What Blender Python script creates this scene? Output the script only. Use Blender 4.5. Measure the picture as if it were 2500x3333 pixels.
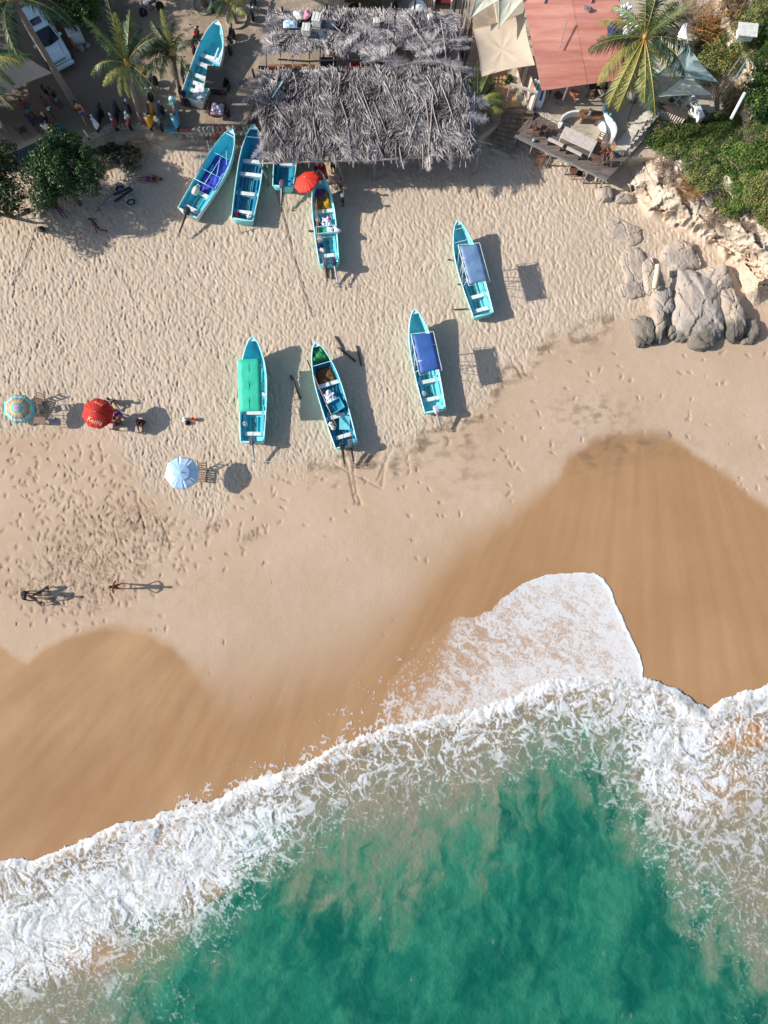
import bpy, math, random
import numpy as np
from mathutils import Vector, Matrix
SC = bpy.context.scene
for o in list(bpy.data.objects): bpy.data.objects.remove(o)
C = SC.collection
R = math.radians
# ---------------------------------------------------------------- camera, light, exposure
SEA_STEP = 3.2
FP, TH, HC = 1850.0, R(5.7), 38.5            # focal length in photo pixels, tilt from the vertical, height in metres
cam = bpy.data.objects.new('camera', bpy.data.cameras.new('camera')); C.objects.link(cam)
cam.location = (0, 0, HC); cam.rotation_euler = (TH, 0, 0)
cam.data.sensor_fit = 'HORIZONTAL'; cam.data.sensor_width = 36; cam.data.lens = FP/2500*36
cam.data.clip_start = .5; cam.data.clip_end = 3000
SC.camera = cam
SUN_EL, SUN_AZ = 27.3, 1.2                     # elevation; shadows fall towards +x, turned this many degrees towards -y
wd = bpy.data.worlds.new('World'); SC.world = wd; wd.use_nodes = True
wn = wd.node_tree.nodes; bg = wn['Background']
sky = wn.new('ShaderNodeTexSky'); sky.sky_type = 'NISHITA'; sky.sun_disc = False
sky.sun_elevation = R(SUN_EL); sky.sun_rotation = R(-90 + SUN_AZ); sky.air_density = 1.0; sky.dust_density = 1.2
wd.node_tree.links.new(sky.outputs[0], bg.inputs[0]); bg.inputs[1].default_value = .11
sl = bpy.data.lights.new('sun', 'SUN'); sl.energy = 5.0; sl.angle = R(.55); sl.color = (1, .93, .84)
sun = bpy.data.objects.new('sun', sl); C.objects.link(sun)
_d = Vector((math.cos(R(SUN_EL))*math.cos(R(SUN_AZ)), -math.cos(R(SUN_EL))*math.sin(R(SUN_AZ)), -math.sin(R(SUN_EL))))
sun.rotation_euler = _d.to_track_quat('-Z', 'Y').to_euler(); sun.location = (-60, 0, 40)
SC.view_settings.view_transform = 'Standard'; SC.view_settings.look = 'None'; SC.view_settings.gamma = 1
SC.view_settings.use_curve_mapping = False; SC.view_settings.exposure = .46
# ---------------------------------------------------------------- survey helpers: a mark in the photo + its height gives the place
CT, ST = math.cos(TH), math.sin(TH)
def Wn(px, py, z=0.):
    u = (np.asarray(px, float)-1250)/FP; v = (1666.5-np.asarray(py, float))/FP
    t = (z-HC)/(v*ST-CT)
    return u*t, (v*CT+ST)*t
def W(px, py, z=0.):
    x, y = Wn(px, py, z); return Vector((float(x), float(y), z))
# ---------------------------------------------------------------- numpy noise
def _h(ix, iy, s):
    n = (ix*374761393 + iy*668265263 + s*1442695041) & 0xffffffff
    n = ((n ^ (n >> 13))*1274126177) & 0xffffffff
    return ((n ^ (n >> 16)) & 0xffffff)/16777215.0
def gn(x, y, s=0):
    ix = np.floor(x).astype(np.int64); iy = np.floor(y).astype(np.int64)
    fx = x-ix; fy = y-iy
    ux = fx*fx*fx*(fx*(fx*6-15)+10); uy = fy*fy*fy*(fy*(fy*6-15)+10)
    def g(a, b):
        t = _h(ix+a, iy+b, s)*6.2831853
        return np.cos(t)*(fx-a)+np.sin(t)*(fy-b)
    a = g(0, 0); b = g(1, 0); c = g(0, 1); d = g(1, 1)
    return 1.45*((a+(b-a)*ux)+((c+(d-c)*ux)-(a+(b-a)*ux))*uy)
def fbm(x, y, o=4, s=0, g=.5):
    r = 0; a = 1; t = 0
    for k in range(o):
        r = r+a*gn(x*2**k+k*17.3, y*2**k-k*9.1, s+k); t += a; a *= g
    return r/t
def worley(x, y, s=0, jit=1.0, stretch=None, vec=False):
    ix = np.floor(x).astype(np.int64); iy = np.floor(y).astype(np.int64)
    f1 = np.full(x.shape, 9.); f2 = np.full(x.shape, 9.); cid = np.zeros(x.shape); vx = np.zeros(x.shape); vy = np.zeros(x.shape)
    for a in (-1, 0, 1):
        for b in (-1, 0, 1):
            cx = ix+a+.5+jit*(_h(ix+a, iy+b, s)-.5); cy = iy+b+.5+jit*(_h(ix+a, iy+b, s+7)-.5)
            dx = x-cx; dy = y-cy
            if stretch is not None:
                t = stretch[0]+(_h(ix+a, iy+b, s+3)-.5)*stretch[1]
                u = dx*np.cos(t)+dy*np.sin(t); v = -dx*np.sin(t)+dy*np.cos(t)
                d = np.sqrt((u*stretch[2])**2+v*v)
            else: d = np.sqrt(dx*dx+dy*dy)
            n = d < f1
            f2 = np.where(n, f1, np.minimum(f2, d)); cid = np.where(n, _h(ix+a, iy+b, s+11), cid)
            if vec: vx = np.where(n, dx*(_h(ix+a, iy+b, s+21)-.5), vx); vy = np.where(n, dy*(_h(ix+a, iy+b, s+23)-.5), vy)
            f1 = np.where(n, d, f1)
    return (f1, f2, cid, vx+vy) if vec else (f1, f2, cid)
def ss(a, b, x):
    t = np.clip((x-a)/(b-a), 0, 1); return t*t*(3-2*t)
def sdf(px, py, poly, closed=True):
    """distance in photo pixels to a polygon, negative inside"""
    P = np.array(poly, float); n = len(P); best = np.full(np.shape(px), 1e9); ins = np.zeros(np.shape(px), bool)
    for i in range(n if closed else n-1):
        a = P[i]; b = P[(i+1) % n]; d = b-a; L = d@d
        t = np.clip(((px-a[0])*d[0]+(py-a[1])*d[1])/L, 0, 1)
        best = np.minimum(best, np.hypot(px-a[0]-t*d[0], py-a[1]-t*d[1]))
        if closed and a[1] != b[1]:
            c = ((a[1] > py) != (b[1] > py)) & (px < (b[0]-a[0])*(py-a[1])/(b[1]-a[1])+a[0]); ins ^= c
    return np.where(ins, -best, best) if closed else best
def curve(xs, pts):
    P = np.array(pts, float); return np.interp(xs, P[:, 0], P[:, 1])
# ---------------------------------------------------------------- materials
MATS = {}
def lin(c):
    return tuple(((v/255.)/12.92 if v/255. <= .04045 else (((v/255.)+.055)/1.055)**2.4) for v in c)
def nd(t, ty, **k):
    n = t.nodes.new(ty)
    for a, b in k.items():
        if a.startswith('_'): n.inputs[int(a[1:])].default_value = b
        else: setattr(n, a, b)
    return n
def mat(name, col, rough=.7, var=.18, scale=3., bump=0., bscale=30., metal=0., spec=.5, col2=None, detail=5., stretch=None, obj=True, sub=0., alpha=None, hue=0.):
    """plain surface: base colour broken by two noises (and a second colour), fine relief"""
    if name in MATS: return MATS[name]
    m = bpy.data.materials.new(name); m.use_nodes = True; t = m.node_tree; L = t.links.new
    b = t.nodes['Principled BSDF']; b.inputs['Roughness'].default_value = rough; b.inputs['Metallic'].default_value = metal
    b.inputs['Specular IOR Level'].default_value = spec
    tc = nd(t, 'ShaderNodeTexCoord'); mp = nd(t, 'ShaderNodeMapping')
    L(tc.outputs['Object' if obj else 'Generated'], mp.inputs[0])
    if stretch: mp.inputs[3].default_value = stretch
    n1 = nd(t, 'ShaderNodeTexNoise'); n1.inputs['Scale'].default_value = scale; n1.inputs['Detail'].default_value = detail; n1.inputs['Roughness'].default_value = .65
    L(mp.outputs[0], n1.inputs[0])
    c = tuple(col); c2 = tuple(col2) if col2 else tuple(v*(1-var*1.6) for v in c)
    c1 = tuple(min(1, v*(1+var)) for v in c)
    cr = nd(t, 'ShaderNodeValToRGB'); cr.color_ramp.elements[0].position = .32; cr.color_ramp.elements[1].position = .68
    cr.color_ramp.elements[0].color = c2+(1,); cr.color_ramp.elements[1].color = c1+(1,)
    L(n1.outputs[0], cr.inputs[0])
    oi = nd(t, 'ShaderNodeObjectInfo'); hs = nd(t, 'ShaderNodeHueSaturation')
    mr = nd(t, 'ShaderNodeMapRange'); L(oi.outputs['Random'], mr.inputs[0]); mr.inputs[3].default_value = 1-var*.7; mr.inputs[4].default_value = 1+var*.5
    L(mr.outputs[0], hs.inputs['Value']); L(cr.outputs[0], hs.inputs['Color']); L(hs.outputs[0], b.inputs['Base Color'])
    if hue:
        m2 = nd(t, 'ShaderNodeMapRange'); L(oi.outputs['Random'], m2.inputs[0]); m2.inputs[3].default_value = .5-hue; m2.inputs[4].default_value = .5+hue; L(m2.outputs[0], hs.inputs['Hue'])
    if bump:
        n2 = nd(t, 'ShaderNodeTexNoise'); n2.inputs['Scale'].default_value = bscale; n2.inputs['Detail'].default_value = 4; L(mp.outputs[0], n2.inputs[0])
        bp = nd(t, 'ShaderNodeBump'); bp.inputs['Strength'].default_value = min(1, bump*20); bp.inputs['Distance'].default_value = bump; L(n2.outputs[0], bp.inputs['Height']); L(bp.outputs[0], b.inputs['Normal'])
    if sub:
        tr = nd(t, 'ShaderNodeBsdfTranslucent'); mx = nd(t, 'ShaderNodeMixShader'); mx.inputs[0].default_value = sub
        L(hs.outputs[0], tr.inputs[0]); L(b.outputs[0], mx.inputs[1]); L(tr.outputs[0], mx.inputs[2]); L(mx.outputs[0], t.nodes['Material Output'].inputs[0])
    MATS[name] = m; return m
def M(n): return MATS[n]
# ---------------------------------------------------------------- mesh helpers
def link(name, me, parent=None, mats=None):
    o = bpy.data.objects.new(name, me); C.objects.link(o)
    if parent is not None: o.parent = parent
    return o
class MB:
    def __init__(s, off=(0, 0, 0)): s.v = []; s.f = []; s.mi = []; s.off = Vector(off)
    def add(s, vs, fs, mi=0):
        n = len(s.v); s.v += [tuple(p) for p in vs]; s.f += [tuple(n+i for i in f) for f in fs]; s.mi += [mi]*len(fs); return s
    def box(s, c, size, rz=0., rx=0., ry=0., mi=0, taper=1.):
        a, b, h = size[0]/2, size[1]/2, size[2]/2
        m = Matrix.Rotation(rz, 3, 'Z') @ Matrix.Rotation(ry, 3, 'Y') @ Matrix.Rotation(rx, 3, 'X')
        c = Vector(c); vs = [c+m @ Vector((x*a*(taper if z > 0 else 1), y*b*(taper if z > 0 else 1), z*h)) for z in (-1, 1) for x, y in ((-1, -1), (1, -1), (1, 1), (-1, 1))]
        return s.add(vs, [(3, 2, 1, 0), (4, 5, 6, 7), (0, 1, 5, 4), (1, 2, 6, 5), (2, 3, 7, 6), (3, 0, 4, 7)], mi)
    def beam(s, a, b, w, h, mi=0, up=(0, 0, 1)):
        a = Vector(a); b = Vector(b); d = (b-a).normalized(); sd = d.cross(Vector(up))
        if sd.length < 1e-4: sd = d.cross(Vector((1, 0, 0)))
        sd.normalize(); u = sd.cross(d)
        q = [(-1, -1), (1, -1), (1, 1), (-1, 1)]
        vs = [p+sd*x*w/2+u*y*h/2 for p in (a, b) for x, y in q]
        return s.add(vs, [(3, 2, 1, 0), (4, 5, 6, 7), (0, 1, 5, 4), (1, 2, 6, 5), (2, 3, 7, 6), (3, 0, 4, 7)], mi)
    def tube(s, pts, r, n=6, mi=0, cap=True):
        pts = [Vector(p) for p in pts]; k = len(pts)
        rs = r if isinstance(r, (list, tuple)) else [r]*k
        prev = None; rings = []
        for i, p in enumerate(pts):
            d = (pts[min(i+1, k-1)]-pts[max(i-1, 0)])
            if d.length < 1e-6: d = Vector((0, 0, 1))
            d.normalize()
            if prev is None:
                prev = d.cross(Vector((0, 0, 1)))
                if prev.length < .05: prev = d.cross(Vector((1, 0, 0)))
            u = (prev-d*prev.dot(d)).normalized(); w = d.cross(u); prev = u
            rings += [p+(u*math.cos(j*2*math.pi/n)+w*math.sin(j*2*math.pi/n))*rs[i] for j in range(n)]
        fs = [(i*n+j, i*n+(j+1) % n, (i+1)*n+(j+1) % n, (i+1)*n+j) for i in range(k-1) for j in range(n)]
        if cap: fs += [tuple(range(n))[::-1], tuple((k-1)*n+j for j in range(n))]
        return s.add(rings, fs, mi)
    def lathe(s, prof, c=(0, 0, 0), n=12, mi=0, m=None):
        c = Vector(c); vs = []
        for r, z in prof:
            for j in range(n):
                p = Vector((r*math.cos(j*2*math.pi/n), r*math.sin(j*2*math.pi/n), z)); vs.append(c+(m @ p if m else p))
        k = len(prof); fs = [(i*n+j, i*n+(j+1) % n, (i+1)*n+(j+1) % n, (i+1)*n+j) for i in range(k-1) for j in range(n)]
        fs += [tuple(range(n))[::-1], tuple((k-1)*n+j for j in range(n))]
        return s.add(vs, fs, mi)
    def disc(s, c, r, t, axis='Z', n=16, mi=0, hole=0.):
        m = {'Z': Matrix.Identity(3), 'X': Matrix.Rotation(math.pi/2, 3, 'Y'), 'Y': Matrix.Rotation(math.pi/2, 3, 'X')}[axis]
        if not hole: return s.lathe([(r, -t/2), (r, t/2)], c, n, mi, m)
        c = Vector(c); vs = []; pr = [(hole, -t/2), (r, -t/2), (r, t/2), (hole, t/2)]
        for a, z in pr:
            for j in range(n): vs.append(c+m @ Vector((a*math.cos(j*2*math.pi/n), a*math.sin(j*2*math.pi/n), z)))
        return s.add(vs, [(i*n+j, i*n+(j+1) % n, ((i+1) % 4)*n+(j+1) % n, ((i+1) % 4)*n+j) for i in range(4) for j in range(n)], mi)
    def prism(s, poly, z0, z1, mi=0):
        n = len(poly); vs = [(p[0], p[1], z0) for p in poly]+[(p[0], p[1], z1) for p in poly]
        return s.add(vs, [tuple(range(n))[::-1], tuple(range(n, 2*n))]+[(i, (i+1) % n, n+(i+1) % n, n+i) for i in range(n)], mi)
    def blob(s, c, r, seed=0, amp=.15, n=10, mi=0, sq=1.0):
        c = Vector(c); r = (r, r, r) if not hasattr(r, '__len__') else r
        k = n//2+1; vs = []
        rnd = random.Random(seed); ph = [rnd.uniform(0, 6.3) for _ in range(6)]
        for i in range(k+1):
            th = math.pi*i/k
            for j in range(n):
                a = 2*math.pi*j/n
                q = 1+amp*(math.sin(2*a+ph[0]+th)+math.sin(3*a+ph[1]-2*th)+math.sin(3*th+ph[2]+a))/2
                x, y, z = math.sin(th)*math.cos(a), math.sin(th)*math.sin(a), math.cos(th)
                if sq != 1: x, y, z = (math.copysign(abs(w)**sq, w) for w in (x, y, z))
                vs.append(c+Vector((x*r[0]*q, y*r[1]*q, z*r[2]*q)))
        return s.add(vs, [(i*n+j, (i+1)*n+j, (i+1)*n+(j+1) % n, i*n+(j+1) % n) for i in range(k) for j in range(n)], mi)
    def mesh(s, name, mats, smooth=False):
        me = bpy.data.meshes.new(name); o = s.off
        me.from_pydata([(a-o.x, b-o.y, c-o.z) for a, b, c in s.v], [], s.f)
        for m in (mats if isinstance(mats, (list, tuple)) else [mats]): me.materials.append(M(m) if isinstance(m, str) else m)
        if any(s.mi): me.polygons.foreach_set('material_index', s.mi)
        if smooth:
            me.polygons.foreach_set('use_smooth', [True]*len(s.f))
            if smooth != 'full' and hasattr(me, 'set_sharp_from_angle'): me.set_sharp_from_angle(angle=R(40))
        me.validate(); me.update(); return me
    def build(s, name, mats, parent=None, smooth=False, **k):
        o = link(name, s.mesh(name, mats, smooth), parent)
        for a, b in k.items(): o[a] = b
        return o
def bevel(o, w=.01, seg=1):
    b = o.modifiers.new('edge', 'BEVEL'); b.width = w; b.segments = seg; b.limit_method = 'ANGLE'; return o
def tag(o, label, cat, group=None):
    o['label'] = label; o['category'] = cat
    if group: o['group'] = group
    return o
def thing(name, label, cat, loc=(0, 0, 0), rz=0., group=None):
    o = bpy.data.objects.new(name, None); C.objects.link(o); o.empty_display_size = .3
    o.location = loc; o.rotation_euler = (0, 0, rz); return tag(o, label, cat, group)
def kids(o): return [c for c in C.objects if c.parent == o]
def dup(o, loc=None, rz=None, label=None, group=None, parent=None, scale=None, ch=None):
    c = o.copy(); C.objects.link(c)
    if parent is not None: c.parent = parent
    if loc is not None: c.location = loc
    if rz is not None: c.rotation_euler = (o.rotation_euler[0], o.rotation_euler[1], rz)
    if scale: c.scale = scale if hasattr(scale, '__len__') else (scale,)*3
    if label: c['label'] = label
    if group: c['group'] = group
    for k in o.children: dup(k, parent=c)
    return c
def grid_mesh(name, X, Y, Z, keep=None, mats=(), smooth=True, attrs=None):
    """regular sheet from 2-D arrays"""
    r, c = X.shape; idx = np.arange(r*c).reshape(r, c)
    q = np.stack([idx[:-1, :-1], idx[1:, :-1], idx[1:, 1:], idx[:-1, 1:]], -1).reshape(-1, 4)
    co = np.stack([X, Y, Z], -1).reshape(-1, 3)
    if keep is not None:
        kk = keep.reshape(-1); q = q[kk[q].all(1)]
        used = np.zeros(r*c, bool); used[q.ravel()] = True; remap = np.cumsum(used)-1
        q = remap[q]; co = co[used]
    else: used = None
    me = bpy.data.meshes.new(name); me.vertices.add(len(co)); me.vertices.foreach_set('co', co.astype(np.float32).ravel())
    me.loops.add(q.size); me.loops.foreach_set('vertex_index', q.astype(np.int32).ravel())
    me.polygons.add(len(q)); me.polygons.foreach_set('loop_start', np.arange(0, q.size, 4, dtype=np.int32))
    me.update(calc_edges=True); 
    if smooth: me.polygons.foreach_set('use_smooth', np.ones(len(q), bool))
    for k, A in (attrs or {}).items():
        A = A.reshape(-1, A.shape[-1]) if A.ndim == 3 else np.repeat(A.reshape(-1, 1), 3, 1)
        if used is not None: A = A[used]
        at = me.attributes.new(k, 'FLOAT_COLOR', 'POINT')
        if A.shape[1] == 3: A = np.concatenate([A, np.ones((len(A), 1))], 1)
        at.data.foreach_set('color', A.astype(np.float32).ravel())
    for m in mats: me.materials.append(m)
    return me
# ================================================================ GROUND: one sheet, sand, street plateau, hillside
FRONT = [(-900, 3150), (-300, 2900), (0, 2800), (60, 2792), (110, 2798), (256, 2740), (384, 2683), (430, 2672), (500, 2665), (520, 2640), (600, 2628), (723, 2595), (799, 2547), (890, 2520), (980, 2494),
         (1085, 2434), (1250, 2366), (1416, 2336), (1567, 2306), (1673, 2268), (1771, 2215), (1869, 2208), (2004, 2208), (2110, 2208), (2215, 2245), (2260, 2283), (2306, 2306),
         (2351, 2276), (2441, 2245), (2500, 2227), (2800, 2180), (3500, 2100)]
WETL = [(-900, 2150), (-200, 2060), (0, 2102), (45, 2138), (90, 2150), (150, 2110), (210, 2075), (271, 2050), (392, 2034), (482, 2057), (558, 2102), (633, 2163), (693, 2208), (784, 2215), (964, 2165), (1145, 2095),
        (1311, 1974), (1400, 1860), (1507, 1763), (1658, 1673), (1808, 1567), (1854, 1484), (1944, 1424), (2065, 1402), (2185, 1424), (2306, 1507), (2411, 1582), (2500, 1658), (2800, 1800), (3500, 1900)]
DRYL = [(-900, 1350), (0, 1390), (200, 1400), (362, 1417), (420, 1500), (480, 1590), (600, 1660), (723, 1655), (790, 1560), (900, 1510), (1100, 1500), (1281, 1470), (1386, 1417), (1522, 1356), (1600, 1296), (1640, 1205),
        (1770, 1100), (1900, 1060), (2065, 1020), (2600, 1000), (3500, 1000)]
WALL = [(-900, 560), (0, 500), (45, 485), (130, 447), (200, 440), (265, 455), (290, 447), (330, 430), (375, 410), (440, 412), (530, 420), (600, 425), (700, 425), (800, 420), (830, 330), (1300, 330), (1500, 360),
        (1560, 440), (1620, 400), (1660, 370), (1740, 368), (1850, 420), (2045, 505), (2100, 505), (3500, 505)]
CLIFF = [(2004, 634), (2061, 652), (2104, 719), (2169, 742), (2230, 765), (2284, 800), (2334, 838), (2392, 890), (2400, 973), (2453, 1011), (2500, 1000), (2620, 1060), (3600, 1500),
         (3600, -1500), (2340, -1500), (2265, 60), (2335, 240), (2345, 375), (2250, 412), (2130, 425), (2070, 495), (2000, 600)]
def terrain(px, py):
    """height above the beach and masks, from photo position"""
    fr = sum(curve(px+o_, FRONT) for o_ in (-240, -160, -80, 0, 80, 160, 240))/7
    d = py-fr
    z = -.8*ss(-750, 30, d)-3.2*ss(0, 1100, d)
    wl = curve(px, WALL)
    bank = 36+59*ss(150, 230, px)*(1-ss(500, 640, px))
    n = fbm(px/40, py/40, 4, 5)
    pl = 1.0*ss(0, 1, 1-(py-wl-2+10*n*(bank > 50))/bank)
    pl = pl + .25*ss(60, -900, py-wl)
    z = np.where(py < wl+100, np.maximum(z, pl), z)
    cd = -sdf(px, py, CLIFF)
    nn = fbm(px/90, py/90, 5, 21)
    rk = 2.4*ss(0, 135, cd)+1.6*ss(110, 420, cd)+2.5*ss(300, 1500, cd)
    blk = worley((px+py*.7)/105+nn*1.5, (py-px*.55)/70+nn*1.3, 31, vec=True)
    blk2 = worley((px-py*.4)/34+nn*2, (py+px*.3)/46-nn*1.6, 33, vec=True)
    crag = .8*(-.16*np.exp(-((blk[1]-blk[0])/.05)**2)-.07*np.exp(-((blk2[1]-blk2[0])/.06)**2)+.35*(blk[2]-.5)+1.9*blk[3]+.12*(blk2[2]-.5)+.22*blk2[3]+.20*fbm(px/60, py/60, 6, 9, .5))*ss(0, 50, cd)*(1-.6*ss(180, 260, cd))
    z = np.where(cd > 0, np.maximum(z, np.maximum(rk+crag, 0)), z)
    return z, py-curve(px, FRONT), cd
def axis(segs):
    out = []
    for a, b, st in segs: out += list(np.arange(a, b, st))
    return np.array(out+[segs[-1][1]])
gx = axis([(-2400, -300, 150), (-300, -30, 15), (-30, 2530, 2.8), (2530, 2800, 15), (2800, 4900, 150)])
gy = axis([(-1500, -200, 60), (-200, 0, 10), (0, 400, 4), (400, 1700, 2.6), (1700, 2300, 4.5), (2300, 2900, 12), (2900, 5600, 150)])
PX, PY = np.meshgrid(gx, gy)
TZ, DF, CD = terrain(PX, PY)
wlw = curve(PX, WETL)+16*fbm(PX/60, PY/60, 4, 41)
soft = curve(PX, [(0, 12), (600, 30), (750, 190), (1200, 230), (1400, 130), (1700, 60), (1900, 22), (2300, 22), (2500, 30)])
wet = ss(-1, 1, (PY-wlw)/soft)
dryl = curve(PX, DRYL)+55*fbm(PX/150, PY/150, 4, 43)
dry = 1-ss(-45, 60, PY-dryl)
plat = ss(.75, .95, TZ)*(CD < 0)
# footprints: jittered trodden dimples, deep in the dry sand, sparse lower down
shade_n = fbm(PX/200, PY/200, 3, 3)
wx = PX+9*fbm(PX/45, PY/45, 3, 50); wy = PY+9*fbm(PX/45, PY/45, 3, 60)
foot = np.zeros(PX.shape)
band = (PY > 380) & (PY < 1800) & (CD < 40)
bx, by = wx[band], wy[band]
ang = 1.25
f1, f2, ci = worley(bx/8.2, by/11., 70, 1.0, (ang, 1.3, .52))
g1, g2, gi = worley(bx/13., by/18., 90, 1.0, (ang+.2, 1.0, .55))
hf = -.062*np.exp(-(f1/.44)**2)*(.35+ci)-.032*np.exp(-(g1/.38)**2)*(gi > .55)+.026*np.clip(f2-f1, 0, .6)
hf += .012*gn(bx/6.5, by/9., 77)+.008*gn(bx/30, by/40, 78)
hf *= .72+.9*np.clip(.45+1.3*fbm(bx/120, by/90, 4, 80), 0, 1)*.6
foot[band] = hf+.02
sp = worley(wx/17, wy/17, 120, 1., (ang, 2.6, .5))
# clusters of trodden marks and drag marks in the damp belt
cl = np.clip(fbm(PX/95, PY/80, 4, 130)*1.6+.12, 0, 1)
trod = np.exp(-(((PX-330)/230)**2+((PY-1800-(PX-330)*-.05)/120)**2)) + .9*np.exp(-(((PX-470)/110)**2+((PY-1730)/70)**2)) + .9*np.exp(-(((PX-700)/60)**2+((PY-1715+(PX-700)*.5)/22)**2))+.9*np.exp(-(((PX-820)/60)**2+((PY-1745+(PX-820)*.55)/26)**2)) \
     + .9*np.exp(-(((PX-210)/210)**2+((PY-1930)/90)**2))+.35*np.exp(-(((PX-400)/500)**2+((PY-1560)/170)**2)) + .5*np.exp(-(((PX-1750)/200)**2+((PY-1300)/50)**2))
trod = np.clip(trod, 0, 1)*(PY > 1350)*(1-wet)
sparse = (sp[2] > (1.03-.52*trod-.10*cl-.06*(1-ss(1500, 1950, PY))-.12*(PX < 560)*(1-ss(1650, 1850, PY)))).astype(float)*np.exp(-(sp[0]/.30)**2)
sparse *= (1-wet)*(1-dry)
tr2 = np.abs(fbm(wx/34, wy/22, 3, 140)); ridge = np.exp(-(tr2/.06)**2)*np.clip(trod*1.6-.55, 0, 1)
# track left by the hauled boat, faint tyre lines
hk = np.zeros(PX.shape)
for a, b, w in [((1120, 1470), (1160, 1640), 4), ((1138, 1465), (1172, 1640), 4), ((1152, 1480), (1150, 1600), 3), ((100, 1120-800), (40, 1000), 2), ((60, 770), (30, 900), 3), ((560, 740), (770, 930), 2), ((575, 735), (790, 935), 2), ((905, 620), (1010, 1000), 2),
                ((1325, 1340), (1345, 1440), 4), ((1545, 1230), (1480, 1400), 6), ((1065, 1500), (1240, 1590), 3), ((420, 780), (900, 1180), 3), ((640, 760), (980, 1010), 2.5), ((655, 750), (1000, 1005), 2.5), ((1180, 930), (1330, 1000), 3), ((1200, 1500), (1330, 1380), 5), ((250, 900), (60, 1240), 3), ((700, 980), (560, 1300), 3), ((1590, 1040), (1700, 1230), 4), ((1605, 1035), (1715, 1220), 4), ((1240, 1580), (1260, 1480), 5), ((1290, 1430), (1230, 1560), 4), ((520, 1690), (560, 1780), 5), ((440, 1600), (470, 1720), 4)]:
    hk = np.maximum(hk, np.exp(-(sdf(PX+6*gn(PX/30, PY/30, 8), PY, [a, b], False)/w)**2))
TZ2 = TZ + foot*dry*(1-wet)*ss(-1, .4, -TZ)*(1-.72*plat)*(CD < 5) - .05*sparse - .035*ridge - .04*hk*(1-.5*dry)
TZ2 += .012*(1-dry)*(1-wet)*fbm(PX/30, PY/22, 4, 150)*ss(3000, 1500, PY)
plough = np.exp(-((PY-dryl-25)/45)**2)*(PX > 1000)*(PX < 2000)
TZ2 += .05*plough*np.abs(fbm(PX/25, PY/14, 4, 160))
# faint water-run rills on wet sand, fanning seaward
GX, GY = Wn(PX, PY, TZ2)
stain = np.clip(fbm((PX+.25*PY)/55, PY/34, 5, 170)*2.6+.15, 0, 1)*np.clip(plough*1.2+.35*trod+.8*np.exp(-(((PX-2060)/190)**2+((PY-1440)/45)**2))+.6*np.exp(-(((PX-1930)/110)**2+((PY-1500)/50)**2))+.5*np.exp(-((np.hypot(PX-1500, PY-1480)-40)/90)**2), 0, 1)
stain = np.maximum(stain, .8*np.exp(-(((PX-1930)/130)**2+((PY-1345)/62)**2))*np.clip(.2+2.4*fbm(PX/30, PY/20, 5, 173), 0, 1))
stain = np.maximum(stain, .5*np.exp(-(((PX-300)/330)**2+((PY-1880)/130)**2))*np.clip(.0+2.4*fbm(PX/36, PY/26, 5, 174), 0, 1)*(1-wet))
stain = np.maximum(stain, .75*np.exp(-(((PX-2000-(PY-1480)*-1.)/150)**2+((PY-1455)/60)**2))*np.clip(.5+fbm(PX/70, PY/50, 4, 171), 0, 1))
stain = np.clip(stain+.6*ridge+.35*hk*(1-dry)+.35*sparse, 0, 1)
soil = np.clip(plat*.9+ss(.15, .8, TZ)*(PX < 700)*(CD < 0), 0, 1)
rock = ss(.05, .35, TZ)*(CD > 0)
def fan(ox, oy, k, s): a_ = np.arctan2(PX-ox, PY-oy); r_ = np.hypot(PX-ox, PY-oy); return fbm(a_*k, r_/620, 5, s, .6)
wl_ = ss(900, 1300, PX-(PY-2100)*.4)
strk = .5+(.95-.50*wl_)*((1-wl_)*fan(1500, 900, 24, 180)+wl_*fan(2080, 700, 26, 190))
strk = strk+.10*fbm((PX+PY)/16, (PX-PY)/90, 3, 195)
A1 = np.stack([wet, dry, stain], -1); A3 = np.stack([np.clip(strk, 0, 1), ss(520, 400, PX+30*shade_n)*ss(470, 380, PY), 0*wet], -1)  # A3 green: top-left zone where tree shade is painted into the soil
A2 = np.stack([soil, rock, ss(180, 330, CD+60*shade_n)], -1)
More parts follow.
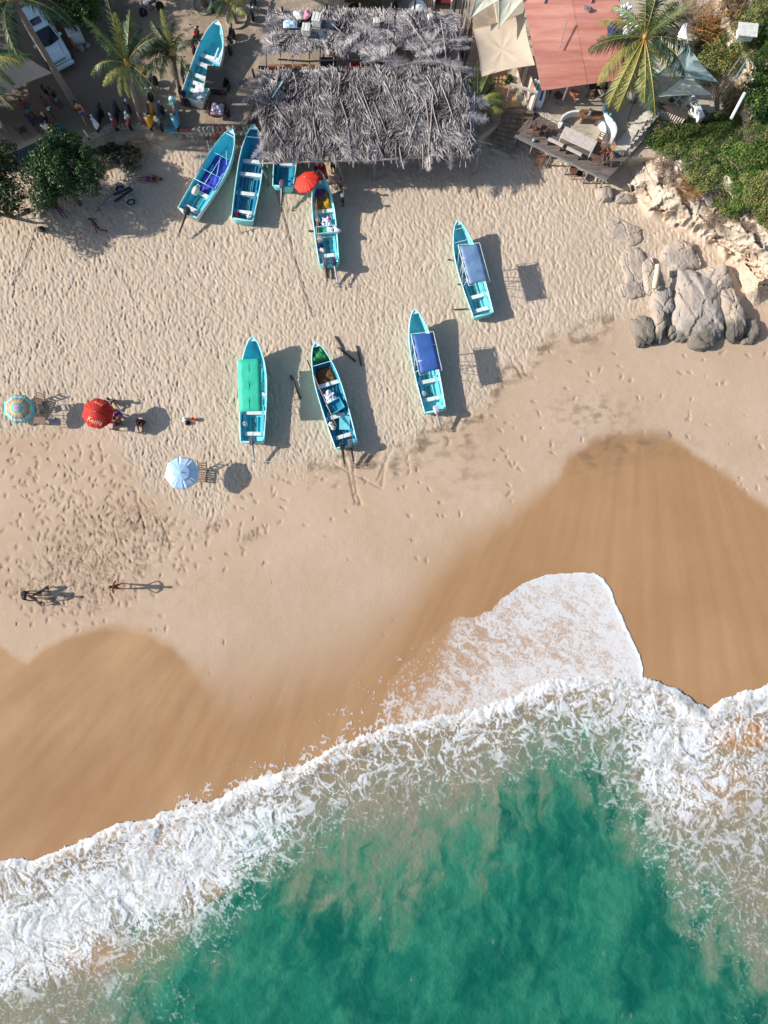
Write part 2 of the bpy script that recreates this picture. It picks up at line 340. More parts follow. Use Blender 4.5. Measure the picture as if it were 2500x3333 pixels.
def sand_material():
    m = bpy.data.materials.new('beach_sand'); m.use_nodes = True; t = m.node_tree; L = t.links.new; b = t.nodes['Principled BSDF']
    a1 = nd(t, 'ShaderNodeAttribute', attribute_name='A1'); a2 = nd(t, 'ShaderNodeAttribute', attribute_name='A2')
    s1 = nd(t, 'ShaderNodeSeparateColor'); s2 = nd(t, 'ShaderNodeSeparateColor'); L(a1.outputs[0], s1.inputs[0]); L(a2.outputs[0], s2.inputs[0])
    g = nd(t, 'ShaderNodeNewGeometry')
    def noise(sc, det=6, ro=.6, st=None, rot=None):
        n = nd(t, 'ShaderNodeTexNoise'); n.inputs['Scale'].default_value = sc; n.inputs['Detail'].default_value = det; n.inputs['Roughness'].default_value = ro
        if st:
            mp = nd(t, 'ShaderNodeMapping'); L(g.outputs['Position'], mp.inputs[0]); mp.inputs[3].default_value = st
            if rot: mp.inputs[2].default_value = (0, 0, rot)
            L(mp.outputs[0], n.inputs[0])
        else: L(g.outputs['Position'], n.inputs[0])
        return n.outputs[0]
    def mixc(f, a, c, ty='MIX'):
        n = nd(t, 'ShaderNodeMix', data_type='RGBA', blend_type=ty)
        if hasattr(f, 'links'): L(f, n.inputs[0])
        else: n.inputs[0].default_value = f
        for v, i in ((a, 6), (c, 7)):
            if hasattr(v, 'links'): L(v, n.inputs[i])
            else: n.inputs[i].default_value = tuple(v)+(1,)
        return n.outputs[2]
    def rng(v, a, b_, c=0, d=1):
        n = nd(t, 'ShaderNodeMapRange'); L(v, n.inputs[0]); n.inputs[1].default_value = a; n.inputs[2].default_value = b_; n.inputs[3].default_value = c; n.inputs[4].default_value = d; return n.outputs[0]
    grain = noise(38, 5, .7); big = noise(.16, 6, .6); mid = noise(1.4, 6, .65)
    dryc = mixc(rng(big, .35, .65), DRY_A, DRY_B); dryc = mixc(rng(mid, .4, .7, 0, .35), dryc, DRY_C)
    damp = mixc(rng(big, .35, .65), DAMP_A, DAMP_B)
    c = mixc(s1.outputs[1], damp, dryc)
    a3 = nd(t, 'ShaderNodeAttribute', attribute_name='A3'); s3 = nd(t, 'ShaderNodeSeparateColor'); L(a3.outputs[0], s3.inputs[0]); streak = s3.outputs[0]
    wetc = mixc(rng(streak, .15, .85), WET_A, WET_B); wetc = mixc(rng(big, .4, .7, 0, .5), wetc, WET_C)
    c = mixc(s1.outputs[0], c, wetc)
    c = mixc(s1.outputs[2], c, mixc(.72, c, STAIN))
    soil_shaded = mixc(rng(mid, .45, .62), SOIL_A, SOIL_B); soil_shaded = mixc(s3.outputs[1], soil_shaded, (.17, .14, .11)); c = mixc(s2.outputs[0], c, soil_shaded)  # soil colour darkened at top left to deepen the shade under the trees
    r1 = noise(1.1, 8, .7); rc = mixc(rng(r1, .38, .62), ROCK_A, ROCK_B); rc = mixc(rng(noise(.5, 6), .5, .68), rc, ROCK_C)
    c = mixc(s2.outputs[1], c, rc)
    under = mixc(rng(mid, .4, .6), lin((92, 84, 52)), lin((140, 118, 82))); c = mixc(s2.outputs[2], c, under)
    c = mixc(rng(grain, .3, .7, .0, .22), c, (.9, .9, .9), 'MULTIPLY') if False else mixc(rng(grain, .35, .7, 0, .12), c, (.02, .015, .01))
    L(c, b.inputs['Base Color'])
    rr = nd(t, 'ShaderNodeMapRange'); L(s1.outputs[0], rr.inputs[0]); rr.inputs[3].default_value = .95; rr.inputs[4].default_value = .42; L(rr.outputs[0], b.inputs['Roughness'])
    sp_ = nd(t, 'ShaderNodeMapRange'); L(s1.outputs[0], sp_.inputs[0]); sp_.inputs[3].default_value = .15; sp_.inputs[4].default_value = .35; L(sp_.outputs[0], b.inputs['Specular IOR Level'])
    ad = nd(t, 'ShaderNodeMath', operation='MULTIPLY_ADD'); L(grain, ad.inputs[0]); ad.inputs[1].default_value = .4; L(noise(12, 6, .65), ad.inputs[2])
    bs = nd(t, 'ShaderNodeMapRange'); L(s1.outputs[0], bs.inputs[0]); bs.inputs[3].default_value = .85; bs.inputs[4].default_value = .05
    bp = nd(t, 'ShaderNodeBump'); bp.inputs['Distance'].default_value = .03; L(bs.outputs[0], bp.inputs['Strength']); L(ad.outputs[0], bp.inputs['Height']); L(bp.outputs[0], b.inputs['Normal'])
    return m
DRY_A, DRY_B, DRY_C = (.53, .43, .33), (.59, .48, .375), (.45, .36, .27)
DAMP_A, DAMP_B = (.50, .365, .255), (.56, .425, .315)
WET_A, WET_B, WET_C = (.36, .205, .098), (.47, .285, .150), (.33, .178, .078)
STAIN = (.15, .11, .075)
SOIL_A, SOIL_B = (.30, .24, .18), (.44, .34, .25)
ROCK_A, ROCK_B, ROCK_C = (.60, .53, .45), (.45, .375, .30), (.46, .34, .24)
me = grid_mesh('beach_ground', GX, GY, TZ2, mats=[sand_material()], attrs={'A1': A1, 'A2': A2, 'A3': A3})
beach = link('beach_ground', me); beach['kind'] = 'structure'
# ================================================================ SEA: surface, surf and its foam
sx = axis([(-1500, -60, 60), (-60, 2560, SEA_STEP), (2560, 4200, 60)])
sy = axis([(1840, 3360, SEA_STEP), (3360, 5600, 80)])
QX, QY = np.meshgrid(sx, sy)
Tz, Dn, _ = terrain(QX, QY)
def eq(v):
    """histogram-equalise to 0..1 so that a threshold is a coverage"""
    s = np.sort(v[::7, ::7].ravel())[::37]; return np.interp(v, s, np.linspace(0, 1, len(s)))
n1 = fbm(QX/130, QY/130, 5, 200); n2 = fbm(QX/36, QY/36, 4, 210); n3 = fbm(QX/300, QY/300, 4, 220); nf = fbm(QX/11, QY/11, 3, 225)
D = Dn+9*n2+3*gn(QX/9, QY/9, 5)+10*fbm(QX/70, QY/70, 3, 6)
# swirled coordinates
def warp(x, y, amp, sc, it, s):
    for k in range(it):
        x, y = x+amp*gn(x/sc, y/sc, s+2*k), y+amp*gn(x/sc+5.2, y/sc+1.7, s+2*k+1); amp *= .62; sc *= .58
    return x, y
wx, wy = warp(QX, QY, 46, 120, 5, 230)
vx_, vy_ = warp(QX, QY, 20, 46, 4, 260)
def ridged(an, s):
    u = wx*np.cos(an)-wy*np.sin(an); v = wx*np.sin(an)+wy*np.cos(an); return 1-np.abs(fbm(u/17, v/38, 5, s, .64))*2.2
bw = ss(900, 1300, QX); bw2 = ss(2150, 2400, QX)
rid = ridged(.75, 280)*(1-bw)+ridged(-.1, 281)*bw*(1-bw2)+ridged(.45, 282)*bw2; rid2 = 1-np.abs(fbm(wx/17+9, wy/24, 4, 285, .6))*2.2
a1, a2, _ = worley(vx_/34, vy_/44, 250); b1, b2, _ = worley(vx_/15, vy_/19, 260); c1, c2, _ = worley(wx/60, wy/80, 270)
e1 = a2-a1; e2 = b2-b1; e3 = c2-c1
n_s = eq(.50*rid+.35*rid2+.30*fbm(wx/40, wy/60, 4, 287)+.16*nf-.55*np.clip(e2, 0, .6)-.25*np.clip(e1, 0, .6))            # torn, streaky surf
n_n = eq(-np.minimum(np.minimum(e1*1.0, e3*.75+.03), e2*1.5+.10)+.10*rid+.05*nf)   # cellular net
def prof(x, d, rows):
    """rows: x -> list of (distance behind the front, cover); bilinear"""
    xs = [r[0] for r in rows]; out = np.zeros(x.shape); i = np.clip(np.searchsorted(xs, x)-1, 0, len(xs)-2); f = np.clip((x-np.array(xs)[i])/(np.array(xs)[i+1]-np.array(xs)[i]), 0, 1)
    V = [np.interp(d, *zip(*r[1])) for r in rows]
    for k in range(len(rows)-1): out = np.where(i == k, V[k]*(1-f)+V[k+1]*f, out)
    return out
dd = D+46*n1*ss(20, 160, D)+25*n3*ss(60, 200, D)
cov = prof(QX, dd, [
 (-300, [(0, .95), (60, .8), (400, .8), (500, .2), (640, .05)]),
 (0, [(0, .95), (26, .75), (90, .70), (160, .88), (330, .9), (400, .70), (455, .35), (500, .12), (700, .10)]),
 (350, [(0, .95), (24, .70), (60, .48), (120, .75), (180, .93), (300, .85), (370, .55), (420, .5), (470, .12), (640, .06)]),
 (650, [(0, .95), (40, .84), (90, .76), (160, .9), (260, .82), (330, .55), (400, .45), (440, .08), (600, .02)]),
 (860, [(0, .9), (30, .72), (80, .62), (150, .86), (230, .74), (290, .5), (330, .2), (380, .03), (500, 0)]),
 (960, [(0, .95), (22, .5), (70, .5), (140, .65), (210, .5), (260, .2), (330, .05), (400, 0)]),
 (1040, [(0, .97), (18, .6), (50, .26), (120, .28), (190, .34), (260, .2), (330, .04), (400, 0)]),
 (1250, [(0, .97), (16, .8), (40, .38), (90, .32), (170, .36), (240, .22), (330, .05), (420, 0)]),
 (1500, [(0, .97), (22, .82), (50, .42), (110, .36), (180, .24), (260, .10), (360, .02), (420, 0)]),
 (1750, [(0, .97), (30, .86), (60, .55), (130, .42), (200, .34), (260, .18), (330, .02), (420, 0)]),
 (1900, [(0, .97), (30, .85), (70, .5), (160, .45), (260, .34), (320, .12), (380, .01), (480, 0)]),
 (2020, [(0, .97), (40, .84), (90, .62), (180, .62), (280, .62), (360, .45), (440, .2), (520, .03), (700, 0)]),
 (2150, [(0, .97), (40, .8), (90, .68), (160, .82), (260, .84), (380, .66), (450, .42), (520, .3), (600, .12), (720, 0)]),
 (2260, [(0, .97), (30, .85), (80, .8), (200, .82), (300, .72), (420, .52), (560, .40), (700, .14), (840, .02)]),
 (2380, [(0, .97), (40, .88), (80, .55), (170, .34), (220, .6), (330, .5), (480, .40), (640, .34), (760, .12), (900, .03)]),
 (2500, [(0, .97), (60, .86), (100, .4), (180, .35), (240, .66), (340, .42), (480, .52), (700, .3), (860, .14), (1000, .05)])])
cov = cov*(1-.45*ss(90, 330, dd)*ss(940, 1060, QX)*(1-ss(2000, 2130, QX)))*(1-.38*ss(330, 640, dd)*ss(2150, 2300, QX))
dens = np.clip(cov, 0, 1)
lacew = ss(.62, .40, cov)                         # where the cover is low the foam is a net
tex = eq(n_s*(1-lacew)+n_n*lacew+.08*nf)
cv = np.clip(cov+.10*n1+.06*n2, 0, 1)*ss(0, .03, cov)
sw_ = .20+.20*ss(.5, .9, cv); foam = ss(1-cv-sw_, 1-cv+sw_, tex+.05*nf)*ss(.01, .08, cv)
foam *= 1-.50*np.clip(.28-1.7*fbm(wx/20, wy/30, 4, 291)-.7*fbm(wx/60, wy/80, 3, 292), 0, 1)
core = np.clip((n_s-.35)*1.2, 0, 1)*ss(.5, .9, cov)
rimf = np.exp(-((D-7)/7.)**2); foam *= 1-.42*lacew*ss(40, 260, dd)
foam = np.maximum(foam, rimf*(.75+.3*nf)); foam = np.clip(foam, 0, 1)
foam[D < -2] = 0
sandy = np.exp(-(((QX-2420)/120)**2+((QY-2395)/52)**2)); sandy = np.clip(sandy*1.4, 0, 1)
tanp = np.clip(.9*np.exp(-(((QX-2350)/150)**2+((QY-2560)/100)**2))+.8*np.exp(-(((QX-700)/240)**2+((QY-2890)/75)**2))+.8*np.exp(-(((QX-330)/260)**2+((QY-3110)/60)**2))+.5*np.exp(-(((QX-520)/200)**2+((QY-2740)/45)**2)), 0, 1)
# swash sheet running up the beach
TONGUE = [(1250, 2360), (1240, 2260), (1290, 2180), (1340, 2140), (1400, 2070), (1447, 2027), (1500, 2005), (1545, 2008), (1597, 1985), (1640, 1940), (1673, 1914), (1725, 1885), (1778, 1869), (1860, 1862), (1937, 1863), (1965, 1880), (1989, 1914), (2019, 1989), (2040, 2035), (2065, 2087), (2085, 2130), (2094, 2165), (2097, 2203), (2097, 2260), (1300, 2420)]
ts = -sdf(QX+9*n2, QY+6*n2, TONGUE)
tin = ss(-1, 4, ts)
tx, ty = warp(QX, QY, 14, 34, 3, 300); ta = .25; tx, ty = tx*np.cos(ta)-ty*np.sin(ta), tx*np.sin(ta)+ty*np.cos(ta)
t1, t2, _ = worley(tx/14, ty/8.5, 310); u1, u2, _ = worley(tx/7.5, ty/5.5, 320)
strk_ = fbm((tx-ty*.9)/30, (tx+ty*.6)/120, 5, 330, .6)
tt = eq(-np.minimum(t2-t1, (u2-u1)*1.3+.05)+.75*strk_+.10*fbm(tx/5, ty/4, 2, 334))
tcv = .16+.66*ss(1340, 1860, QX+.25*(QY-2000)+60*n1)-.22*np.exp(-(((QX-1830)/110)**2+((QY-2110)/70)**2))+.16*np.exp(-((ts-16)/20)**2)*ss(1500, 1700, QX)+.22*n1-.30*ss(120, 0, ts)*ss(1560, 1380, QX)
tcov = (ss(1-tcv-.42, 1-tcv+.42, tt)*.60+.26*tcv)*tin*ss(0, .25, tcv)*(1-.35*ss(60, 0, ts)*ss(1600, 1400, QX))
rim = np.exp(-((ts-5)/4.5)**2)*ss(1640, 1940, QX+(QY-1900)*.1)*(1+.3*nf)+.4*np.exp(-((ts-6)/7.)**2)*ss(1440, 1600, QX)*(.6+.8*nf)
tcov = np.clip(np.maximum(tcov, rim*tin), 0, 1)
# thinning froth lying just up-slope of the front
upd = np.exp(-np.maximum(0, -D)/curve(QX, [(0, 1), (500, 6), (650, 40), (900, 30), (1050, 50), (1200, 80), (1400, 110), (1600, 70), (1900, 1), (2600, 1)]))*ss(480, 600, QX)*(1-ss(1850, 2000, QX))
up_t = eq(fbm((QX+QY*.4)/9, (QY-QX*.4)/16, 4, 340, .65)+.6*fbm((QX+QY*.5)/46, (QY-.5*QX)/60, 4, 343))
ucv = .62*upd+.10*n1*upd; up = ss(1-ucv-.2, 1-ucv+.25, up_t)*.62*ss(.03, .15, upd)
land = np.maximum(tcov, up)*(D <= 3)
foam = np.clip(np.maximum(foam, land), 0, 1)
fl = worley(QX/30+n1, QY/70, 350); fleck = (fl[2] > .90)*np.exp(-((QX/30+n1-np.floor(QX/30+n1)-.5)/.14)**2)*np.exp(-(fl[0]/.10)**2)*ss(200, 380, D)*ss(-.05, .2, fbm(QX/160, QY/200, 2, 360))
foam = np.maximum(foam, .8*fleck*(.6+nf))
keep = (D > -3) | (land > .03) | (tin > .5)
# water body: sand in suspension near the break, clear green offshore, drawn out in streaks
fx_, fy_ = warp(QX, QY, 26, 150, 5, 400); sxs = np.arctan2(fx_-1650, fy_-900)*1750; sys_ = np.hypot(fx_-1650, fy_-900)
cloud = fbm(sxs/110, sys_/330, 6, 405, .58); wisp = fbm(sxs/40, sys_/130, 5, 415, .62); puff = fbm(fx_/48, fy_/52, 5, 418, .6)
gl = curve(QX, [(-500, 900), (0, 700), (350, 560), (600, 330), (800, 215), (960, 215), (1080, 330), (1200, 390), (1330, 410), (1450, 370), (1600, 310), (1700, 240), (1830, 180), (1960, 230), (2100, 430), (2250, 600), (2350, 720), (2500, 940), (3000, 1300)])
gm = ss(-.75, .75, (D-gl)/360+.95*cloud+.46*wisp+.40*puff*ss(700, 100, np.abs(D-gl))-.12)
hlt = np.clip(.34+1.2*cloud-1.15*wisp+.5*puff, 0, 1)*ss(.35, .9, gm)
deep = np.clip(ss(-.30, .50, .8*fbm(fx_/230, fy_/330, 5, 430)+.45*wisp+.4*cloud)*ss(.4, 1, gm), 0, 1)
shal = 1-ss(10, 170, D+50*n1)
chop = .03*fbm(QX/45, QY/26, 4, 410)+.012*gn(QX/9, QY/7, 411)+.05*fbm(QX/150, QY/70, 3, 412)
z = -.74+.10*n3*ss(50, 400, D)+chop*ss(0, 200, D)+.24*np.exp(-((D-40)/30.)**2)*(.6+.5*n1)+.022*foam*ss(0, 40, D)+.10*ss(.5, .9, cov)*(fbm(wx/95, wy/120, 3, 440)+.06*n_s)+.20*sandy*np.abs(fbm(QX/24, QY/18, 4, 430))*(D > 10)
z = np.where(D > 0, z, -5)
Zs = np.maximum(z, Tz+.010+.006*foam+.035*rim*tin)
sxw, syw = Wn(QX, QY, Zs)
def sea_material():
    m = bpy.data.materials.new('sea_water'); m.use_nodes = True; t = m.node_tree; L = t.links.new; b = t.nodes['Principled BSDF']
    a1 = nd(t, 'ShaderNodeAttribute', attribute_name='B1'); a2 = nd(t, 'ShaderNodeAttribute', attribute_name='B2')
    s1 = nd(t, 'ShaderNodeSeparateColor'); s2 = nd(t, 'ShaderNodeSeparateColor'); L(a1.outputs[0], s1.inputs[0]); L(a2.outputs[0], s2.inputs[0])
    g = nd(t, 'ShaderNodeNewGeometry')
    def noise(sc, det=6, ro=.6):
        n = nd(t, 'ShaderNodeTexNoise'); n.inputs['Scale'].default_value = sc; n.inputs['Detail'].default_value = det; n.inputs['Roughness'].default_value = ro; L(g.outputs['Position'], n.inputs[0]); return n.outputs[0]
    def mixc(f, a, c):
        n = nd(t, 'ShaderNodeMix', data_type='RGBA')
        L(f, n.inputs[0])
        for v, i in ((a, 6), (c, 7)):
            if hasattr(v, 'links'): L(v, n.inputs[i])
            else: n.inputs[i].default_value = tuple(v)+(1,)
        return n.outputs[2]
    def rng_(v, k):
        n = nd(t, 'ShaderNodeMath', operation='MULTIPLY'); L(v, n.inputs[0]); n.inputs[1].default_value = k; return n.outputs[0]
    def ramp(v, st):
        n = nd(t, 'ShaderNodeValToRGB'); L(v, n.inputs[0]); e = n.color_ramp.elements
        while len(e) > 1: e.remove(e[-1])
        e[0].position = st[0][0]; e[0].color = tuple(st[0][1])+(1,)
        for p, c in st[1:]:
            q = e.new(p); q.color = tuple(c)+(1,)
        return n.outputs[0]
    wc = ramp(s1.outputs[1], [(0, (.225, .215, .155)), (.3, (.16, .21, .15)), (.62, (.095, .20, .130)), (1, (.012, .150, .100))])
    wc = mixc(rng_(s2.outputs[2], .5), wc, (.06, .27, .165)); wc = mixc(s1.outputs[2], wc, (.002, .090, .066))
    wc = mixc(s2.outputs[0], wc, (.34, .235, .145))
    wc = mixc(s2.outputs[1], wc, (.40, .24, .13))
    fn = noise(14, 5, .75); ma = nd(t, 'ShaderNodeMath', operation='MULTIPLY_ADD'); L(fn, ma.inputs[0]); ma.inputs[1].default_value = .6; ma.inputs[2].default_value = -.30
    md = nd(t, 'ShaderNodeMath', operation='MULTIPLY'); L(ma.outputs[0], md.inputs[0])
    bl = nd(t, 'ShaderNodeMath', operation='PINGPONG'); L(s1.outputs[0], bl.inputs[0]); bl.inputs[1].default_value = .5; L(bl.outputs[0], md.inputs[1])
    ff = nd(t, 'ShaderNodeMath', operation='MULTIPLY_ADD', use_clamp=True); L(md.outputs[0], ff.inputs[0]); ff.inputs[1].default_value = 2.2; L(s1.outputs[0], ff.inputs[2])
    # bubble-scale breakup keeps the foam from reading as paint
    fw = mixc(noise(5, 6, .7), (.56, .62, .67), (.80, .81, .82))
    L(mixc(ff.outputs[0], wc, fw), b.inputs['Base Color'])
    rr = nd(t, 'ShaderNodeMapRange'); L(ff.outputs[0], rr.inputs[0]); rr.inputs[3].default_value = .22; rr.inputs[4].default_value = .9; L(rr.outputs[0], b.inputs['Roughness'])
    b.inputs['IOR'].default_value = 1.33; b.inputs['Specular IOR Level'].default_value = .3
    hh = nd(t, 'ShaderNodeMath', operation='MULTIPLY_ADD'); L(ff.outputs[0], hh.inputs[0]); hh.inputs[1].default_value = .8; L(noise(7, 6, .65), hh.inputs[2])
    bp = nd(t, 'ShaderNodeBump'); bp.inputs['Distance'].default_value = .03; bp.inputs['Strength'].default_value = .22; L(hh.outputs[0], bp.inputs['Height']); L(bp.outputs[0], b.inputs['Normal'])
    return m
thin = np.where(D < 0, 1., 0.)
B1 = np.stack([foam, gm, deep], -1); B2 = np.stack([np.clip(.65*shal, 0, 1), np.clip(np.maximum(np.maximum(sandy, .8*tanp*(1-gm)), thin), 0, 1), hlt], -1)
me = grid_mesh('sea_water', sxw, syw, Zs, keep=keep, mats=[sea_material()], attrs={'B1': B1, 'B2': B2})
sea = link('sea_water', me); sea['kind'] = 'structure'
# ================================================================ MATERIALS FOR OBJECTS
mat('turquoise_paint', lin((132, 222, 230)), .5, .09, 1.6, .004, 8, col2=lin((98, 190, 198)))
mat('teal_paint', lin((94, 204, 218)), .5, .12, 1.6, .004, 8, col2=lin((66, 178, 198)))
mat('deep_teal', lin((42, 148, 178)), .5, .16, 1.6, .004, 8, col2=lin((26, 112, 144)))
mat('white_paint', lin((226, 232, 232)), .5, .07, 2.5, .003, 9, col2=lin((196, 204, 202)))
mat('rim_paint', lin((196, 238, 242)), .4, .06, 4, col2=lin((150, 220, 230)))
mat('stained_floor', lin((72, 158, 166)), .6, .2, 3, .004, 10, col2=lin((70, 112, 104)))
mat('black_plastic', lin((38, 40, 46)), .4, .1, 5)
mat('grey_metal', lin((150, 152, 158)), .4, .1, 5, metal=.3)
mat('galvanised', lin((150, 165, 172)), .42, .1, 5, metal=.5)
mat('cowl_grey', lin((96, 98, 108)), .35, .08, 5)
mat('cowl_pale', lin((196, 184, 200)), .35, .08, 5)
mat('cowl_navy', lin((48, 58, 88)), .35, .08, 5)
mat('red_stripe', lin((170, 40, 48)), .4, .05)
mat('green_tarp', lin((48, 200, 165)), .65, .12, 1.5, .012, 5, sub=.04)
mat('green_sheet', lin((18, 130, 70)), .6, .2, 4, .02, 9)
mat('blue_tarp', lin((58, 102, 176)), .6, .12, 1.5, .010, 6, sub=.1)
mat('grey_blue_tarp', lin((118, 150, 184)), .5, .12, .8, .010, 4, sub=.1, col2=lin((84, 116, 156)))
mat('indigo_tarp', lin((58, 66, 190)), .6, .22, 2.0, .03, 5, col2=lin((30, 38, 128)))
mat('rope_dark', lin((60, 52, 52)), .9); mat('rope_pale', lin((178, 150, 128)), .9)
mat('purple_rope', lin((120, 30, 80)), .8, .3, 12)
mat('net_brown', lin((92, 80, 42)), .95, .5, 5, .05, 22, col2=lin((120, 62, 50)))
mat('net_mixed', lin((190, 142, 40)), .95, .4, 3.4, .06, 22, col2=lin((56, 88, 50)), detail=7)
mat('net_purple', lin((128, 84, 140)), .95, .4, 5, .06, 22)
mat('float_white', lin((222, 226, 236)), .35, .05, 8)
mat('float_blue', lin((185, 212, 236)), .35, .05, 8)
mat('pink_plastic', lin((210, 50, 130)), .4); mat('orange_plastic', lin((240, 120, 30)), .4)
mat('navy_plastic', lin((34, 40, 100)), .4); mat('cream_plastic', lin((220, 214, 200)), .45, .05, 4)
mat('pole_wood', lin((150, 120, 100)), .8, .25, 6, stretch=(1, 1, .2)); mat('dark_wood', lin((74, 62, 56)), .85, .3, 6, .01, 20)
mat('orange_cloth', lin((205, 70, 28)), .7, .3, 5, .03, 9, sub=.15)
# ================================================================ BOATS
def half(t):
    if t < .5: return .86+.14*math.sin(t/.5*math.pi/2)
    q = (t-.5)/.5; return max(0., .45*(1-q**2.35)+.55*math.sqrt(max(0, 1-q**2.4)))
def boat(name, label, stern, bow, B=1.78, zs=.78, zb=1.5, rim='rim_paint', inner='teal_paint', outer='turquoise_paint', thwart='white_paint', benches=(.10, .26, .42, .60), bars=(.9,), hatch=True, ground=0., seats=True):
    p0 = W(*stern, zs+ground); p1 = W(*bow, zb+ground); d = p1-p0; L = math.hypot(d.x, d.y); rz = math.atan2(d.y, d.x)-math.pi/2
    root = thing(name, label, 'boat', (p0.x, p0.y, ground), rz, 'open fibreglass boats hauled up on the sand'); root['_L'] = L; root['_B'] = B
    N = 22; b = B/2
    zg = lambda t: zs+(zb-zs)*max(0, (t-.35)/.65)**2.0
    yk = lambda t, q: t*L-(q*.55*max(0, (t-.7)/.3)**1.5)            # stem rakes back towards the keel
    hull = MB(); inn = MB(); rm = MB()
    ts = [i/N for i in range(N+1)]
    def sec(t, off, zf):
        w = max(half(t)*b-off, .012); g = zg(t); kz = (.06+.55*max(0, (t-.72)/.28)**2) if off == 0 else zf+.45*max(0, (t-.72)/.28)**2
        q = [(w, g, 0), (w*.97-.01, g-.22*g, .15), (w*.86, kz+(g-kz)*.33, .6), (w*(.70 if off else .62), kz+.04, .9), (0, kz, 1)]
        return [(x, yk(t, s), z) for x, z, s in q]
    for side in (-1, 1):
        vs = []; vi = []
        for t in ts:
            vs += [(side*x, y, z) for x, y, z in sec(t, 0, 0)]; vi += [(side*x, max(.05, y-(.06 if t == 1 else 0)), z-(.012 if k == 0 else 0)) for k, (x, y, z) in enumerate(sec(t, .055, .30))]
        f = [(i*5+j, (i+1)*5+j, (i+1)*5+j+1, i*5+j+1) if side < 0 else (i*5+j, i*5+j+1, (i+1)*5+j+1, (i+1)*5+j) for i in range(N) for j in range(4)]
        hull.add(vs, f); inn.add(vi, [q[::-1] for q in f])
    s0 = sec(0, 0, 0); tr = [(x, 0, z) for x, y, z in s0]+[(-x, 0, z) for x, y, z in s0[::-1][1:]]
    hull.add(tr+[(x, .055, z) for x, y, z in tr], [tuple(range(9)), tuple(range(9, 18))[::-1]]+[(i, 9+i, 9+(i+1) % 9, (i+1) % 9) for i in range(9)])
    hull.build('hull', [outer], root, 'full'); 
    inn.build('inner_shell', [inner], root, True)
    rail = [(half(t)*b-.02, yk(t, 0), zg(t)) for t in ts]
    path = [(-x, y, z) for x, y, z in rail]+[(x, y, z) for x, y, z in rail[::-1]]
    path = [(-b*.80, -.01, zs-.015)]+path+[(b*.80, -.01, zs-.015), (0, -.03, zs-.05), (-b*.80, -.01, zs-.015)]
    rm.tube(path, .042, 6, 0, False); rm.build('gunwale', [rim], root, 'full')
    for k, t in enumerate(benches):
        w = half(t)*b-.07; o = MB().box((0, t*L, zs-.2), (2*w, .27, .05)); o.box((0, t*L-.1, zs-.32), (2*w*.93, .03, .2)); bevel(o.build('thwart', [thwart], root), .01)
    fl = MB()
    bs = list(benches)+[.76]
    for a, c in zip(bs[:-1], bs[1:]):
        if c-a < .06: continue
        y0, y1 = a*L+.2, c*L-.2; ww = half(c)*b*.62
        for x in (-ww*.42, ww*.42): MB().box((x, (y0+y1)/2, .37), (.06, y1-y0, .10)).build('floor_rib', [inner], root)
        for x in (-ww*.92, ww*.92): MB().box((x, (y0+y1)/2, .40), (.10, y1-y0, .16)).build('floor_rib', [inner], root)
    if hatch:
        for a, c in list(zip(bs[:-1], bs[1:]))[:2]:
            y0, y1 = a*L+.26, c*L-.26
            if y1-y0 < .25: continue
            o = MB(); pl = [(.12*math.cos(q), (y1-.1)+.12*math.sin(q)) for q in [i*math.pi/6 for i in range(7)]]+[(.12*math.cos(q), (y0+.1)+.12*math.sin(q)) for q in [math.pi+i*math.pi/6 for i in range(7)]]
            o.prism(pl, .31, .355); o.build('hatch_cover', ['stained_floor'], root)
    for t in bars:
        w = half(t)*b-.03; MB().tube([(-w, t*L, zg(t)-.02), (w, t*L, zg(t)-.02)], .028, 6).build('cross_bar', ['white_paint'], root)
    w = half(.955)*b; MB().add([(-w, .955*L, zg(.955)-.02), (w, .955*L, zg(.955)-.02), (0, L-.04, zb-.02), (-w, .955*L, zg(.955)-.06), (w, .955*L, zg(.955)-.06), (0, L-.04, zb-.06)], [(0, 1, 2), (5, 4, 3), (0, 3, 4, 1), (1, 4, 5, 2), (2, 5, 3, 0)]).build('bow_deck', [rim], root)
    if seats:
        for s in (-1, 1): MB().box((s*(b*.86-.17), .42*L*.5, .50), (.16, .3*L, .22)).build('side_locker', [inner], root)
    return root
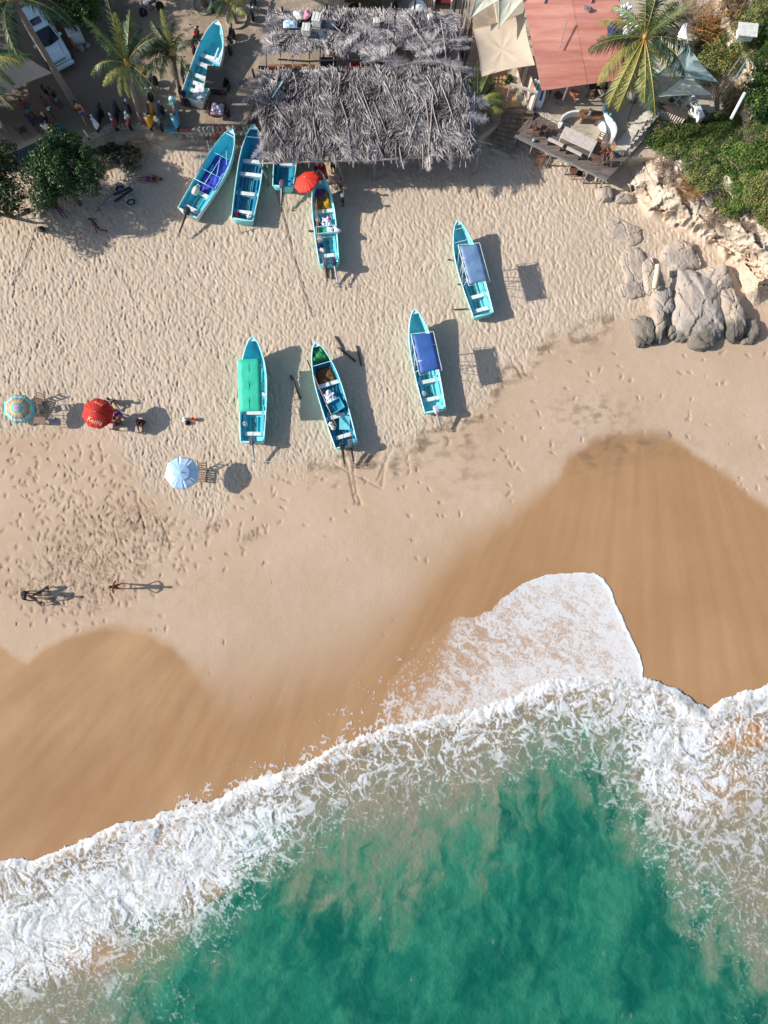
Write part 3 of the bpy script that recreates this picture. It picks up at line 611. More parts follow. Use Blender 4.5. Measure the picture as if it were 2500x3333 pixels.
def outboard(root, x=0., mats=('cowl_grey', 'black_plastic'), turn=0., tiller=True, out=1.15, up=0.):
    g = MB(); c, s = math.cos(turn), math.sin(turn)
    r = lambda p: (x+p[0]*c-p[1]*s, p[0]*s+p[1]*c, p[2])
    m = Matrix.Rotation(turn, 3, 'Z')
    base = MB().tube([r((0, .02, .92)), r((0, -.14, .86)), r((0, -.5*out, .66+up)), r((0, -.86*out, .50+up)), r((0, -out, .44+up))], [.09, .10, .075, .06, .075], 8)
    base.box(r((0, -.03, .74)), (.22, .14, .34), turn); base.add([r(p) for p in ((-.012, -out-.02, .40+up), (.012, -out-.02, .40+up), (.012, -out-.26, .30+up), (-.012, -out-.26, .30+up), (-.012, -out+.02, .2+up), (.012, -out+.02, .2+up))], [(0, 1, 2, 3), (0, 4, 5, 1), (3, 2, 5, 4)])
    leg = base.build('outboard_motor', [mats[1]], root, True)
    cw = MB()
    for i, (yy, w, z0, z1) in enumerate([(.30, .13, .88, 1.06), (.24, .17, .82, 1.14), (.02, .19, .80, 1.22), (-.18, .16, .82, 1.16), (-.26, .10, .86, 1.04)]):
        cw.add([r((sx*w*(.75 if z == z1 else 1), yy, z)) for z in (z0, z1) for sx in (-1, 1)], [])
        if i: n = i*4; cw.f += [(n-4, n-3, n+1, n), (n-2, n+2, n+3, n-1), (n-4, n, n+2, n-2), (n-3, n-1, n+3, n+1)]; cw.mi += [0]*4
    cw.f += [(0, 2, 3, 1), (16, 17, 19, 18)]; cw.mi += [0, 0]
    bevel(cw.build('cowling', [mats[0]], leg), .03, 2)
    MB().box(r((0, .1, 1.165)), (.26, .09, .04), turn).build('stripe', ['red_stripe'], leg)
    p = MB(); q = r((0, -out-.12, .44+up)); pm = m @ Matrix.Rotation(math.pi/2, 3, 'X')
    for k in range(3):
        a = k*2.1; p.add([Vector(q)+pm @ Vector((rr*math.cos(a+da), rr*math.sin(a+da), dz)) for rr, da, dz in ((.02, 0, -.02), (.13, -.45, -.03), (.14, .25, .03), (.03, .6, .02))], [(0, 1, 2, 3)])
    p.lathe([(.035, -.05), (.03, .08)], q, 6, 0, pm); p.build('propeller', ['grey_metal'], leg)
    if tiller: MB().tube([r((.05, .28, .98)), r((.12, .5, 1.0)), r((.16, .78, .98))], .018, 5).build('tiller_arm', ['black_plastic'], leg)
    return leg
def L2(root, v):
    c, s = math.cos(-root.rotation_euler[2]), math.sin(-root.rotation_euler[2]); d = Vector(v)-Vector(root.location)
    return Vector((d.x*c-d.y*s, d.x*s+d.y*c, d.z))
def canopy(root, corners, z, m, frame=True, legs='tripod', cloth_in=.93, name='canopy_cloth'):
    cs = [L2(root, W(px, py, z)) for px, py in corners]; cen = sum(cs, Vector())/4
    n = 10; mb = MB(); rnd = random.Random(int(corners[0][0]))
    q = [cen+(c-cen)*cloth_in for c in cs]
    vs = []
    for i in range(n+1):
        for j in range(n//2+1):
            u, v = i/n, j/(n//2); p = (q[0]*(1-v)+q[1]*v)*(1-u)+(q[3]*(1-v)+q[2]*v)*u
            p.z += .05*math.sin(u*math.pi*3)**2*(-1)+.03*math.sin(v*math.pi)+rnd.uniform(-.012, .012); vs.append(p)
    k = n//2+1; mb.add(vs, [(i*k+j, i*k+j+1, (i+1)*k+j+1, (i+1)*k+j) for i in range(n) for j in range(n//2)])
    o = mb.build(name, [m], root, 'full'); sd = o.modifiers.new('thick', 'SOLIDIFY'); sd.thickness = .012
    if frame:
        f = MB(); f.tube(cs+[cs[0]], .025, 6, 0, False)
        for u in (.33, .67):
            f.tube([cs[0].lerp(cs[3], u), cs[1].lerp(cs[2], u)], .02, 5)
        f.build('canopy_frame', ['white_paint'], root, 'full')
    pf = MB(); B = root['_B']/2-.04
    for s, (a, b) in ((-1, (0, 3)), (1, (1, 2))):
        for u in (.12, .42, .58, .88):
            t = cs[a].lerp(cs[b], u); yb = cen.y+(t.y-cen.y)*.55+(.5-u)*.2
            pf.tube([t, (s*B*.97, yb, .78)], .017, 5)
        pf.tube([cs[a].lerp(cs[b], .42), (s*B*.97, cen.y-.5, .78)], .015, 5)
    pf.build('canopy_pole', ['white_paint'], root, 'full')
    return cs
bH = boat('fishing_boat', 'turquoise open boat shaded by a bright green tarpaulin, single tilted motor', (821, 1438), (822, 1093), 1.86, benches=(.085, .29, .47), bars=())
outboard(bH, 0, ('cowl_grey', 'grey_metal'), .06)
canopy(bH, [(774, 1171), (849, 1167), (854, 1338), (777, 1341)], 1.95, 'green_tarp', False, cloth_in=1.)
o = MB(); cs = [L2(bH, W(px, py, 1.97)) for px, py in [(809, 1169), (811, 1340)]]; o.tube(cs, .014, 5); o.build('canopy_seam', ['green_tarp'], bH)
bI = boat('fishing_boat', 'blue open boat loaded with nets and white floats, two motors at its stern', (1128, 1450), (1026, 1112), 1.80, inner='deep_teal', benches=(.10, .30, .62), bars=(.80,))
outboard(bI, -.30, ('black_plastic', 'black_plastic'), -.18); outboard(bI, .28, ('cowl_grey', 'black_plastic'), -.12)
bG = boat('fishing_boat', 'turquoise open boat with a deep blue framed sun canopy and a pale motor', (1417, 1337), (1349, 1004), 1.72, inner='turquoise_paint', benches=(.13, .31, .5, .66), bars=(.955,))
outboard(bG, .06, ('cowl_pale', 'grey_metal'), .10)
canopy(bG, [(1338, 1087), (1411, 1079), (1439, 1205), (1366, 1221)], 2.3, 'blue_tarp')
bF = boat('fishing_boat', 'turquoise open boat under a faded grey-blue canopy, without a motor', (1574, 1024), (1489, 716), 1.70, inner='turquoise_paint', benches=(.07, .22, .42, .56), bars=(.92, .80))
canopy(bF, [(1491, 797.5), (1561, 790), (1596, 917), (1526, 929.5)], 2.3, 'grey_blue_tarp')
bE = boat('fishing_boat', 'narrow turquoise boat crammed with nets and floats beside the red umbrella', (1072, 858), (1037, 552), 1.62, inner='turquoise_paint', benches=(.11, .34, .62), bars=())
outboard(bE, -.28, ('cowl_grey', 'black_plastic'), -.03, out=1.1); outboard(bE, .34, ('cowl_navy', 'grey_metal'), .06, out=1.2)
bD = boat('fishing_boat', 'teal boat mostly hidden beneath the thatched shelter, grey motor showing', (921, 606), (940, 335), 1.70, inner='deep_teal', benches=(.32, .5), bars=())
outboard(bD, -.05, ('cowl_grey', 'black_plastic'), -.02)
bC = boat('fishing_boat', 'empty dark teal boat lying against the edge of the thatched shelter', (789, 714), (828, 403), 1.80, inner='deep_teal', benches=(.10, .31, .53, .68), bars=(.955, .88))
bB = boat('fishing_boat', 'white hulled boat filled with an indigo tarpaulin and folded blue frame', (611, 692), (758, 417), 1.86, inner='teal_paint', outer='white_paint', benches=(.07, .27), bars=(.93,))
outboard(bB, -.02, ('black_plastic', 'black_plastic'), .05, out=1.45)
bA = boat('fishing_boat', 'turquoise boat with white bow parked highest up behind the motor tricycle', (624, 322), (710, 64), 1.95, inner='teal_paint', outer='white_paint', rim='white_paint', benches=(.14, .24, .34, .5, .62), bars=(), ground=1.0, zb=1.45)
MB().box((.62, .56*7, .64), (.14, .16*7, .06)).box((.28, .56*7, .62), (.08, .14*7, .05)).build('side_seat', ['white_paint'], bA)
# ---- indigo tarp and folded frame in the white-hulled boat
def lumpy(poly_fn, nx, ny, seed, amp, z, base=.0):
    rnd = random.Random(seed); vs = []
    for i in range(nx+1):
        for j in range(ny+1):
            u, v = i/nx, j/ny; x, y = poly_fn(u, v); e = min(u, 1-u, v, 1-v)
            h = z+amp*(math.sin(u*9+seed)*math.cos(v*11+seed*2)+.6*math.sin(u*23+v*17+seed)+rnd.uniform(-.5, .5))*min(1, e*6)-base*max(0, .12-e)/.12
            vs.append((x, y, h))
    return vs, [(i*(ny+1)+j, (i+1)*(ny+1)+j, (i+1)*(ny+1)+j+1, i*(ny+1)+j+1) for i in range(nx) for j in range(ny)]
def heap(root_boat, name, label, cat, t0, t1, w0, w1, z, amp, m, seed, base=.2, x0=0., res=12, group=None):
    L, B = root_boat['_L'], root_boat['_B']; r = root_boat
    fn = lambda u, v: (x0+(u-.5)*B*(w0*(1-v)+w1*v), (t0+(t1-t0)*v)*L)
    vs, fs = lumpy(fn, res, int(res*1.4), seed, amp, z, base)
    c, s = math.cos(r.rotation_euler[2]), math.sin(r.rotation_euler[2])
    cx, cy = fn(.5, .5); org = Vector((r.location[0]+cx*c-cy*s, r.location[1]+cx*s+cy*c, r.location[2]+z-.1))
    mb = MB(); mb.add([(x-cx, y-cy, h-z+.1) for x, y, h in vs], fs)
    o = mb.build(name, m if isinstance(m, list) else [m], None, 'full'); o.location = org; o.rotation_euler = (0, 0, r.rotation_euler[2])
    sd = o.modifiers.new('thick', 'SOLIDIFY'); sd.thickness = .02
    return tag(o, label, cat, group)
heap(bB, 'folded_tarp', 'indigo plastic sheet spread inside the white hulled boat', 'tarp', .30, .76, .70, .80, .50, .05, 'indigo_tarp', 3, .08, res=16)
fr = MB(); L = bB['_L']
for y in (.36, .50, .72): fr.tube([(-.82, y*L, .86), (.80, y*L, .86)], .02, 5)
for x in (-.15, .0): pass
fr.tube([(0, .36*L, .87), (.0, .74*L, .87)], .02, 5); fr.tube([(-.8, .5*L, .86), (-1.25, .62*L, 1.3)], .02, 5); fr.tube([(-.84, .68*L, .9), (-1.2, .76*L, 1.35)], .02, 5)
fr.tube([(.45, .5*L, .88), (.1, .68*L, 1.1)], .02, 5); fr.tube([(.62, .66*L, .88), (.2, .78*L, 1.1)], .02, 5); fr.tube([(-.8, .36*L, .86), (-.8, .7*L, .86)], .02, 5); fr.tube([(.8, .36*L, .86), (.78, .7*L, .86)], .02, 5)
fr.build('folded_frame', ['rim_paint'], bB, 'full')
# ---- net heaps, sheets, floats
heap(bI, 'net_heap', 'brown fishing net heaped in the bow of the float-laden boat', 'net', .62, .80, .80, .72, .62, .05, 'net_brown', 5, .25)
heap(bI, 'green_sheet', 'crumpled dark green plastic sheet bundled over a bow', 'sheet', .83, 1.0, .75, .22, 1.25, .06, 'green_sheet', 6, .25)
heap(bE, 'net_heap', 'yellow and green net heaped behind the red umbrella', 'net', .63, .86, .88, .70, .66, .06, 'net_mixed', 8, .25)
heap(bE, 'purple_net', 'small purple net bunched on the yellow one by the umbrella', 'net', .76, .87, .42, .40, .78, .06, 'net_purple', 9, .2, -.1, res=8)
heap(bE, 'orange_cover', 'crumpled orange waterproof hung over the bow next to the red umbrella', 'waterproof', .93, 1.10, .5, .36, 1.48, .08, 'orange_cloth', 10, .45, .20)
def inboat(r, x, t, z):
    c, s = math.cos(r.rotation_euler[2]), math.sin(r.rotation_euler[2]); y = t*r['_L']
    return Vector((r.location[0]+x*c-y*s, r.location[1]+x*s+y*c, r.location[2]+z))
def bottle_proto():
    o = MB().lathe([(.02, -.17), (.085, -.165), (.095, -.10), (.095, .06), (.07, .12), (.03, .15), (.03, .19)], n=8).build('plastic_float', ['float_white'], None, 'full')
    return tag(o, '', 'float', '')
rnd = random.Random(4); bp = None
for bt, cen_, n, lab, grp, sx_, st_ in ((bI, (-.12, .485), 26, 'small white plastic float piled amidships under the long poles', 'white floats in the pole-carrying boat', .34, .065),
                                  (bE, (.12, .475), 26, 'small white plastic float piled in the boat near the green tray', 'white floats in the umbrella-side boat', .42, .06)):
    for k in range(n):
        lay = k//13
        if bp is None: bp = bottle_proto(); o = bp
        else: o = dup(bp)
        a, q = rnd.uniform(0, 6.28), math.sqrt(rnd.random())*(1-.25*lay)
        o.location = inboat(bt, cen_[0]+sx_*q*math.cos(a), cen_[1]+st_*q*math.sin(a), .56+.14*lay+rnd.uniform(-.03, .05))
        o.rotation_euler = (rnd.uniform(1.0, 1.9), rnd.uniform(-.4, .4), rnd.uniform(0, 6.28)); o.scale = (rnd.uniform(.85, 1.15),)*3
        o['label'] = lab; o['group'] = grp
def jerry(loc, rz, m, label, sc=1., name='jerry_can', cat='container', cap='red_stripe', rx=0):
    r = thing(name, label, cat, loc, rz); r.scale = (sc,)*3; r.rotation_euler[0] = rx
    b = MB().box((0, 0, .17), (.3, .22, .3)).box((0, 0, .34), (.2, .04, .05)).box((-.09, 0, .325), (.03, .04, .03)).box((.09, 0, .325), (.03, .04, .03)); bevel(b.build('body', [m], r), .03, 2)
    MB().lathe([(.035, 0), (.035, .05)], (.1, .06, .32), 8).build('cap', [cap], r); return r
def tank(loc, label, m='cream_plastic', sc=1.):
    r = thing('fuel_tank', label, 'container', loc); r.scale = (sc,)*3
    MB().lathe([(.12, 0), (.19, .03), (.20, .1), (.20, .22), (.15, .30), (.06, .33)], n=14).build('body', [m], r, True)
    MB().lathe([(.045, .3), (.05, .37)], (.0, 0, 0), 8).build('cap', ['black_plastic'], r); MB().tube([(-.1, 0, .3), (-.1, 0, .38), (.1, 0, .38), (.1, 0, .3)], .014, 5).build('handle', ['cream_plastic'], r); return r
tank(inboat(bH, -.60, .18, .40), 'white fuel tank at the stern of the green-tarped boat')
tank(inboat(bG, -.52, .195, .40), 'white fuel tank in the stern of the deep blue canopy boat')
t_ = tank(inboat(bB, -.42, .215, .62), 'white and green drum lying near the motor of the indigo-filled boat'); t_.rotation_euler = (1.2, 0, bB.rotation_euler[2]+3.0); t_.scale = (1.1, 1.1, 1.9)
tank(inboat(bI, -.60, .235, .5), 'yellowish ribbed drum in the stern of the two-motor net boat', sc=1.0); tank(inboat(bI, -.53, .20, .5), 'rearmost pale drum beside the transom of the pole-carrying boat', sc=.9)
tank(inboat(bE, -.45, .29, .6), 'round white bucket tank behind the green tray'); tank(inboat(bE, -.5, .52, .5), 'white tank by the left gunwale next to the pile of floats', sc=.9)
jerry(inboat(bE, -.48, .22, .5), bE.rotation_euler[2]+.5, 'navy_plastic', 'navy blue jerry can left of the hatch in the crammed boat')
jerry(inboat(bE, -.40, .165, .5), bE.rotation_euler[2]-.4, 'cream_plastic', 'cream jerry can ahead of the twin motors of the crammed boat')
jerry(inboat(bE, -.44, .45, .5), bE.rotation_euler[2]+.2, 'navy_plastic', 'navy blue container beside the floats in the crammed boat')
jerry(inboat(bE, .36, .505, .62), .6, 'pink_plastic', 'bright pink plastic jug among white floats', .7)
jerry(inboat(bC, .45, .035, .60), .3, 'white_paint', 'white box on the stern of the empty dark teal boat', 1.0)
def tray(bt, x, t, z, w, l, h, m, label, name='fish_tray', rz=0., im=None):
    r = thing(name, label, 'tray', inboat(bt, x, t, z), bt.rotation_euler[2]+rz)
    MB().box((0, 0, .02), (w, l, .04)).build('tray_floor', [im or m], r)
    o = MB()
    for s in (-1, 1): o.box((s*w/2, 0, h/2), (.035, l+.03, h)).box((0, s*l/2, h/2), (w-.04, .035, h*.995))
    o.build('tray_side', [m], r); return r
mat('tray_green', lin((42, 170, 130)), .5, .1)
tray(bE, .02, .375, .74, 1.32, .5, .22, 'rim_paint', 'shallow green tray set across the crammed boat', im='tray_green')
tray(bI, .05, .385, .76, 1.0, .75, .24, 'teal_paint', 'blue open box resting across the middle of the two-motor net boat', rz=.25, im='deep_teal')
o = MB().box((0, 0, 0), (.72, .95, .03)).build('loose_board', ['turquoise_paint']); o.location = inboat(bI, .32, .215, .66); o.rotation_euler = (0, .12, bI.rotation_euler[2]-.3); tag(o, 'loose pale blue board lying across the stern half of the two-motor net boat', 'board')
for k, (x, y) in enumerate([(.22, .375), (.30, .385), (.42, .37), (.36, .36)]):
    o = dup(bp, inboat(bE, x, y, .86)); o.rotation_euler = (1.3, .2, k*1.3); o['label'] = ('leftmost', 'topmost', 'rightmost', 'lowest')[k]+' of the clear bottles lying in the green tray'; o['group'] = 'bottles in the green tray'
for k, (x, y) in enumerate([(.78, .37), (.84, .35)]):
    o = dup(bp, inboat(bE, x, y, .86)); o.rotation_euler = (1.5, 0, k*.9+.8); o.scale = (1.4,)*3; o['label'] = ('upper', 'lower')[k]+' white float balanced on the right gunwale by the green tray'; o['group'] = 'floats on the gunwale'
# bundle of long poles
for k in range(4):
    a, b = W(1000+k*2.5, 1172+k*6, 1.02), W(1083+k*4, 1362+k*8, 1.05+.02*k)
    pl = thing('long_pole', ['dark-tipped pole lying outermost over the left gunwale of the net boat', 'pale bamboo pole in the middle of the bundle across the net boat', 'reddish pole of the bundle lying across the net boat', 'innermost pole of the bundle across the net boat'][k], 'pole', a)
    MB(a).tube([a, a.lerp(b, .35)+Vector((0, 0, .03)), b], [.028, .032, .02], 6).build('shaft', ['pole_wood'], pl); MB(a).tube([a, a.lerp(b, .2)], [.05, .04], 6).build('grip', ['dark_wood'], pl)
for k in range(2):
    a, b = W(1024+k*5, 640, .92), W(1036+k*4, 790, .90); o = MB(a).tube([a, b], .025, 6).build('long_pole', ['pole_wood'], None); o.location = a; tag(o, ['outer', 'inner'][k]+' slim pole laid along the left gunwale below the red umbrella', 'pole')
# purple rope heap
rp = MB(); rnd = random.Random(9); c0 = Vector((0, 0, 0)); pts = []
for k in range(150):
    a = k*.9+rnd.uniform(-.7, .7); r_ = rnd.uniform(.08, .3); pts.append((r_*math.cos(a), r_*math.sin(a)*.8, .02+.13*rnd.random()+.0008*k*(1-r_*2)))
rp.tube(pts, .012, 4)
for q in range(3): rp.tube([(-.05+.1*q, -.2, .1), (0+.1*q, -.42, .12), (.05*q, -.6, -.1), (.06*q+.1, -.8, -.5), (.3, -.95-.1*q, -.72)], .011, 4)
o = rp.build('rope_heap', ['purple_rope']); o.location = inboat(bC, -.42, .05, .62); o.rotation_euler = (0, 0, bC.rotation_euler[2]); tag(o, 'tangled purple rope spilling over the stern of the empty dark teal boat', 'rope')
# rollers, stakes, planks on the sand
def roller(a, b, r, label, cat='log', m='dark_wood', z=0.05, name='log_roller'):
    A, Bv = W(*a, z), W(*b, z); o = MB(A).tube([A, A.lerp(Bv, .3)+Vector((.01, .01, .01)), A.lerp(Bv, .7), Bv], [r, r*1.05, r*.9, r*.95], 8).build(name, [m], None, True); o.location = A; return tag(o, label, cat)
roller((1091, 1095), (1116, 1136), .07, 'short dark log roller nearest the green sheeted bow', 'log'); roller((1102, 1132), (1157, 1176), .075, 'longer slanting log roller crossing the boat shadow edge')
roller((1160, 1125), (1176, 1190), .06, 'notched upright log roller right of the slanting pair'); roller((946, 1222), (978, 1298), .07, 'lone log roller between the two lowest moored boats')
roller((1478, 1008), (1522, 1005), .05, 'thin roller sticking out left of the grey-blue canopy boat'); roller((1004, 852-100), (1028, 752), .06, 'short roller poking out from the crammed boat')
roller((1458, 845), (1470, 846), .05, 'small roller end beside the faded canopy boat bow'); roller((1490, 925), (1500, 927), .05, 'roller end peeping out amidships of the faded canopy boat')
roller((1057, 866), (1064, 905), .09, 'left board under the twin motors of the crammed boat', 'board', 'pole_wood', .03); roller((1076, 868), (1080, 908), .09, 'right board under the twin motors of the crammed boat', 'board', 'pole_wood', .03)
def rope(pts, label, r=.012, m='rope_dark', z=.04):
    P = [W(x, y, z) for x, y in pts]; o = MB(P[0]).tube(P, r, 4).build('mooring_rope', [m], None); o.location = P[0]; return tag(o, label, 'rope')
rope([(898, 618), (905, 640), (915, 680), (930, 740), (950, 820), (975, 900), (1000, 985), (1015, 1030)], 'long dark rope trailing down the beach from the hidden boat', .016)
rope([(1489, 722), (1450, 700), (1410, 680)], 'pale rope leading uphill from the faded canopy boat', .01, 'rope_pale'); rope([(1346, 1010), (1310, 985), (1282, 975)], 'pale rope leading left from the blue canopy boat bow', .01, 'rope_pale')
rope([(102, 775), (85, 830), (60, 890), (35, 930)], 'dark weathered line lying on the sand at far left', .02)
# chocks under the hulls so they rest on something solid
for b_ in (bA, bB, bC, bD, bE, bF, bG, bH, bI):
    L = b_['_L']
    MB().box((0, .2*L, .03), (.9, .16, .10)).build('hull_skid', ['dark_wood'], b_); MB().box((0, .6*L, .03), (.7, .16, .10)).build('hull_skid', ['dark_wood'], b_)
# ================================================================ PEOPLE AND DOGS
SK = {}
def skinmat(n, c): return mat('skin_'+n, lin(c), .6, .06, 6, spec=.3)
for n, c in (('tan', (150, 100, 72)), ('dark', (100, 64, 46)), ('light', (196, 142, 110))): skinmat(n, c)
def cloth(n, c): return mat('cloth_'+n, lin(c), .85, .12, 9, .006, 22, spec=.2)
for n, c in (('black', (30, 30, 36)), ('navy', (34, 38, 66)), ('white', (225, 228, 232)), ('purple', (100, 52, 140)), ('teal', (60, 160, 180)), ('red', (160, 44, 44)), ('grey', (120, 124, 130)), ('blue', (60, 90, 170)), ('brown', (90, 62, 48)), ('pink', (210, 150, 170)), ('maroon', (100, 34, 44))): cloth(n, c)
mat('hair_black', lin((24, 20, 20)), .6); mat('hair_fair', lin((206, 160, 96)), .6)
def skinned(name, pts, edges, radii, m, parent, lv=1):
    me = bpy.data.meshes.new(name); me.from_pydata([tuple(p) for p in pts], edges, []); me.materials.append(M(m))
    o = link(name, me, parent); o.modifiers.new('skin', 'SKIN'); me.skin_vertices.new() if not me.skin_vertices else None
    for i, r in enumerate(radii): me.skin_vertices[0].data[i].radius = (r, r) if not hasattr(r, '__len__') else r
    me.skin_vertices[0].data[0].use_root = True
    s = o.modifiers.new('smooth', 'SUBSURF'); s.levels = lv; s.render_levels = lv; return o
POSES = {
 'stand': dict(hip=.92, lean=0, kn=[(.10, .02, .48), (-.10, -.02, .48)], ft=[(.11, .0, .04), (-.11, -.02, .04)], el=[(.27, -.02, 1.12), (-.27, -.02, 1.12)], ha=[(.30, .10, .88), (-.30, .10, .88)]),
 'walk': dict(hip=.90, lean=.06, kn=[(.10, .24, .50), (-.10, -.04, .47)], ft=[(.10, .30, .05), (-.10, -.42, .08)], el=[(.25, -.18, 1.14), (-.25, .16, 1.14)], ha=[(.26, -.12, .9), (-.26, .34, 1.0)]),
 'akimbo': dict(hip=.92, lean=0, kn=[(.13, .02, .48), (-.13, -.02, .48)], ft=[(.17, .0, .04), (-.17, -.02, .04)], el=[(.42, -.06, 1.18), (-.42, -.06, 1.18)], ha=[(.20, .08, .98), (-.20, .08, .98)]),
 'bend': dict(hip=.86, lean=.55, kn=[(.12, .08, .46), (-.12, .04, .46)], ft=[(.14, .0, .04), (-.14, -.02, .04)], el=[(.26, .66, .86), (-.26, .66, .86)], ha=[(.2, .82, .64), (-.2, .82, .64)]),
 'sit': dict(hip=.46, lean=-.02, kn=[(.14, .44, .50), (-.14, .44, .48)], ft=[(.14, .48, .05), (-.14, .52, .05)], el=[(.28, .06, .72), (-.28, .06, .72)], ha=[(.18, .32, .60), (-.18, .32, .58)]),
 'sitground': dict(hip=.14, lean=.08, kn=[(.16, .40, .44), (-.16, .42, .40)], ft=[(.14, .72, .05), (-.14, .78, .05)], el=[(.30, .22, .36), (-.30, .22, .36)], ha=[(.10, .44, .46), (-.10, .44, .44)]),
}
def person(label, px, py, face, pose='stand', skin='tan', top=('black', True), bottom=('navy', .5), hair='hair_black', z=0., lie=False, cap=None, h=1.0, group=None):
    """face: heading in degrees (0 = +x). top = (cloth, sleeves) or None; bottom = (cloth, length of the legs)"""
    base = W(px, py, z); r = thing('person', label, 'person', base, R(face)-math.pi/2, group); r.scale = (h,)*3
    P = POSES[pose]; hp = P['hip']; ln = P['lean']
    pel = Vector((0, 0, hp)); ch = pel+Vector((0, ln*.75, .36*(1-.35*abs(ln)))); nk = ch+Vector((0, ln*.25, .20*(1-.4*abs(ln)))); hd = nk+Vector((0, .03+ln*.1, .11))
    top_ = hd+Vector((0, .01+ln*.05, .13))
    pts = [pel, pel+Vector((0, ln*.3, .15)), ch, nk, hd, top_]; ra = [(.15, .11), (.125, .10), (.165, .11), .055, (.078, .09), .06]; ed = [(0, 1), (1, 2), (2, 3), (3, 4), (4, 5)]
    V = lambda p: Vector(p)
    sl = []; th = []
    for k, s in enumerate((1, -1)):
        sh = ch+Vector((s*.19, 0, .10)); i = len(pts); el, ha = V(P['el'][k]), V(P['ha'][k]); tip = ha+(ha-el).normalized()*.10
        pts += [sh, el, ha, tip]; ra += [.058, .042, .032, (.035, .02)]; ed += [(2, i), (i, i+1), (i+1, i+2), (i+2, i+3)]
        th1 = tip+(ha-el).normalized()*-.06+Vector((-s*.045, .03, 0)); pts.append(th1); ra.append(.014); ed.append((i+2, i+4))
        sl.append((sh, sh.lerp(el, .75)))
    for k, s in enumerate((1, -1)):
        hj = pel+Vector((s*.09, 0, -.04)); i = len(pts); kn, ft = V(P['kn'][k]), V(P['ft'][k]); toe = ft+Vector((s*.03, .17, -.01)); an = ft+Vector((0, 0, .04))
        pts += [hj, kn, an, toe]; ra += [.092, .060, .042, (.042, .028)]; ed += [(0, i), (i, i+1), (i+1, i+2), (i+2, i+3)]; th.append((hj, kn, an))
    body = skinned('body', pts, ed, ra, 'skin_'+skin, r)
    if top:
        q = [pel+Vector((0, 0, .04)), pts[1], ch, nk-Vector((0, 0, .07))]; qr = [(.16, .125), (.145, .12), (.185, .128), .09]; qe = [(0, 1), (1, 2), (2, 3)]
        if top[1]:
            for a, b in sl: i = len(q); q += [a, a.lerp(b, .8)]; qr += [.075, .066]; qe += [(2, i), (i, i+1)]
        skinned('shirt', q, qe, qr, 'cloth_'+top[0], r)
    if bottom:
        q = [pel+Vector((0, 0, .0)), pel+Vector((0, 0, .09))]; qr = [(.165, .125), (.155, .118)]; qe = [(0, 1)]; f = bottom[1]
        for hj, kn, an in th:
            i = len(q); e = hj.lerp(kn, min(1, f*2)); q += [hj, e]; qr += [.108, .088]; qe += [(0, i), (i, i+1)]
            if f > .5: q.append(kn.lerp(an, (f-.5)*2)); qr.append(.065); qe.append((i+1, i+2))
        skinned('shorts' if f <= .5 else 'trousers', q, qe, qr, 'cloth_'+bottom[0], r)
    hm = MB().blob(hd+Vector((0, -.018, .055)), (.094, .112, .105), 1, .05, 10)
    hm.build('hair', [hair], r, 'full')
    f = MB(); fc = hd+Vector((0, .092, 0))
    f.blob(fc+Vector((0, .004, .01)), (.014, .022, .022), 1, 0, 6); f.build('nose', ['skin_'+skin], r)
    e = MB(); [e.blob(fc+Vector((s*.034, -.008, .04)), (.013, .010, .008), 1, 0, 6) for s in (-1, 1)]; e.build('eyes', ['hair_black'], r)
    if cap:
        MB().lathe([(.11, 0), (.11, .05), (.07, .10), (.02, .115)], top_+Vector((0, -.01, -.05)), 10).box(top_+Vector((0, .15, -.04)), (.15, .12, .015)).build('cap', ['cloth_'+cap], r)
    if lie: r.rotation_euler = (-math.pi/2, 0, R(face)-math.pi/2); r.location = base+Vector((0, 0, .14))
    return r
person('person in dark swimwear walking across the sand below the boat trailer', 333, 757, 200, 'walk', 'dark', ('black', False), ('black', .25))
person('person in a black shirt and purple shorts standing in the tree shade', 212, 706, 280, 'stand', 'dark', ('black', True), ('purple', .4))
q = person('person in red and purple shorts lying flat on the sand by the dark bush', 370, 583, 0, 'stand', 'tan', ('maroon', False), ('purple', .4), lie=True); q.rotation_euler = (-math.pi/2, 0, R(-90)); q.location = W(372, 585, .14)
q.rotation_euler = (math.pi/2, 0, math.pi/2); q.location = W(450, 582, .14)
person('bare-chested person in teal shorts standing left under the shady trees', 112, 386, 120, 'stand', 'dark', None, ('teal', .4), z=1.)
person('bare-chested person in white shorts among the shaded group', 178, 378, 130, 'walk', 'dark', None, ('white', .35), z=1.)
person('person in bright blue shorts at the right of the shaded group', 203, 350, 150, 'stand', 'dark', ('black', False), ('teal', .3), z=1.)
person('dark-clothed person beside the one in bright blue shorts', 180, 342, 60, 'stand', 'dark', ('black', True), ('grey', .4), z=1.)
person('person with fair shoulders and blue shorts crossing towards the scooters', 284, 395, 110, 'walk', 'light', ('brown', False), ('blue', .35), z=1., hair='hair_black')
person('person in a purple top seated at the shaded drinks table', 118, 418, 20, 'sit', 'dark', ('purple', True), ('navy', .5), z=1.)
person('fair-haired person in navy leaning over the shaded table', 168, 412, 190, 'sit', 'light', ('navy', True), ('navy', .5), hair='hair_fair', z=1.)
person('person in a white shirt seated with back to the left bush', 166, 438, 100, 'sit', 'tan', ('white', True), ('grey', .5), z=1.)
person('person in navy clothes leaning on the stern of the highest boat', 615, 352, 75, 'stand', 'tan', ('navy', True), ('navy', .95), z=1., h=1.05)
person('person in a white shirt and black shorts beside the net boat bow', 1118, 668, 170, 'stand', 'dark', ('white', True), ('black', .45))
person('person in purple top leaning over the bow under the thatch edge', 1052, 575, 230, 'bend', 'dark', ('purple', True), ('black', .5))
person('person in a grey shirt standing behind the orange waterproof', 1086, 562, 240, 'stand', 'tan', ('grey', True), ('black', .5))
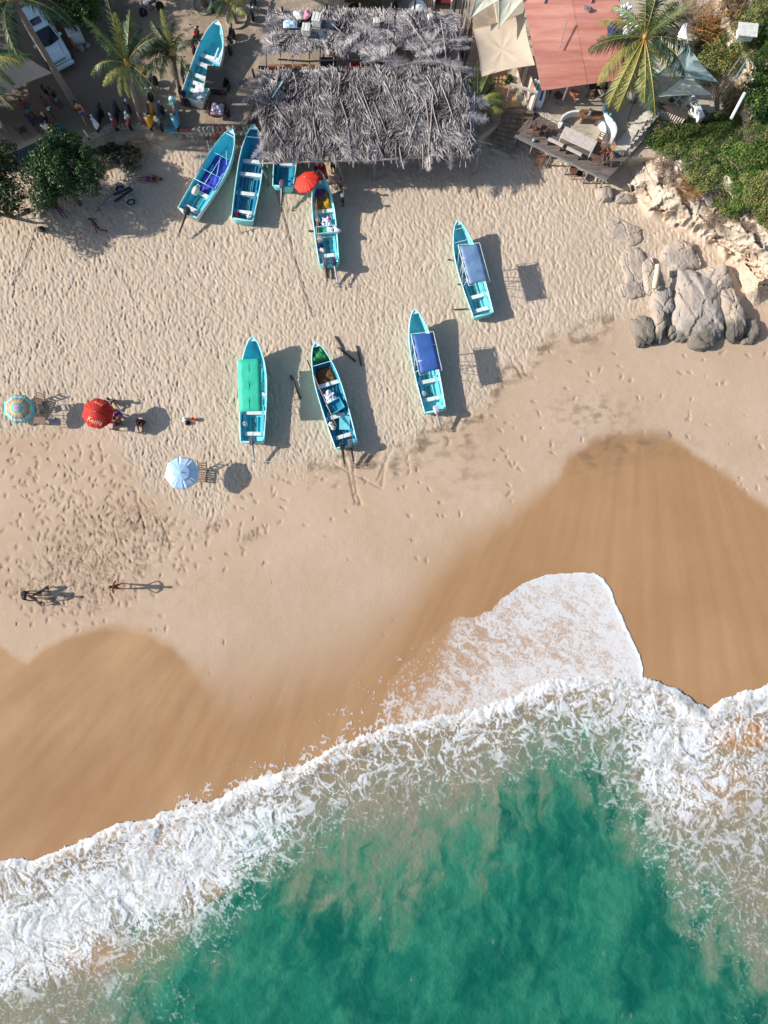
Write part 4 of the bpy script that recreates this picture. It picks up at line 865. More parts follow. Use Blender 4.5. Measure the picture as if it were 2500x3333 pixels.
person('bare-backed person standing in the dark under the thatch front', 1112, 632, 200, 'stand', 'dark', None, ('brown', .45))
person('person in a patterned purple wrap seated right of the red parasol', 402, 1352, 215, 'sit', 'tan', ('purple', True), ('purple', .5), cap='grey')
person('person in a pink top sitting low at the lower edge of the red parasol', 372, 1386, 60, 'sitground', 'tan', ('pink', True), ('purple', .4))
person('bare-backed person crouching between the pink and purple tops', 392, 1376, 120, 'sitground', 'tan', None, ('brown', .3))
person('person in a maroon top sitting alone in the parasol shadow', 466, 1372, 265, 'sitground', 'dark', ('maroon', True), ('black', .4))
person('person with pale shirt sitting behind the top of the red parasol', 368, 1306, 300, 'sitground', 'tan', ('white', True), ('grey', .4))
person('person in black bending towards two dogs on the lower beach', 98, 1930, 340, 'bend', 'dark', ('black', True), ('black', .4))
person('bare-chested person with hands on hips standing alone on lower sand', 398, 1908, 172, 'akimbo', 'tan', ('maroon', False), ('brown', .4))
def dog(label, px, py, face, m, sc=.75):
    r = thing('dog', label, 'dog', W(px, py), R(face)-math.pi/2); r.scale = (sc,)*3
    pts = [(0, -.36, .56), (0, -.05, .52), (0, .28, .55), (0, .46, .72), (0, .56, .82), (0, .76, .76), (0, -.5, .62), (0, -.74, .72)]
    ra = [.10, .115, .145, .08, .085, .035, .03, .018]; ed = [(1, 0), (1, 2), (2, 3), (3, 4), (4, 5), (0, 6), (6, 7)]
    pts = [pts[1], pts[0]]+pts[2:]; ra = [ra[1], ra[0]]+ra[2:]; ed = [(0, 1), (0, 2), (2, 3), (3, 4), (4, 5), (1, 6), (6, 7)]
    for s in (-1, 1):
        i = len(pts); o = .06*s
        pts += [(s*.09, -.36, .42), (s*.10, -.22+o, .32), (s*.10, -.42+o, .16), (s*.10, -.36+o, .02)]; ra += [.075, .045, .028, .03]; ed += [(1, i), (i, i+1), (i+1, i+2), (i+2, i+3)]
        i = len(pts); pts += [(s*.09, .28, .40), (s*.09, .30-o, .22), (s*.09, .32-o, .02)]; ra += [.055, .03, .03]; ed += [(2, i), (i, i+1), (i+1, i+2)]
    skinned('body', pts, ed, ra, m, r)
    for s in (-1, 1): MB().add([(s*.04, .52, .88), (s*.09, .54, .86), (s*.08, .50, .98), (s*.06, .56, .86)], [(0, 1, 2), (1, 3, 2), (3, 0, 2), (0, 3, 1)]).build('ear', [m], r)
mat('fur_dark', lin((62, 54, 52)), .9, .2, 8); mat('fur_grey', lin((104, 98, 96)), .9, .2, 8)
dog('dark dog standing nearest the water of the pair', 132, 1955, 140, 'fur_grey', .85); dog('darker dog facing the bending person from above', 152, 1920, 215, 'fur_dark', .85)
# ================================================================ PARASOLS
mat('red_canvas', lin((196, 38, 22)), .75, .07, 3, .004, 14, sub=.18); mat('coral_canvas', lin((232, 62, 46)), .7, .06, 3, .004, 14, sub=.2)
mat('pale_canvas', lin((205, 228, 248)), .7, .05, 3, .004, 14, sub=.12); mat('pale_canvas_b', lin((170, 208, 240)), .7, .05, 3, .004, 14, sub=.12)
for n, c in (('pink', (218, 178, 196)), ('cyan', (90, 205, 215)), ('yellow', (220, 208, 140)), ('blue', (110, 165, 205)), ('orange', (228, 170, 110))): mat('canvas_'+n, lin(c), .7, .05, 3, sub=.15)
mat('print_cream', lin((222, 190, 160)), .8, .03)
def parasol(name, label, apex, foot, z, rad, tilt=(0, 0), mats=('red_canvas',), rings=None, rot=0., drop=.42, vent=False, zfoot=0.):
    A = W(*apex, z); Fp = W(*foot, zfoot); r = thing(name, label, 'parasol', Fp, 0)
    loc = A-Fp; T = Matrix.Translation(loc) @ Matrix.Rotation(tilt[0], 4, 'X') @ Matrix.Rotation(tilt[1], 4, 'Y') @ Matrix.Rotation(rot, 4, 'Z')
    MB().tube([(0, 0, -.1), loc*.55, T @ Vector((0, 0, -.05)), T @ Vector((0, 0, .10))], .022, 8).build('pole', ['white_paint'], r, True)
    nr = 8
    for k in range(8):
        g = MB(); a0, a1 = k*math.pi/4, (k+1)*math.pi/4; cols = 4
        for i in range(nr+1):
            u = i/nr
            for j in range(cols+1):
                v = j/cols; rr = rad*u; ch = (1-v)*Vector((math.cos(a0), math.sin(a0), 0))+v*Vector((math.cos(a1), math.sin(a1), 0))
                sag = .035*u*math.sin(v*math.pi)
                p = ch*rr; p.z = -drop*u**1.7+.0-sag; g.v.append(T @ p)
        for i in range(nr):
            for j in range(cols):
                n0 = i*(cols+1)+j; g.f.append((n0, n0+cols+1, n0+cols+2, n0+1) if i else (n0, n0+cols+1, n0+cols+2)); g.mi.append(0 if rings is None else i % len(mats) if rings == 'all' else 0)
        mm = list(mats) if rings else [mats[k % len(mats)]]
        o = g.build('canopy_panel', mm, r, 'full'); s = o.modifiers.new('thick', 'SOLIDIFY'); s.thickness = .008
        rb = MB(); q = [T @ (Vector((math.cos(a0)*rad*u*.99, math.sin(a0)*rad*u*.99, -drop*u**1.7-.03))) for u in (.05, .35, .7, 1)]; rb.tube(q, .008, 4); rb.build('rib', ['grey_metal'], r)
    if vent:
        g = MB(); vs = [T @ Vector((0, 0, .03))]+[T @ Vector((math.cos(k*math.pi/4)*rad*.48, math.sin(k*math.pi/4)*rad*.48, -drop*.48**1.7+.03)) for k in range(8)]
        g.add(vs, [(0, 1+k, 1+(k+1) % 8) for k in range(8)]); g.build('vent_cap', [mats[-1]], r)
    MB().lathe([(.03, 0), (.03, .05), (.012, .10)], (0, 0, 0), 8, 0, None); o = MB(); c = T @ Vector((0, 0, .07)); o.blob(c, .035, 1, 0, 8); o.build('finial', ['white_paint'], r)
    return r, T
pk, TK = parasol('beach_parasol', 'red octagonal parasol lettered in cream on its panels', (309, 1341), (325, 1360), 2.05, 1.06, (.06, .05), ('red_canvas',), rot=R(10))
def letter(root, T, text, pos, size, rz, rad=1.06, drop=.42, shear=.35, wob=.03):
    cu = bpy.data.curves.new('print', 'FONT'); cu.body = text; cu.size = size; cu.shear = shear; cu.resolution_u = 2; cu.offset = .0
    to = bpy.data.objects.new('print', cu); C.objects.link(to); dg = bpy.context.evaluated_depsgraph_get(); me = bpy.data.meshes.new_from_object(to.evaluated_get(dg)); bpy.data.objects.remove(to)
    import bmesh
    bm = bmesh.new(); bm.from_mesh(me); bmesh.ops.triangulate(bm, faces=bm.faces); bmesh.ops.subdivide_edges(bm, edges=bm.edges, cuts=1); bm.to_mesh(me); bm.free()
    c, s = math.cos(rz), math.sin(rz); w0 = max(v.co.x for v in me.vertices)/2
    for v in me.vertices:
        x, y = v.co.x-w0, v.co.y-size*.3+wob*math.sin(v.co.x*9); X = pos[0]+x*c-y*s; Y = pos[1]+x*s+y*c; u = min(1, math.hypot(X, Y)/rad/.96)
        Q = T @ Vector((0, 0, 0)); # canopy frame is turned by rot: undo it so lettering reads across the panels
        p = T @ (Matrix.Rotation(-R(10), 4, 'Z') @ Vector((X, Y, -drop*u**1.7+.014))); v.co = p
    me.materials.append(M('print_cream')); return link('lettering', me, root)
letter(pk, TK, 'Kenia', (-.12, -.56), .44, R(-20)); letter(pk, TK, 'Kenia', (.12, .60), .28, R(165), shear=.2)
pr, _ = parasol('beach_parasol', 'parasol ringed in pastel pink, yellow and turquoise at far left', (53, 1327), (82, 1346), 1.95, 1.0, (.10, .16), ('canvas_pink', 'canvas_pink', 'canvas_cyan', 'canvas_yellow', 'canvas_orange', 'canvas_blue', 'canvas_yellow', 'canvas_cyan'), 'all', rot=R(22))
pw, _ = parasol('beach_parasol', 'white and pale blue parasol standing alone at the damp sand', (588, 1537), (628, 1561), 2.0, 1.14, (.03, .08), ('pale_canvas', 'pale_canvas', 'pale_canvas_b'), rot=R(12), vent=True, drop=.36)
pc, _ = parasol('beach_parasol', 'coral red parasol tilted over the bow of the crammed boat', (992, 578), (1032, 622), 2.3, .96, (-.18, -.28), ('coral_canvas',), rot=R(12), drop=.34)
# one more off to the left whose shadow reaches the picture
parasol('beach_parasol', 'blue parasol just outside the left edge', (-95, 1310), (-80, 1335), 2.0, 1.05, (0, .1), ('canvas_blue',))
# ================================================================ BEACH FURNITURE
mat('lounger_wood', lin((128, 104, 92)), .8, .2, 5, .006, 25); mat('red_brown_wood', lin((112, 78, 64)), .6, .2, 6, .004, 25); mat('orange_wood', lin((168, 108, 72)), .6, .2, 6)
mat('grey_green', lin((88, 108, 98)), .7, .15, 5)
def lounger(px, py, face, label, m='lounger_wood', L=1.5, w=.6, z=0., slats=9, back=.45):
    r = thing('beach_lounger', label, 'lounger', W(px, py, z), R(face)-math.pi/2)
    f = MB()
    for s in (-1, 1): f.box((s*w/2, 0, .28), (.05, L*.62, .05)).beam((s*w/2, L*.3, .28), (s*w/2, L*.62, .28+back), .05, .05)
    f.build('side_rail', [m], r)
    for s in (-1, 1):
        for t in (-.28, .28): MB().box((s*(w/2-.03), t*L, .13), (.05, .05, .26)).build('leg', [m], r)
    pr = None
    for k in range(slats):
        u = k/(slats-1)*.92; y = -L*.3+u*L*.9; z1 = .32
        if y > L*.3: q = (y-L*.3)/(L*.32); z1 = .32+back*q
        if pr is None: pr = o = MB().box((0, 0, 0), (w, L*.066, .02)).build('slat', [m], r)
        else: o = pr.copy(); C.objects.link(o)
        o.location = (0, min(y, L*.3)+max(0, y-L*.3)*.9, z1); o.rotation_euler = (.9 if y > L*.3 else 0, 0, 0)
    return r
lounger(661, 1548, 84, 'dark slatted wooden lounger beside the white parasol'); lounger(132, 1322, 70, 'brown slatted lounger half under the pastel ringed parasol')
lounger(140, 668, 290, 'grey green lounger with a towel in the shade of the left bush', 'grey_green', 1.6)
lounger(1757, 528, 65, 'red-brown slatted deck chair on the sand under the plank deck', 'red_brown_wood', 1.25, .55)
def table(px, py, rz, size, hh, m, label, z=0., legm=None, name='side_table', cat='table', round_=False, split=0):
    r = thing(name, label, cat, W(px, py, z), R(rz)); w, l = size
    if round_:
        MB().lathe([(w/2, hh-.04), (w/2, hh)], n=20).build('tabletop', [m], r)
        for k in range(3): a = k*2.1+.4; MB().tube([(.1*math.cos(a), .1*math.sin(a), hh-.05), (w*.4*math.cos(a), w*.4*math.sin(a), 0)], .022, 5).build('leg', [legm or m], r)
    else:
        if split:
            for k in range(split): MB().box((0, -l/2+(k+.5)*l/split, hh-.02), (w, l/split-.012, .04)).build('plank', [m], r)
        else: bevel(MB().box((0, 0, hh-.02), (w, l, .04)).build('tabletop', [m], r), .008)
        for sx_ in (-1, 1):
            for sy_ in (-1, 1): MB().box((sx_*(w/2-.06), sy_*(l/2-.06), (hh-.04)/2), (.05, .05, hh-.04)).build('leg', [legm or m], r)
    return r
table(140, 1373, 0, (.78, .46), .42, 'lounger_wood', 'low brown table between the pastel parasol and grey chair')
def chair(px, py, face, label, m='black_plastic', z=0., w=.46, group=None, slat=False, name='chair', cat='chair', sh=.44):
    r = thing(name, label, cat, W(px, py, z), R(face)-math.pi/2, group)
    bevel(MB().box((0, 0, sh), (w, w, .035)).build('seat', [m], r), .01)
    b = MB().beam((-w/2+.02, -w/2, sh), (-w/2+.02, -w/2-.14, sh+.46), .035, .035).beam((w/2-.02, -w/2, sh), (w/2-.02, -w/2-.14, sh+.46), .035, .035)
    for k in range(3): b.beam((-w/2+.03, -w/2-.05-.035*k, sh+.17+.12*k), (w/2-.03, -w/2-.05-.035*k, sh+.17+.12*k), .02, .08)
    b.build('backrest', [m], r)
    for sx_ in (-1, 1):
        for sy_ in (-1, 1): MB().tube([(sx_*(w/2-.03), sy_*(w/2-.03), sh), (sx_*(w/2-.01), sy_*(w/2+.02), 0)], .018, 5).build('leg', [m], r)
    return r
chair(195, 1377, 330, 'grey slatted folding chair in the shadow left of the red parasol', 'grey_metal'); chair(148, 1330, 200, 'dark chair with cloth behind the pastel parasol shadow', 'black_plastic')
chair(388, 1392, 80, 'small dark chair among the people at the red parasol', 'dark_wood'); chair(100, 700, 100, 'dark folding chair with white frame under the left bush', 'black_plastic'); chair(8, 425, 200, 'white plastic chair at the left edge under the trees', 'white_paint', 1.)
chair(85, 438, 30, 'dark brown chair beside the shaded seated group', 'dark_wood', 1.)
table(145, 418, 10, (.9, .6), .72, 'dark_wood', 'dark drinks table in the middle of the shaded group', 1.)
o = MB().blob((0, 0, .12), (.18, .22, .14), 3, .2).build('cloth_bag', ['cloth_teal'], None, 'full'); o.location = W(200, 428, 1.); o.scale = (1.6, 1.6, 2); tag(o, 'bright teal cloth bundle at the top of the left bush', 'bundle')
def bucket(px, py, label, m, z=0.):
    r = thing('bucket', label, 'bucket', W(px, py, z)); MB().lathe([(.10, 0), (.14, .26), (.15, .27), (.13, .26), (.095, .02)], n=12).build('body', [m], r, True); MB().tube([(-.14, 0, .25), (-.1, .02, .38), (0, .03, .42), (.1, .02, .38), (.14, 0, .25)], .008, 4).build('handle', ['white_paint'], r); return r
bucket(632, 1366, 'orange sand bucket beside a small pile of clothes', 'orange_plastic')
o = MB().blob((0, 0, .1), (.2, .16, .11), 5, .3).build('towel_heap', ['cloth_white'], None, 'full'); o.location = W(603, 1366); tag(o, 'white towel heaped left of the orange bucket', 'towel')
o = MB().blob((0, 0, .1), (.17, .15, .12), 6, .3).build('bag', ['cloth_black'], None, 'full'); o.location = W(612, 1378); tag(o, 'black bag between white towel and orange bucket', 'bag')
o = MB().blob((0, 0, .1), (.3, .22, .13), 7, .3).build('rock', ['dark_wood'], None, 'full'); o.location = W(137, 748); tag(o, 'small brown lump of wood on the sand below the shaded lounger', 'driftwood')
table(183, 652, 0, (.6, .3), .3, 'cream_plastic', 'small pale stand beside the person in purple shorts'); table(1857, 575, 20, (.62, .62), .72, 'red_brown_wood', 'round red-brown table on the sand at the deck edge', round_=True)
chair(1880, 578, 160, 'small dark stool chair beside the round red-brown table', 'dark_wood')
# ---------------------------------------------------------------- boat trailer
tl = thing('boat_trailer', 'galvanised boat trailer with two wheels standing in the tree shade', 'trailer', W(350, 668), 0)
def tp(px, py, z): return W(px, py, z)-Vector(tl.location)
f = MB(); hitch = tp(322, 680, .45); fork = tp(332, 668, .5); la = tp(362, 636, .5); lb = tp(424, 606, .5); ra_ = tp(388, 660, .5); rb_ = tp(434, 628, .5)
for a, b in ((hitch, fork), (fork, la), (la, lb), (fork, ra_), (ra_, rb_), (la.lerp(lb, .35), ra_.lerp(rb_, .1)), (lb, rb_), (la.lerp(lb, .8), ra_.lerp(rb_, .75))): f.beam(a, b, .07, .09)
f.build('frame', ['galvanised'], tl); f = MB(); f.beam(la.lerp(lb, .1)+Vector((.1, -.1, .12)), lb+Vector((.1, -.18, .12)), .10, .10).beam(ra_.lerp(rb_, -.3)+Vector((0, .22, .12)), rb_+Vector((0, .22, .12)), .10, .10); f.build('bunk', ['black_plastic'], tl)
for px, py, zz in ((389, 612, .33), (425, 655, .33)):
    c = tp(px, py, zz); d_ = Matrix.Rotation(R(-27)+math.pi/2, 3, 'Z'); mm = d_ @ Matrix.Rotation(math.pi/2, 3, 'Y') if False else Matrix.Rotation(R(27), 3, 'Z') @ Matrix.Rotation(math.pi/2, 3, 'X')
    w_ = MB().lathe([(.18, -.08), (.29, -.09), (.31, -.05), (.31, .05), (.29, .09), (.18, .08)], c, 16, 0, mm).build('wheel', ['black_plastic'], tl, True); MB().lathe([(.17, -.085), (.05, -.10), (.05, .10), (.17, .085)], c, 12, 0, mm).build('rim', ['galvanised'], w_)
    g = MB(); n = 8; vs = []
    for i in range(n+1):
        a = math.pi*i/n
        for yy in (-.13, .13): vs.append(c+mm @ Vector((.38*math.cos(a), .38*math.sin(a), yy)))
    g.add(vs, [(2*i, 2*i+2, 2*i+3, 2*i+1) for i in range(n)]); g.build('mudguard', ['galvanised'], tl)
j = MB(); j.tube([hitch, tp(312, 690, .05)], .03, 6).tube([hitch+Vector((0, 0, .3)), hitch+Vector((0, 0, -.2))], .025, 6); j.build('jockey_stand', ['black_plastic'], tl)
# ================================================================ PALMS, TREES, BUSHES
mat('palm_leaf', lin((84, 108, 54)), .45, .3, 1.5, spec=.5, sub=.22, col2=lin((44, 68, 34)), hue=.015)
mat('palm_leaf_dark', lin((48, 72, 42)), .5, .25, 1.5, spec=.4, sub=.15, col2=lin((32, 58, 26)), hue=.02)
mat('palm_leaf_gold', lin((142, 140, 78)), .5, .25, 1.5, spec=.4, sub=.25, col2=lin((88, 106, 52)), hue=.02)
mat('palm_rib', lin((176, 146, 66)), .5, .15, 3); mat('palm_trunk', lin((132, 118, 108)), .9, .25, 7, .02, 14, stretch=(1, 1, 3)); mat('coconut', lin((190, 130, 50)), .5, .3)
mat('dead_frond', lin((160, 152, 150)), .9, .25, 2.5, col2=lin((108, 102, 106)), sub=.05); mat('dead_rib', lin((178, 168, 162)), .9, .25, 4)
def frond_mesh(name, L, droop, lw, n, mats, seed, lift=.3, curl=.0, ragged=0., hang=.4, twist=0., ribw=.028, wid=1.0):
    rnd = random.Random(seed); mb = MB(); rib = []
    K = 10
    def pos(u):
        return Vector((L*(u-.10*droop*u*u*u), curl*L*u*u*.35, L*(lift*u-droop*.75*u*u)))
    rib = [pos(i/K) for i in range(K+1)]
    mb.tube(rib, [ribw*(1-.85*i/K)+.004 for i in range(K+1)], 4, 1)
    for i in range(n):
        u = .10+.89*(i+.5)/n; p = pos(u); t = (pos(min(1, u+.02))-pos(u-.02)).normalized()
        env = math.sin(min(1, (u*.93+.10))*math.pi)**.55 if u < 1 else .3
        for s in (-1, 1):
            if rnd.random() < ragged*.4: continue
            ln = lw*env*rnd.uniform(1-.25-ragged*.5, 1.1); fw = .45+.55*u+rnd.uniform(-.12, .12)*(1+2*ragged)
            side = Vector((-t.y, t.x, 0)).normalized()*s
            d = (side+t*fw).normalized(); hg = hang*rnd.uniform(.6, 1.4)
            w = (.040+.02*rnd.random())*(1+.3*ragged)*wid; b0 = p-t*w*.6; b1 = p+t*w*.6
            m1 = p+d*ln*.55+Vector((0, 0, (.05-hg*.30)*ln))+Vector((rnd.uniform(-1, 1), rnd.uniform(-1, 1), rnd.uniform(-1, 1)))*.05*ragged
            e = p+d*ln*(1-.1*hg)+Vector((0, 0, -hg*.75*ln))+Vector((rnd.uniform(-1, 1), rnd.uniform(-1, 1), rnd.uniform(-.3, .6)))*.16*ragged
            mb.add([b0, b1, m1+t*w*.55, m1-t*w*.55, e], [(0, 1, 2, 3), (3, 2, 4)], 0)
    return mb.mesh(name, mats)
FR = {}
for key, ms in (('green', ('palm_leaf', 'palm_rib')), ('dark', ('palm_leaf_dark', 'palm_rib')), ('gold', ('palm_leaf_gold', 'palm_rib'))):
    FR[key] = [frond_mesh('frond_'+key, 1.0*3, dr, .72, 50, ms, 10+i, li, cu, .22, hg, wid=.8, ribw=.020) for i, (dr, li, cu, hg) in enumerate([(.45, .45, .2, .6), (.7, .55, -.25, .8), (.95, .6, .12, .95), (.25, .75, -.1, .5)])]
def palm(label, base, crown, zc, fronds, key='green', z0=0., size=1., r0=.17, r1=.11, name='palm_tree', cat='palm tree', nuts=True, bend=.3):
    Bv = W(*base, z0); Cv = W(*crown, zc); r = thing(name, label, cat, Bv); D = Cv-Bv
    pts = []; K = 9
    for i in range(K+1):
        u = i/K; pts.append(Vector((D.x*(u**(1+bend)), D.y*(u**(1+bend)), D.z*u)))
    MB().tube(pts, [r0*(1.35 if i == 0 else 1)*(1-u_)+r1*u_+(.012 if i % 2 else 0) for i, u_ in enumerate([i/K for i in range(K+1)])], 9).build('trunk', ['palm_trunk'], r, 'full')
    rnd = random.Random(int(base[0]))
    for i, fdef in enumerate(fronds):
        az, el, ln = fdef[:3]; k2 = fdef[3] if len(fdef) > 3 else key
        me = FR[k2][rnd.randrange(3) if el < .8 else 3]
        o = link('frond', me, r); o.location = D+Vector((0, 0, -.05)); s = ln/3.*size; o.scale = (s, s*rnd.uniform(.85, 1.1), s)
        o.rotation_euler = (rnd.uniform(-.35, .35), -el+.35, R(az))
    if nuts:
        for k in range(4):
            a = rnd.uniform(0, 6.28); MB().blob(D+Vector((.2*math.cos(a), .2*math.sin(a), -.22)), (.10, .10, .12), k, .05, 8).build('coconut', ['coconut'], r, 'full')
    cs = MB(); cs.lathe([(.10*size, -.25), (.17*size, -.05), (.12*size, .18), (.05*size, .3)], D, 8); cs.build('crown_shaft', ['palm_rib'], r, 'full')
    return r
def ring(n, ln, seed, el=(-.1, .6), key=None, a0=0., a1=360.):
    rnd = random.Random(seed); out = []
    for i in range(n): q = (a0+(a1-a0)*i/n+rnd.uniform(-12, 12), rnd.uniform(*el), ln*rnd.uniform(.82, 1.1)); out.append(q+((rnd.choice(key),) if key else ()))
    return out
K3 = ['green', 'dark', 'dark', 'green', 'gold']
palm('coconut palm with golden lower fronds standing behind the red scooter', (466, 405), (413, 205), 5.9, ring(11, 2.9, 1, (.2, .9), ['green', 'dark', 'green'], 10, 190)+[(205, .0, 2.2, 'gold'), (232, -.15, 2.1, 'gold'), (255, -.2, 2.0, 'gold'), (300, -.1, 2.1, 'green'), (325, 0, 2.5, 'dark'), (350, .1, 2.3, 'green'), (100, 1.1, 2.4, 'gold')], z0=1., r0=.16)
palm('darker shorter palm close to the highest boat', (595, 335), (562, 172), 4.6, ring(9, 2.2, 2, (.1, .8), ['dark', 'dark', 'green'])+ring(8, 2.4, 3, (.3, 1.0), ['dark'], 90, 270)+[(75, 1.1, 2.2, 'gold')], 'dark', 1., r0=.16)
palm('tall leaning palm at the top left above the white car', (250, 350), (38, -10), 8.6, [q for q in ring(16, 3.6, 4, (-.2, .6), K3) if not (285 < q[0] < 345)], z0=1., r0=.24, r1=.15, bend=.1)
palm('palm whose fronds enter from the left edge above the sail', (-60, 420), (-75, 215), 6.8, ring(15, 3.2, 5, (-.2, .6), K3), z0=1.)
palm('large coconut palm overhanging the pink roof', (2062, 330), (2100, 120), 7.2, [(190, .15, 3.6, 'dark'), (212, .0, 3.7, 'gold'), (238, -.1, 4.2, 'gold'), (250, -.1, 4.2, 'gold'), (272, -.1, 3.6, 'gold'), (284, -.15, 4.6, 'green'), (335, 0, 3.8, 'dark'), (318, -.1, 3.4, 'gold'), (160, .3, 3.2, 'gold'), (175, .2, 3.0, 'green'), (140, .6, 3, 'green'), (20, .3, 3.4, 'dark'), (45, .5, 3.4, 'green'), (70, .8, 3.2, 'green'), (95, .9, 3.4, 'green'), (115, .8, 3.0, 'gold'), (355, .2, 3.6, 'dark'), (5, .9, 2.6, 'green'), (250, .9, 2.4, 'green')], z0=1.25, r0=.18)
palm('low bushy palm squeezed between the thatched shelter and the ramp', (1560, 385), (1552, 335), 2.2, ring(9, 2.2, 7, (.3, 1.1), ['green', 'gold', 'dark'], 20, 200)+[(340, .2, 2.0, 'gold'), (320, .1, 1.8, 'dark'), (355, .5, 2.1, 'green'), (10, .7, 2, 'gold'), (270, .2, 1.5, 'dark')], z0=.6, nuts=False, r0=.14)
palm('small palm with straw fronds above the top boat', (770, 76), (742, 5), 3.1, ring(9, 1.7, 8, (-.2, .5), ['gold', 'green']), z0=1., nuts=False, r0=.12)
palm('palm at the top edge left of the white boat', (560, -160), (520, -260), 6.5, ring(14, 3.2, 9, (-.1, .6), K3), z0=1.)
palm('palm beyond the upper right edge of the pink roof', (2250, -150), (2290, -260), 8, ring(14, 3.4, 10, (-.1, .6), K3), z0=3.)
# ---- leafy crowns: many small leaves through a lumpy volume
mat('leaf_dark', lin((38, 70, 28)), .5, .35, .9, spec=.35, sub=.2, col2=lin((26, 54, 22))); mat('leaf_mid', lin((104, 128, 60)), .5, .35, .9, spec=.35, sub=.22, col2=lin((50, 82, 30)))
mat('leaf_olive', lin((142, 144, 92)), .6, .35, .9, spec=.3, sub=.2, col2=lin((98, 108, 62))); mat('twig', lin((150, 132, 116)), .9, .3, 3, col2=lin((100, 86, 72))); mat('dry_leaf', lin((172, 128, 76)), .8, .3, 2, sub=.15)
mat('bark', lin((112, 92, 76)), .9, .25, 6, .02, 14)
def leaves_mesh(name, lobes, n, size, mats, seed, fill=.35, pick=(1,)):
    """n two-triangle leaves on and inside overlapping lobes; numpy built"""
    g = np.random.default_rng(seed); Lb = np.array(lobes, float); vol = (Lb[:, 3]*Lb[:, 4]*Lb[:, 5])**.66; k = g.choice(len(Lb), n, p=vol/vol.sum())
    d = g.normal(size=(n, 3)); d /= np.linalg.norm(d, axis=1)[:, None]; d[:, 2] = np.abs(d[:, 2])*1.0-.25*(g.random(n) < .4)
    rr = 1-fill*g.random(n)**1.5; rr *= 1+.16*fbm(d[:, 0]*3+k*7, d[:, 1]*3+d[:, 2]*2, 3, seed)+.06*g.normal(size=n)
    c = Lb[k, :3]+d*Lb[k, 3:6]*rr[:, None]
    nrm = d+g.normal(size=(n, 3))*.55; nrm /= np.linalg.norm(nrm, axis=1)[:, None]
    a = np.cross(nrm, g.normal(size=(n, 3))); a /= np.linalg.norm(a, axis=1)[:, None]; b = np.cross(nrm, a)
    s = size*(.6+.8*g.random(n))[:, None]
    v = np.stack([c-a*s, c-b*s*.42+nrm*s*.12, c+a*s, c+b*s*.42+nrm*s*.12], 1).reshape(-1, 3)
    me = bpy.data.meshes.new(name); me.vertices.add(4*n); me.vertices.foreach_set('co', v.astype(np.float32).ravel())
    me.loops.add(4*n); me.loops.foreach_set('vertex_index', np.arange(4*n, dtype=np.int32)); me.polygons.add(n); me.polygons.foreach_set('loop_start', np.arange(0, 4*n, 4, dtype=np.int32)); me.update(calc_edges=True)
    for m in mats: me.materials.append(M(m))
    if len(mats) > 1:
        cl_ = fbm(c[:, 0]*.9+seed, c[:, 1]*.9, 3, seed+5); idx = np.zeros(n, np.int32); th = [x for x in pick]
        for i, t in enumerate(th): idx[(cl_+.25*g.normal(size=n)) > t] = i+1
        me.polygons.foreach_set('material_index', idx)
    return me
def lobes(cx, cy, z0, rx, ry, h, n, seed, flat=1.):
    rnd = random.Random(seed); out = [(cx, cy, z0+h*.45, rx*.75, ry*.75, h*.55)]
    for i in range(n):
        a = i*2.4+rnd.uniform(-.4, .4); q = math.sqrt((i+.6)/n)*rnd.uniform(.6, 1.02); s = rnd.uniform(.18, .44)
        out.append((cx+rx*q*math.cos(a), cy+ry*q*math.sin(a), z0+h*(.45+.32*(1-q)+rnd.uniform(-.1, .16)), rx*s, ry*s, h*s*flat))
    return out
def tree(name, label, cat, px, py, z0, rx, ry, h, n, size, mats, seed, pick=(.15,), trunk=True, lean=(0, 0), ntr=2, group=None, nl=13):
    b = W(px, py, z0); r = thing(name, label, cat, b, 0, group)
    me = leaves_mesh('crown', lobes(lean[0], lean[1], .35*h if trunk else 0., rx, ry, h*.75, nl, seed), n, size, mats, seed, pick=pick); link('crown', me, r)
    rnd = random.Random(seed); t = MB()
    for k in range(ntr):
        a = rnd.uniform(0, 6.28); e = Vector((lean[0]+rx*.45*math.cos(a), lean[1]+ry*.45*math.sin(a), h*.7))
        m_ = e*.5+Vector((rnd.uniform(-.3, .3), rnd.uniform(-.3, .3), 0)); t.tube([(0, 0, -.1), m_, e], [.14, .10, .04], 7)
        for q in range(5):
            a2 = rnd.uniform(0, 6.28); t.tube([m_.lerp(e, .3+.15*q), m_.lerp(e, .5+.1*q)+Vector((rx*.4*math.cos(a2), ry*.4*math.sin(a2), .25*h))], [.05, .015], 5)
    t.build('trunk', ['bark'], r, 'full'); return r
tree('leafy_tree', 'dark round leafy tree on the sand between the wall and trailer', 'tree', 258, 662, .1, 2.5, 2.9, 3.2, 16000, .095, ['leaf_dark', 'leaf_mid'], 41, (.62,), lean=(.1, .8), nl=22)
tree('leafy_tree', 'dark leafy tree cut off by the left edge below the wall', 'tree', 42, 705, .1, 2.9, 3.5, 3.3, 16000, .095, ['leaf_dark', 'leaf_mid'], 42, (.58,), lean=(-.5, .8), nl=20)
tree('leafy_tree', 'tall tree outside the left edge beyond the small parasol line', 'tree', -200, 450, .1, 2.6, 2.2, 5.6, 14000, .16, ['leaf_dark', 'leaf_mid'], 50, (.3,))
tree('shrub', 'low dark shrub growing on the eroded bank under the stone wall', 'shrub', 410, 520, .2, 1.7, 1.0, .9, 2600, .08, ['leaf_dark', 'twig'], 43, (.1,), trunk=False, ntr=1)
tree('leafy_tree', 'dense green hedge bush right of the white car', 'bush', 285, 100, 1., 2.1, 2.0, 2.2, 9000, .09, ['leaf_dark', 'leaf_mid'], 44, (.3,), lean=(.3, .3))
